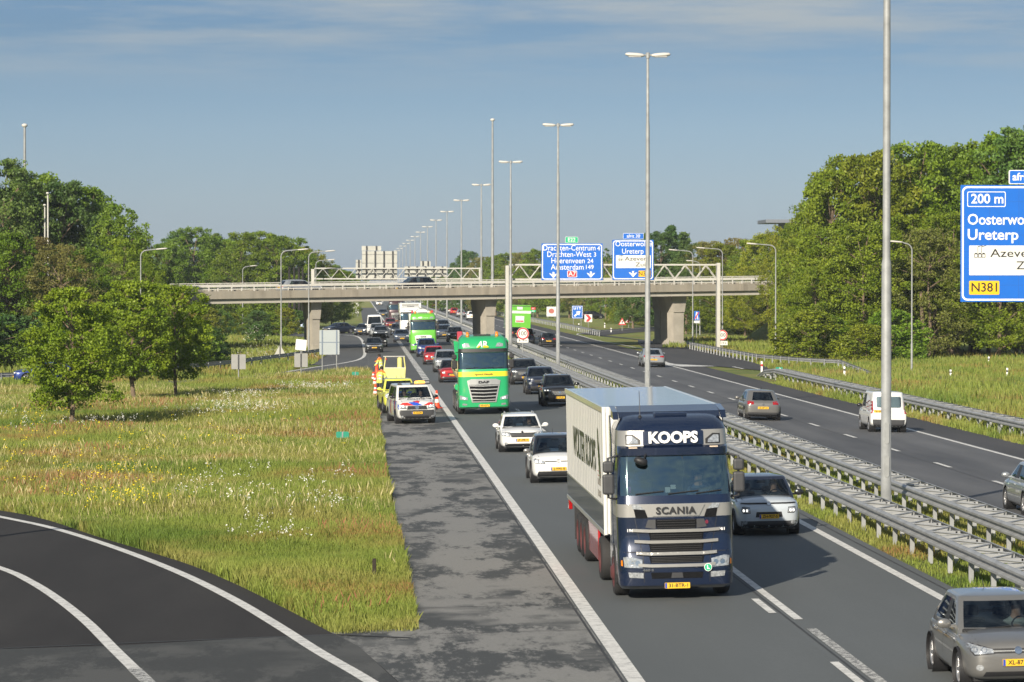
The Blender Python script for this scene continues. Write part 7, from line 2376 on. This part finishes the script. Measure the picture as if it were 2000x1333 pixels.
put_decal('blue_stripe', bvv, [[(-0.16, 0.90), (0.28, 0.90), (-0.06, 1.07), (-0.42, 1.05)], [(-0.93, 0.78), (-0.88, 0.70), (-0.86, 0.93), (-0.90, 0.98)]], Fm, PB_, vp, 0.014)
for y, mm in ((0.65, PB_), (0.98, PR_), (1.28, PB_), (2.6, PR_), (3.0, PB_)):
    for ax in ('-x', '+x'):
        put_decal('side_stripe', bvv, [[(y, 0.45), (y + 0.22, 0.45), (y + 0.42, 1.10), (y + 0.20, 1.10)]], ax, mm, vp, 0.012)
h_ = bvv.ray_cast(Vector((0, -3, 1.10)), Vector((0, 1, 0)))[0]
mb = MB(); put_text(mb, 'POLITIE', 0.12, T((0, 0.42, 1.20), up=(0, 0.9, 0.5)), bold=0.003, width=0.85, extrude=0.002); mb.build('bonnet_lettering', INK, vp)
m = MB(); m.box(0.15, 0.62, 1.75, 2.05, 1.85, 1.91); m.build('lamp_foot', DARKP, vp)
m = MB(); m.lathe([(0.0, 2.04), (0.9, 2.02), (1.0, 1.95), (1.0, 1.91), (0, 1.91)], 16, M=Matrix.Translation((0.38, 1.9, 0)) @ Matrix.Diagonal((0.26, 0.13, 1, 1))); m.build('amber_beacon', AMBERON, vp)
for x in (-0.62, 0.0, 0.78): MB().box(x - 0.10, x + 0.10, 1.72, 1.9, 1.85, 1.935, 0.02).build('roof_lamp', DARKP, vp)
driver(vp, 'van', 'police officer at the wheel of the police van', SHIRT)
driver(vp, 'van', 'police officer in the passenger seat of the police van', mat('vest_green', (0.35, 0.55, 0.05), rough=0.8), side=-1)
SY_ = MATS['safety_yellow']
pk = place('pickup_cab', 'safety_yellow', 'bright yellow pickup standing behind the police van', 782, 806, rz=R(4), group=None, name='pickup', cat='pickup')
bod = [c for c in pk.children if c.name.startswith('body')][0]
bvp = BVHTree.FromPolygons([v.co.copy() for v in bod.data.vertices], [list(p.vertices) for p in bod.data.polygons])
put_decal('blue_stripe', bvp, [[(-0.45, 1.04), (-0.1, 1.04), (0.12, 1.14), (-0.22, 1.14)], [(0.25, 1.04), (0.5, 1.04), (0.62, 1.14), (0.4, 1.14)], [(-0.75, 1.05), (-0.55, 1.05), (-0.6, 1.12)]], Fm, PB_, pk, 0.012)
# arrow-board trailer behind it
g0 = gp(771, 750)
tr = thing('board_trailer', 'yellow works trailer with an open frame standing behind the yellow pickup', 'trailer', tuple(g0), R(-2)); tr.scale = (0.70,) * 3
YM = mat('trailer_yellow', (0.74, 0.71, 0.24), rough=0.4, coat=0.3, var=0.05)
m = MB(); m.prism([(-1.05, 0.55), (1.0, 0.55), (1.05, 1.5), (-1.08, 1.5)], 0, 0.3); m.build('front_panel', YM, tr)
m = MB(); m.box(-1.0, 1.0, 0.3, 2.4, 0.5, 0.7); m.build('bed', YM, tr)
for s, w in ((-1, 0.06), (1, 0.06)): MB().tube([(s * 1.02, 0.15, 1.5), (s * 0.88, 0.15, 2.62)], w, 6).build('upright', YM, tr)
MB().box(-1.12, 0.98, 0.05, 0.22, 2.60, 2.68).build('top_bar', WHITEM, tr)
MB().box(-1.0, 1.0, 0.1, 0.2, 1.5, 1.58).build('cross_bar', WHITEM, tr)
MB().tube([(0.48, 0.4, 0.7), (0.48, 0.4, 2.55)], 0.24, 14).build('lift_column', YM, tr)
m = MB(); m.box(0.20, 0.62, -0.10, 0, 0.42, 0.85, 0.06); m.box(0.78, 0.98, -0.06, 0, 0.85, 1.2, 0.02); m.build('lamp_box', YM, tr)
m = MB(); m.box(-0.98, -0.80, -0.03, 0, 0.62, 0.72); m.box(-0.92, -0.78, 0.05, 0.1, 2.3, 2.45); m.build('reflector', SRED, tr)
for s in (-1, 1): wheel(tr, s * 0.92, 1.5, 0.33, 0.2, RIM, 0)
# ---------------------------------------------------------------- road workers and cones
HVY = mat('vest_yellow', (0.70, 0.72, 0.14), rough=0.8, var=0.1)
HVO = mat('vest_orange', (0.85, 0.20, 0.03), rough=0.8, var=0.08)
REFL = mat('reflective_band', (0.62, 0.66, 0.62), rough=0.35, metal=0.2)
TROU = mat('trouser_dark', (0.03, 0.03, 0.035), rough=0.9)


def worker(label, loc, rz, pose, cap):
    """a standing person; pose moves the arms and bends the back"""
    root = thing('person', label, 'person', loc, rz, 'road workers')
    b = pose['bend']
    hip = Vector((0, 0.0, 0.93))
    up = Vector((0, -math.sin(b), math.cos(b)))
    ch = hip + up * 0.36; sh = hip + up * 0.52; nk = hip + up * 0.60; hd = nk + Vector((0, -math.sin(b * 0.6), math.cos(b * 0.6))) * 0.14; tp = hd + Vector((0, -math.sin(b * 0.5), math.cos(b * 0.5))) * 0.11
    V = [(*hip, .155), (*(hip + up * 0.18), .15), (*ch, .165), (*sh, .125), (*nk, .065), (*hd, .095), (*tp, .075)]
    E = [(i, i + 1) for i in range(6)]
    for s in (-1, 1):
        n = len(V)
        st = pose['step'] * s
        V += [(s * 0.10, 0.0, 0.85, .10), (s * 0.11, -0.03 + st * 0.5, 0.49, .068), (s * 0.11, 0.02 + st, 0.10, .05), (s * 0.12, -0.12 + st, 0.04, .045), (s * 0.12, -0.17 + st, 0.035, .035)]
        E += [(0, n)] + [(n + i, n + i + 1) for i in range(4)]
        a = pose['arms'][0 if s < 0 else 1]
        s0 = sh + Vector((s * 0.20, 0, -0.02)); e = s0 + Vector(a[0]); w = e + Vector(a[1]); f = w + Vector(a[1]).normalized() * 0.09
        n = len(V)
        V += [(*s0, .072), (*e, .055), (*w, .038), (*f, .036)]
        E += [(3, n), (n, n + 1), (n + 1, n + 2), (n + 2, n + 3)]
    me = bpy.data.meshes.new('body'); me.from_pydata([v[:3] for v in V], E, [])
    o = bpy.data.objects.new('body', me); C.objects.link(o)
    o.modifiers.new('sk', 'SKIN'); ss = o.modifiers.new('ss', 'SUBSURF'); ss.levels = 2
    for i, v in enumerate(V): me.skin_vertices[0].data[i].radius = (v[3], v[3] * 0.88)
    me.skin_vertices[0].data[0].use_root = True
    out = eval_mesh(o); bpy.data.objects.remove(o)
    out.polygons.foreach_set('use_smooth', [True] * len(out.polygons))
    out.materials.clear()
    for m_ in (TROU, SKIN): out.materials.append(m_)
    for p in out.polygons: p.material_index = 1 if p.center.z > 1.0 else 0
    body = mobj('body', out, None, root)
    # jacket: the same surface pushed outward, from hip to neck and to the wrists
    keep = [p for p in out.polygons if p.center.z > 0.74 and (p.center - nk).dot(up) < 0.0 + (0.05 if abs(p.center.x) > 0.1 else -0.0) and not (p.center.z < 0.9 and abs(p.center.x) < 0.02 and False)]
    hands = [Vector(V[i][:3]) for i in (14, 15, 23, 24)]
    def nearhand(c): return min((c - h).length for h in (Vector(V[15][:3]), Vector(V[24][:3]))) < 0.075
    keep = [p for p in keep if not nearhand(p.center)]
    used = sorted({i for p in keep for i in p.vertices}); mp_ = {i: j for j, i in enumerate(used)}
    vs = [out.vertices[i].co + out.vertices[i].normal * 0.022 for i in used]
    fs = [[mp_[i] for i in p.vertices] for p in keep]
    mats_ = []
    for p in keep:
        t = (p.center - hip).dot(up)
        d = abs(p.center.x)
        k = 0
        if t > 0.45 and pose['orange']: k = 1
        if 0.02 < t < 0.07 or 0.22 < t < 0.27: k = 2
        mats_.append(k)
    jk = bpy.data.meshes.new('jacket'); jk.from_pydata([tuple(v) for v in vs], [], fs)
    for m_ in (HVY, HVO, REFL): jk.materials.append(m_)
    jk.polygons.foreach_set('material_index', mats_); jk.polygons.foreach_set('use_smooth', [True] * len(fs))
    mobj('jacket', jk, None, root)
    h = MB()
    Mh = Matrix.Translation(hd) @ Matrix.Rotation(b * 0.6, 4, 'X')
    h.lathe([(0.0, 0.155), (0.06, 0.145), (0.105, 0.09), (0.118, 0.02), (0.105, -0.05)], 14, M=Mh @ Matrix.Translation((0, 0.015, 0.0)))
    if cap: h.box(-0.07, 0.07, -0.20, -0.08, 0.035, 0.055, 0.01, M=Mh)
    h.build('cap' if cap else 'hair', HAIR if cap else HAIR, root)
    f = MB()
    f.box(-0.014, 0.014, -0.125, -0.09, -0.02, 0.02, 0.008, M=Mh); f.build('nose', SKIN, body)
    f = MB()
    for s in (-1, 1): f.box(s * 0.035 - 0.012, s * 0.035 + 0.012, -0.103, -0.09, 0.025, 0.042, M=Mh)
    f.build('eye', INK, body)
    # hands with separate fingers
    for idx in (15, 24):
        w = Vector(V[idx - 1][:3]); f_ = Vector(V[idx][:3]); d = (f_ - w).normalized(); sd = d.cross(Vector((0, 1, 0.2))).normalized(); nr = sd.cross(d)
        hm = MB()
        for k in range(4):
            b0_ = f_ + sd * (0.027 - 0.018 * k); ln = (0.062, 0.072, 0.068, 0.052)[k]
            hm.tube([b0_, b0_ + d * ln * 0.5 + nr * 0.005, b0_ + d * ln * 0.85 + nr * 0.03], [0.010, 0.009, 0.007], 6)
        t0 = w.lerp(f_, 0.35) + sd * 0.035
        hm.tube([t0, t0 + sd * 0.025 + d * 0.025, t0 + sd * 0.03 + d * 0.055], [0.012, 0.010, 0.008], 6)
        hm.build('fingers', SKIN, body)
    return root


g1 = gp(745, 741)
worker('road worker with dark hair in a yellow and orange jacket reaching for the cone stack', tuple(g1), R(-118), dict(bend=0.28, step=0.10, orange=True, arms=(((-0.06, -0.22, -0.14), (-0.05, -0.25, -0.03)), ((0.07, -0.05, -0.26), (0.0, -0.17, -0.16)))), False)
g2 = gp(741, 772)
worker('road worker in an orange-shouldered yellow jacket beside the pickup door', tuple(g2), R(150), dict(bend=0.42, step=0.05, orange=True, arms=(((-0.09, -0.06, -0.27), (0.0, -0.18, -0.14)), ((0.09, -0.06, -0.27), (-0.02, -0.18, -0.14)))), True)

ORG = mat('cone_orange', (0.80, 0.075, 0.025), rough=0.5, var=0.06); CWH = mat('cone_white', (0.78, 0.78, 0.76), rough=0.4)


def cone(label, p, h=0.95, stack=1, tilt=0.0):
    root = thing('traffic_cone', label, 'traffic cone', tuple(p), 0, 'traffic cones on the hard shoulder')
    root.rotation_euler = (0, tilt, rt.random())
    m = MB(); m.box(-0.22, 0.22, -0.22, 0.22, 0, 0.05, 0.015); m.build('base', ORG, root)
    top = 0.045; br = 0.165
    def rad(t): return lerp(br, top, t)
    m = MB(); m.lathe([(rad(0), 0.04), (rad(1), h), (0, h)], 20); c = m.build('cone', ORG, root)
    for a, b in ((0.30, 0.50), (0.66, 0.82)):
        m = MB(); m.lathe([(rad(a) + 0.004, 0.04 + a * (h - 0.04)), (rad(b) + 0.004, 0.04 + b * (h - 0.04))], 20); m.build('white_band', CWH, c)
    for k in range(1, stack):
        z = 0.20 * k
        m = MB(); m.box(-0.2, 0.2, -0.2, 0.2, z, z + 0.04, 0.01); m.lathe([(rad(0), z + 0.03), (rad(1), z + h), (0, z + h)], 20); m.build('stacked_cone', ORG, root)
    return root


cone('traffic cone beside the yellow pickup wheel', gp(733, 777), 0.75)
cone('traffic cone behind the worker at the pickup door', gp(732, 757), 0.75)
cone('traffic cone next to the taller stack of cones', gp(729, 748), 0.75, 1)
cone('traffic cone stack beside the reaching worker', gp(736, 740), 0.75, 3)
cone('big traffic cone leaning at the police van mirror on the lane side', gp(854, 798), 0.98, 1, R(-4))
# ---------------------------------------------------------------- standing grass and flowers
def inside(poly, P):
    x, y = P[:, 0], P[:, 1]
    r = np.zeros(len(P), bool)
    n = len(poly)
    for i in range(n):
        x0, y0 = poly[i]; x1, y1 = poly[(i + 1) % n]
        c = ((y0 > y) != (y1 > y))
        with np.errstate(divide='ignore', invalid='ignore'):
            xi = (x1 - x0) * (y - y0) / (y1 - y0 + 1e-12) + x0
        r ^= c & (x < xi)
    return r


def gz_np(x):
    return np.where(x <= EDGE_L, -0.02 * (MED_L - EDGE_L), np.where(x <= MED_L, -0.02 * (MED_L - x), np.where(x <= MED_R, 0.0, np.where(x <= EDGE_R, -0.02 * (x - MED_R), -0.02 * (EDGE_R - MED_R)))))


def scatter(poly, dens):
    xs_ = [p[0] for p in poly]; ys_ = [p[1] for p in poly]
    n = int((max(xs_) - min(xs_)) * (max(ys_) - min(ys_)) * dens)
    P = np.column_stack((rng.uniform(min(xs_), max(xs_), n), rng.uniform(min(ys_), max(ys_), n)))
    return P[inside(poly, P)]


def vnoise(P, s, seed):
    """cheap smooth noise on the plane"""
    r = np.random.default_rng(seed); v = np.zeros(len(P))
    for k in range(7):
        a = r.uniform(0, 6.28); f = s * r.uniform(0.6, 1.8)
        v += np.sin((P[:, 0] * math.cos(a) + P[:, 1] * math.sin(a)) * f + r.uniform(0, 6.28))
    return v / 7 ** 0.5


def blade_mesh(name, P, h, w):
    n = len(P)
    z = gz_np(P[:, 0]) - 0.06
    hh = h * rng.uniform(0.55, 1.25, n)
    a = rng.uniform(0, 6.28, n)
    dx, dy = np.cos(a) * w * 0.5, np.sin(a) * w * 0.5
    lx, ly = rng.normal(0, 0.15, n) * hh, rng.normal(0, 0.15, n) * hh
    v = np.empty((n, 4, 3))
    v[:, 0] = np.column_stack((P[:, 0] - dx, P[:, 1] - dy, z)); v[:, 1] = np.column_stack((P[:, 0] + dx, P[:, 1] + dy, z))
    v[:, 2] = np.column_stack((P[:, 0] + lx * 0.35 + dx * 0.7, P[:, 1] + ly * 0.35 + dy * 0.7, z + hh * 0.6)); v[:, 3] = np.column_stack((P[:, 0] + lx, P[:, 1] + ly, z + hh))
    idx = np.arange(n, dtype=np.int32)[:, None] * 4
    tri = np.concatenate((idx + np.array([0, 1, 2]), idx + np.array([0, 2, 3])), axis=1).reshape(-1).astype(np.int32)
    me = bpy.data.meshes.new(name)
    me.vertices.add(n * 4); me.vertices.foreach_set('co', v.reshape(-1).astype(np.float32))
    me.loops.add(n * 6); me.loops.foreach_set('vertex_index', tri)
    me.polygons.add(n * 2); me.polygons.foreach_set('loop_start', np.arange(n * 2, dtype=np.int32) * 3)
    me.update(calc_edges=True)
    return me


def grass(name, label, poly, dens, h, w, m=None, keep=None):
    P = scatter(poly, dens)
    if keep is not None: P = P[keep(P)]
    hh = h * (1.0 + 0.25 * vnoise(P, 0.5, 4))
    hh = np.clip(hh, h * 0.35, h * 1.6)
    o = mobj(name, blade_mesh(name, P, hh, w), m or GRASS_BLADE)
    o['kind'] = 'stuff'; o['label'] = label
    return o


meadow = outer_s[0:] + gpx([(655, 1238), (818, 1231), (806, 1165), (792, 1100), (766, 985), (752, 900), (742, 830), (735, 775), (730, 742), (724, 728), (690, 727), (640, 730), (560, 734), (467, 744), (300, 755), (0, 761), (-300, 766)])
ym = [p[1] for p in meadow]


def near(a, b): return lambda P: (P[:, 1] >= a) & (P[:, 1] < b)


grass('meadow_grass', 'long flowering grass of the meadow', meadow, 460, 0.30, 0.011, keep=near(0, 95))
grass('meadow_grass', 'long flowering grass of the meadow', meadow, 220, 0.33, 0.017, keep=near(95, 150))
grass('meadow_grass', 'long flowering grass of the meadow', meadow, 80, 0.36, 0.034, keep=near(150, 400))
edge = [(a[0] - d, a[1]) for d, lst in ((0.0, gpx([(816, 1222), (806, 1165), (792, 1100), (766, 985), (752, 900), (742, 830), (735, 775)])),) for a in lst]
edge = edge + [(x - 0.9, y) for x, y in reversed(edge)]
grass('edge_grass', 'tall grass fringe along the hard shoulder', edge, 320, 0.26, 0.012)
SORREL = mat('sorrel_red', (0.30, 0.12, 0.065), rough=0.8, var=0.3)
STRAW = mat('straw_pale', (0.46, 0.40, 0.20), rough=0.8, var=0.25)
grass('sorrel_stems', 'reddish sorrel stems in drifts across the meadow', meadow, 24, 0.38, 0.011, SORREL, keep=lambda P: (vnoise(P * np.array((1, 0.55)), 0.33, 9) > 0.75) & (P[:, 1] > 62))
grass('straw_stems', 'pale seeding stems across the meadow', meadow, 13, 0.40, 0.009, STRAW, keep=lambda P: vnoise(P * np.array((1, 0.55)), 0.25, 12) > -0.2)
verge_w = gpx([(0, 741), (150, 737), (330, 725), (450, 712), (560, 697), (600, 690), (610, 668), (540, 660), (300, 662), (-300, 690), (-300, 745)])
grass('verge_grass', 'rough grass behind the thin guard rail', verge_w, 7, 0.5, 0.12)
grass('verge_grass', 'grass between the guard rail and the side road', gpx([(-300, 763), (0, 757), (300, 749), (467, 738), (560, 725), (612, 712), (640, 692), (625, 690), (560, 700), (450, 716), (150, 740), (-300, 752)]), 14, 0.45, 0.09)
grass('median_grass', 'short grass between the two guard rails', [(13.1, 58), (17.3, 58), (17.3, 130), (13.1, 130)], 120, 0.15, 0.03)
grass('median_grass', 'short grass between the two guard rails', [(13.1, 130), (17.3, 130), (17.3, 420), (13.1, 420)], 26, 0.18, 0.07)
grass('outer_verge_grass', 'dry grass of the outer verge', [(28.4, 80), (48, 80), (62, 190), (56, 285), (36, 320), (32.3, 262), (28.2, 225)], 13, 0.42, 0.085)
grass('outer_verge_grass', 'grass before the bright wood', gpx([(1290, 680), (1345, 680), (1480, 708), (1640, 722), (2060, 735), (2060, 700), (1560, 672), (1420, 660), (1350, 664)]), 6, 0.5, 0.14)
grass('edge_grass', 'grass fringe along the away shoulder', [(28.05, 80), (28.9, 80), (28.9, 230), (28.05, 230)], 60, 0.32, 0.05)


# flowers
def flowers(name, label, spots, m, size, hgt, per):
    pts = []
    for (px, py, rx, n) in spots:
        c = gp(px, py)
        for _ in range(n):
            x, y = c.x + rt.gauss(0, rx), c.y + rt.gauss(0, rx * 2.2)
            for _k in range(per): pts.append((x + rt.gauss(0, 0.05), y + rt.gauss(0, 0.05), gz(x) + hgt * rt.uniform(0.75, 1.25)))
    o = mobj(name, leaf_mesh(name, pts, [0.03] * len(pts), 2, size), m)
    o['kind'] = 'stuff'; o['label'] = label
    return o


YF = mat('buttercup_yellow', (0.78, 0.62, 0.015), rough=0.7); WF = mat('umbel_white', (0.72, 0.72, 0.66), rough=0.8)
ys_ = [(rt.uniform(0, 300), rt.uniform(880, 1010), 1.0, 5) for _ in range(26)] + [(rt.uniform(170, 300), rt.uniform(930, 1000), 0.7, 6) for _ in range(16)] + [(rt.uniform(0, 600), rt.uniform(815, 880), 1.6, 4) for _ in range(26)] + [(rt.uniform(0, 130), rt.uniform(800, 860), 1.2, 9) for _ in range(10)]
ys_ = [q for q in ys_ if q[1] < 995 + q[0] * 0.28 - 20]
flowers('yellow_flowers', 'yellow buttercups scattered in the meadow', ys_, YF, 0.042, 0.38, 3)
ws_ = [(rt.uniform(300, 690), rt.uniform(930, 1010), 0.35, 3) for _ in range(26)] + [(520, 1065, 0.5, 12), (560, 1072, 0.3, 8), (590, 960, 0.4, 9), (435, 955, 0.4, 7), (655, 955, 0.3, 5), (500, 1040, 0.3, 5), (570, 1030, 0.4, 5)]
ws_ += [(480 + rt.gauss(0, 25), 800 - rt.uniform(-22, 22), 1.0, 9) for _ in range(26)] + [(380 + rt.gauss(0, 30), 818, 1.2, 4) for _ in range(10)] + [(610 + rt.gauss(0, 25), 766, 1.2, 9) for _ in range(16)] + [(190 + rt.gauss(0, 20), 838, 0.8, 5) for _ in range(8)] + [(rt.uniform(0, 60), rt.uniform(820, 860), 0.8, 4) for _ in range(8)]
ws_ += [(rt.uniform(430, 560), rt.uniform(685, 712), 1.8, 7) for _ in range(26)]
flowers('white_flowers', 'white umbel flowers scattered in the meadow', ws_, WF, 0.038, 0.5, 4)
# ---------------------------------------------------------------- the air
m_ = bpy.data.materials.new('haze_air'); m_.use_nodes = True
nt = m_.node_tree; nt.nodes.clear()
o_ = nt.nodes.new('ShaderNodeOutputMaterial'); v_ = nt.nodes.new('ShaderNodeVolumePrincipled')
v_.inputs['Color'].default_value = (0.80, 0.90, 1.0, 1); v_.inputs['Density'].default_value = 0.00010; v_.inputs['Anisotropy'].default_value = 0.0
nt.links.new(v_.outputs[0], o_.inputs['Volume'])
hz = MB().box(-1800, 1800, -250, 2400, -1.6, 40).build('haze', m_)
hz['kind'] = 'stuff'; hz['label'] = 'thin summer haze'
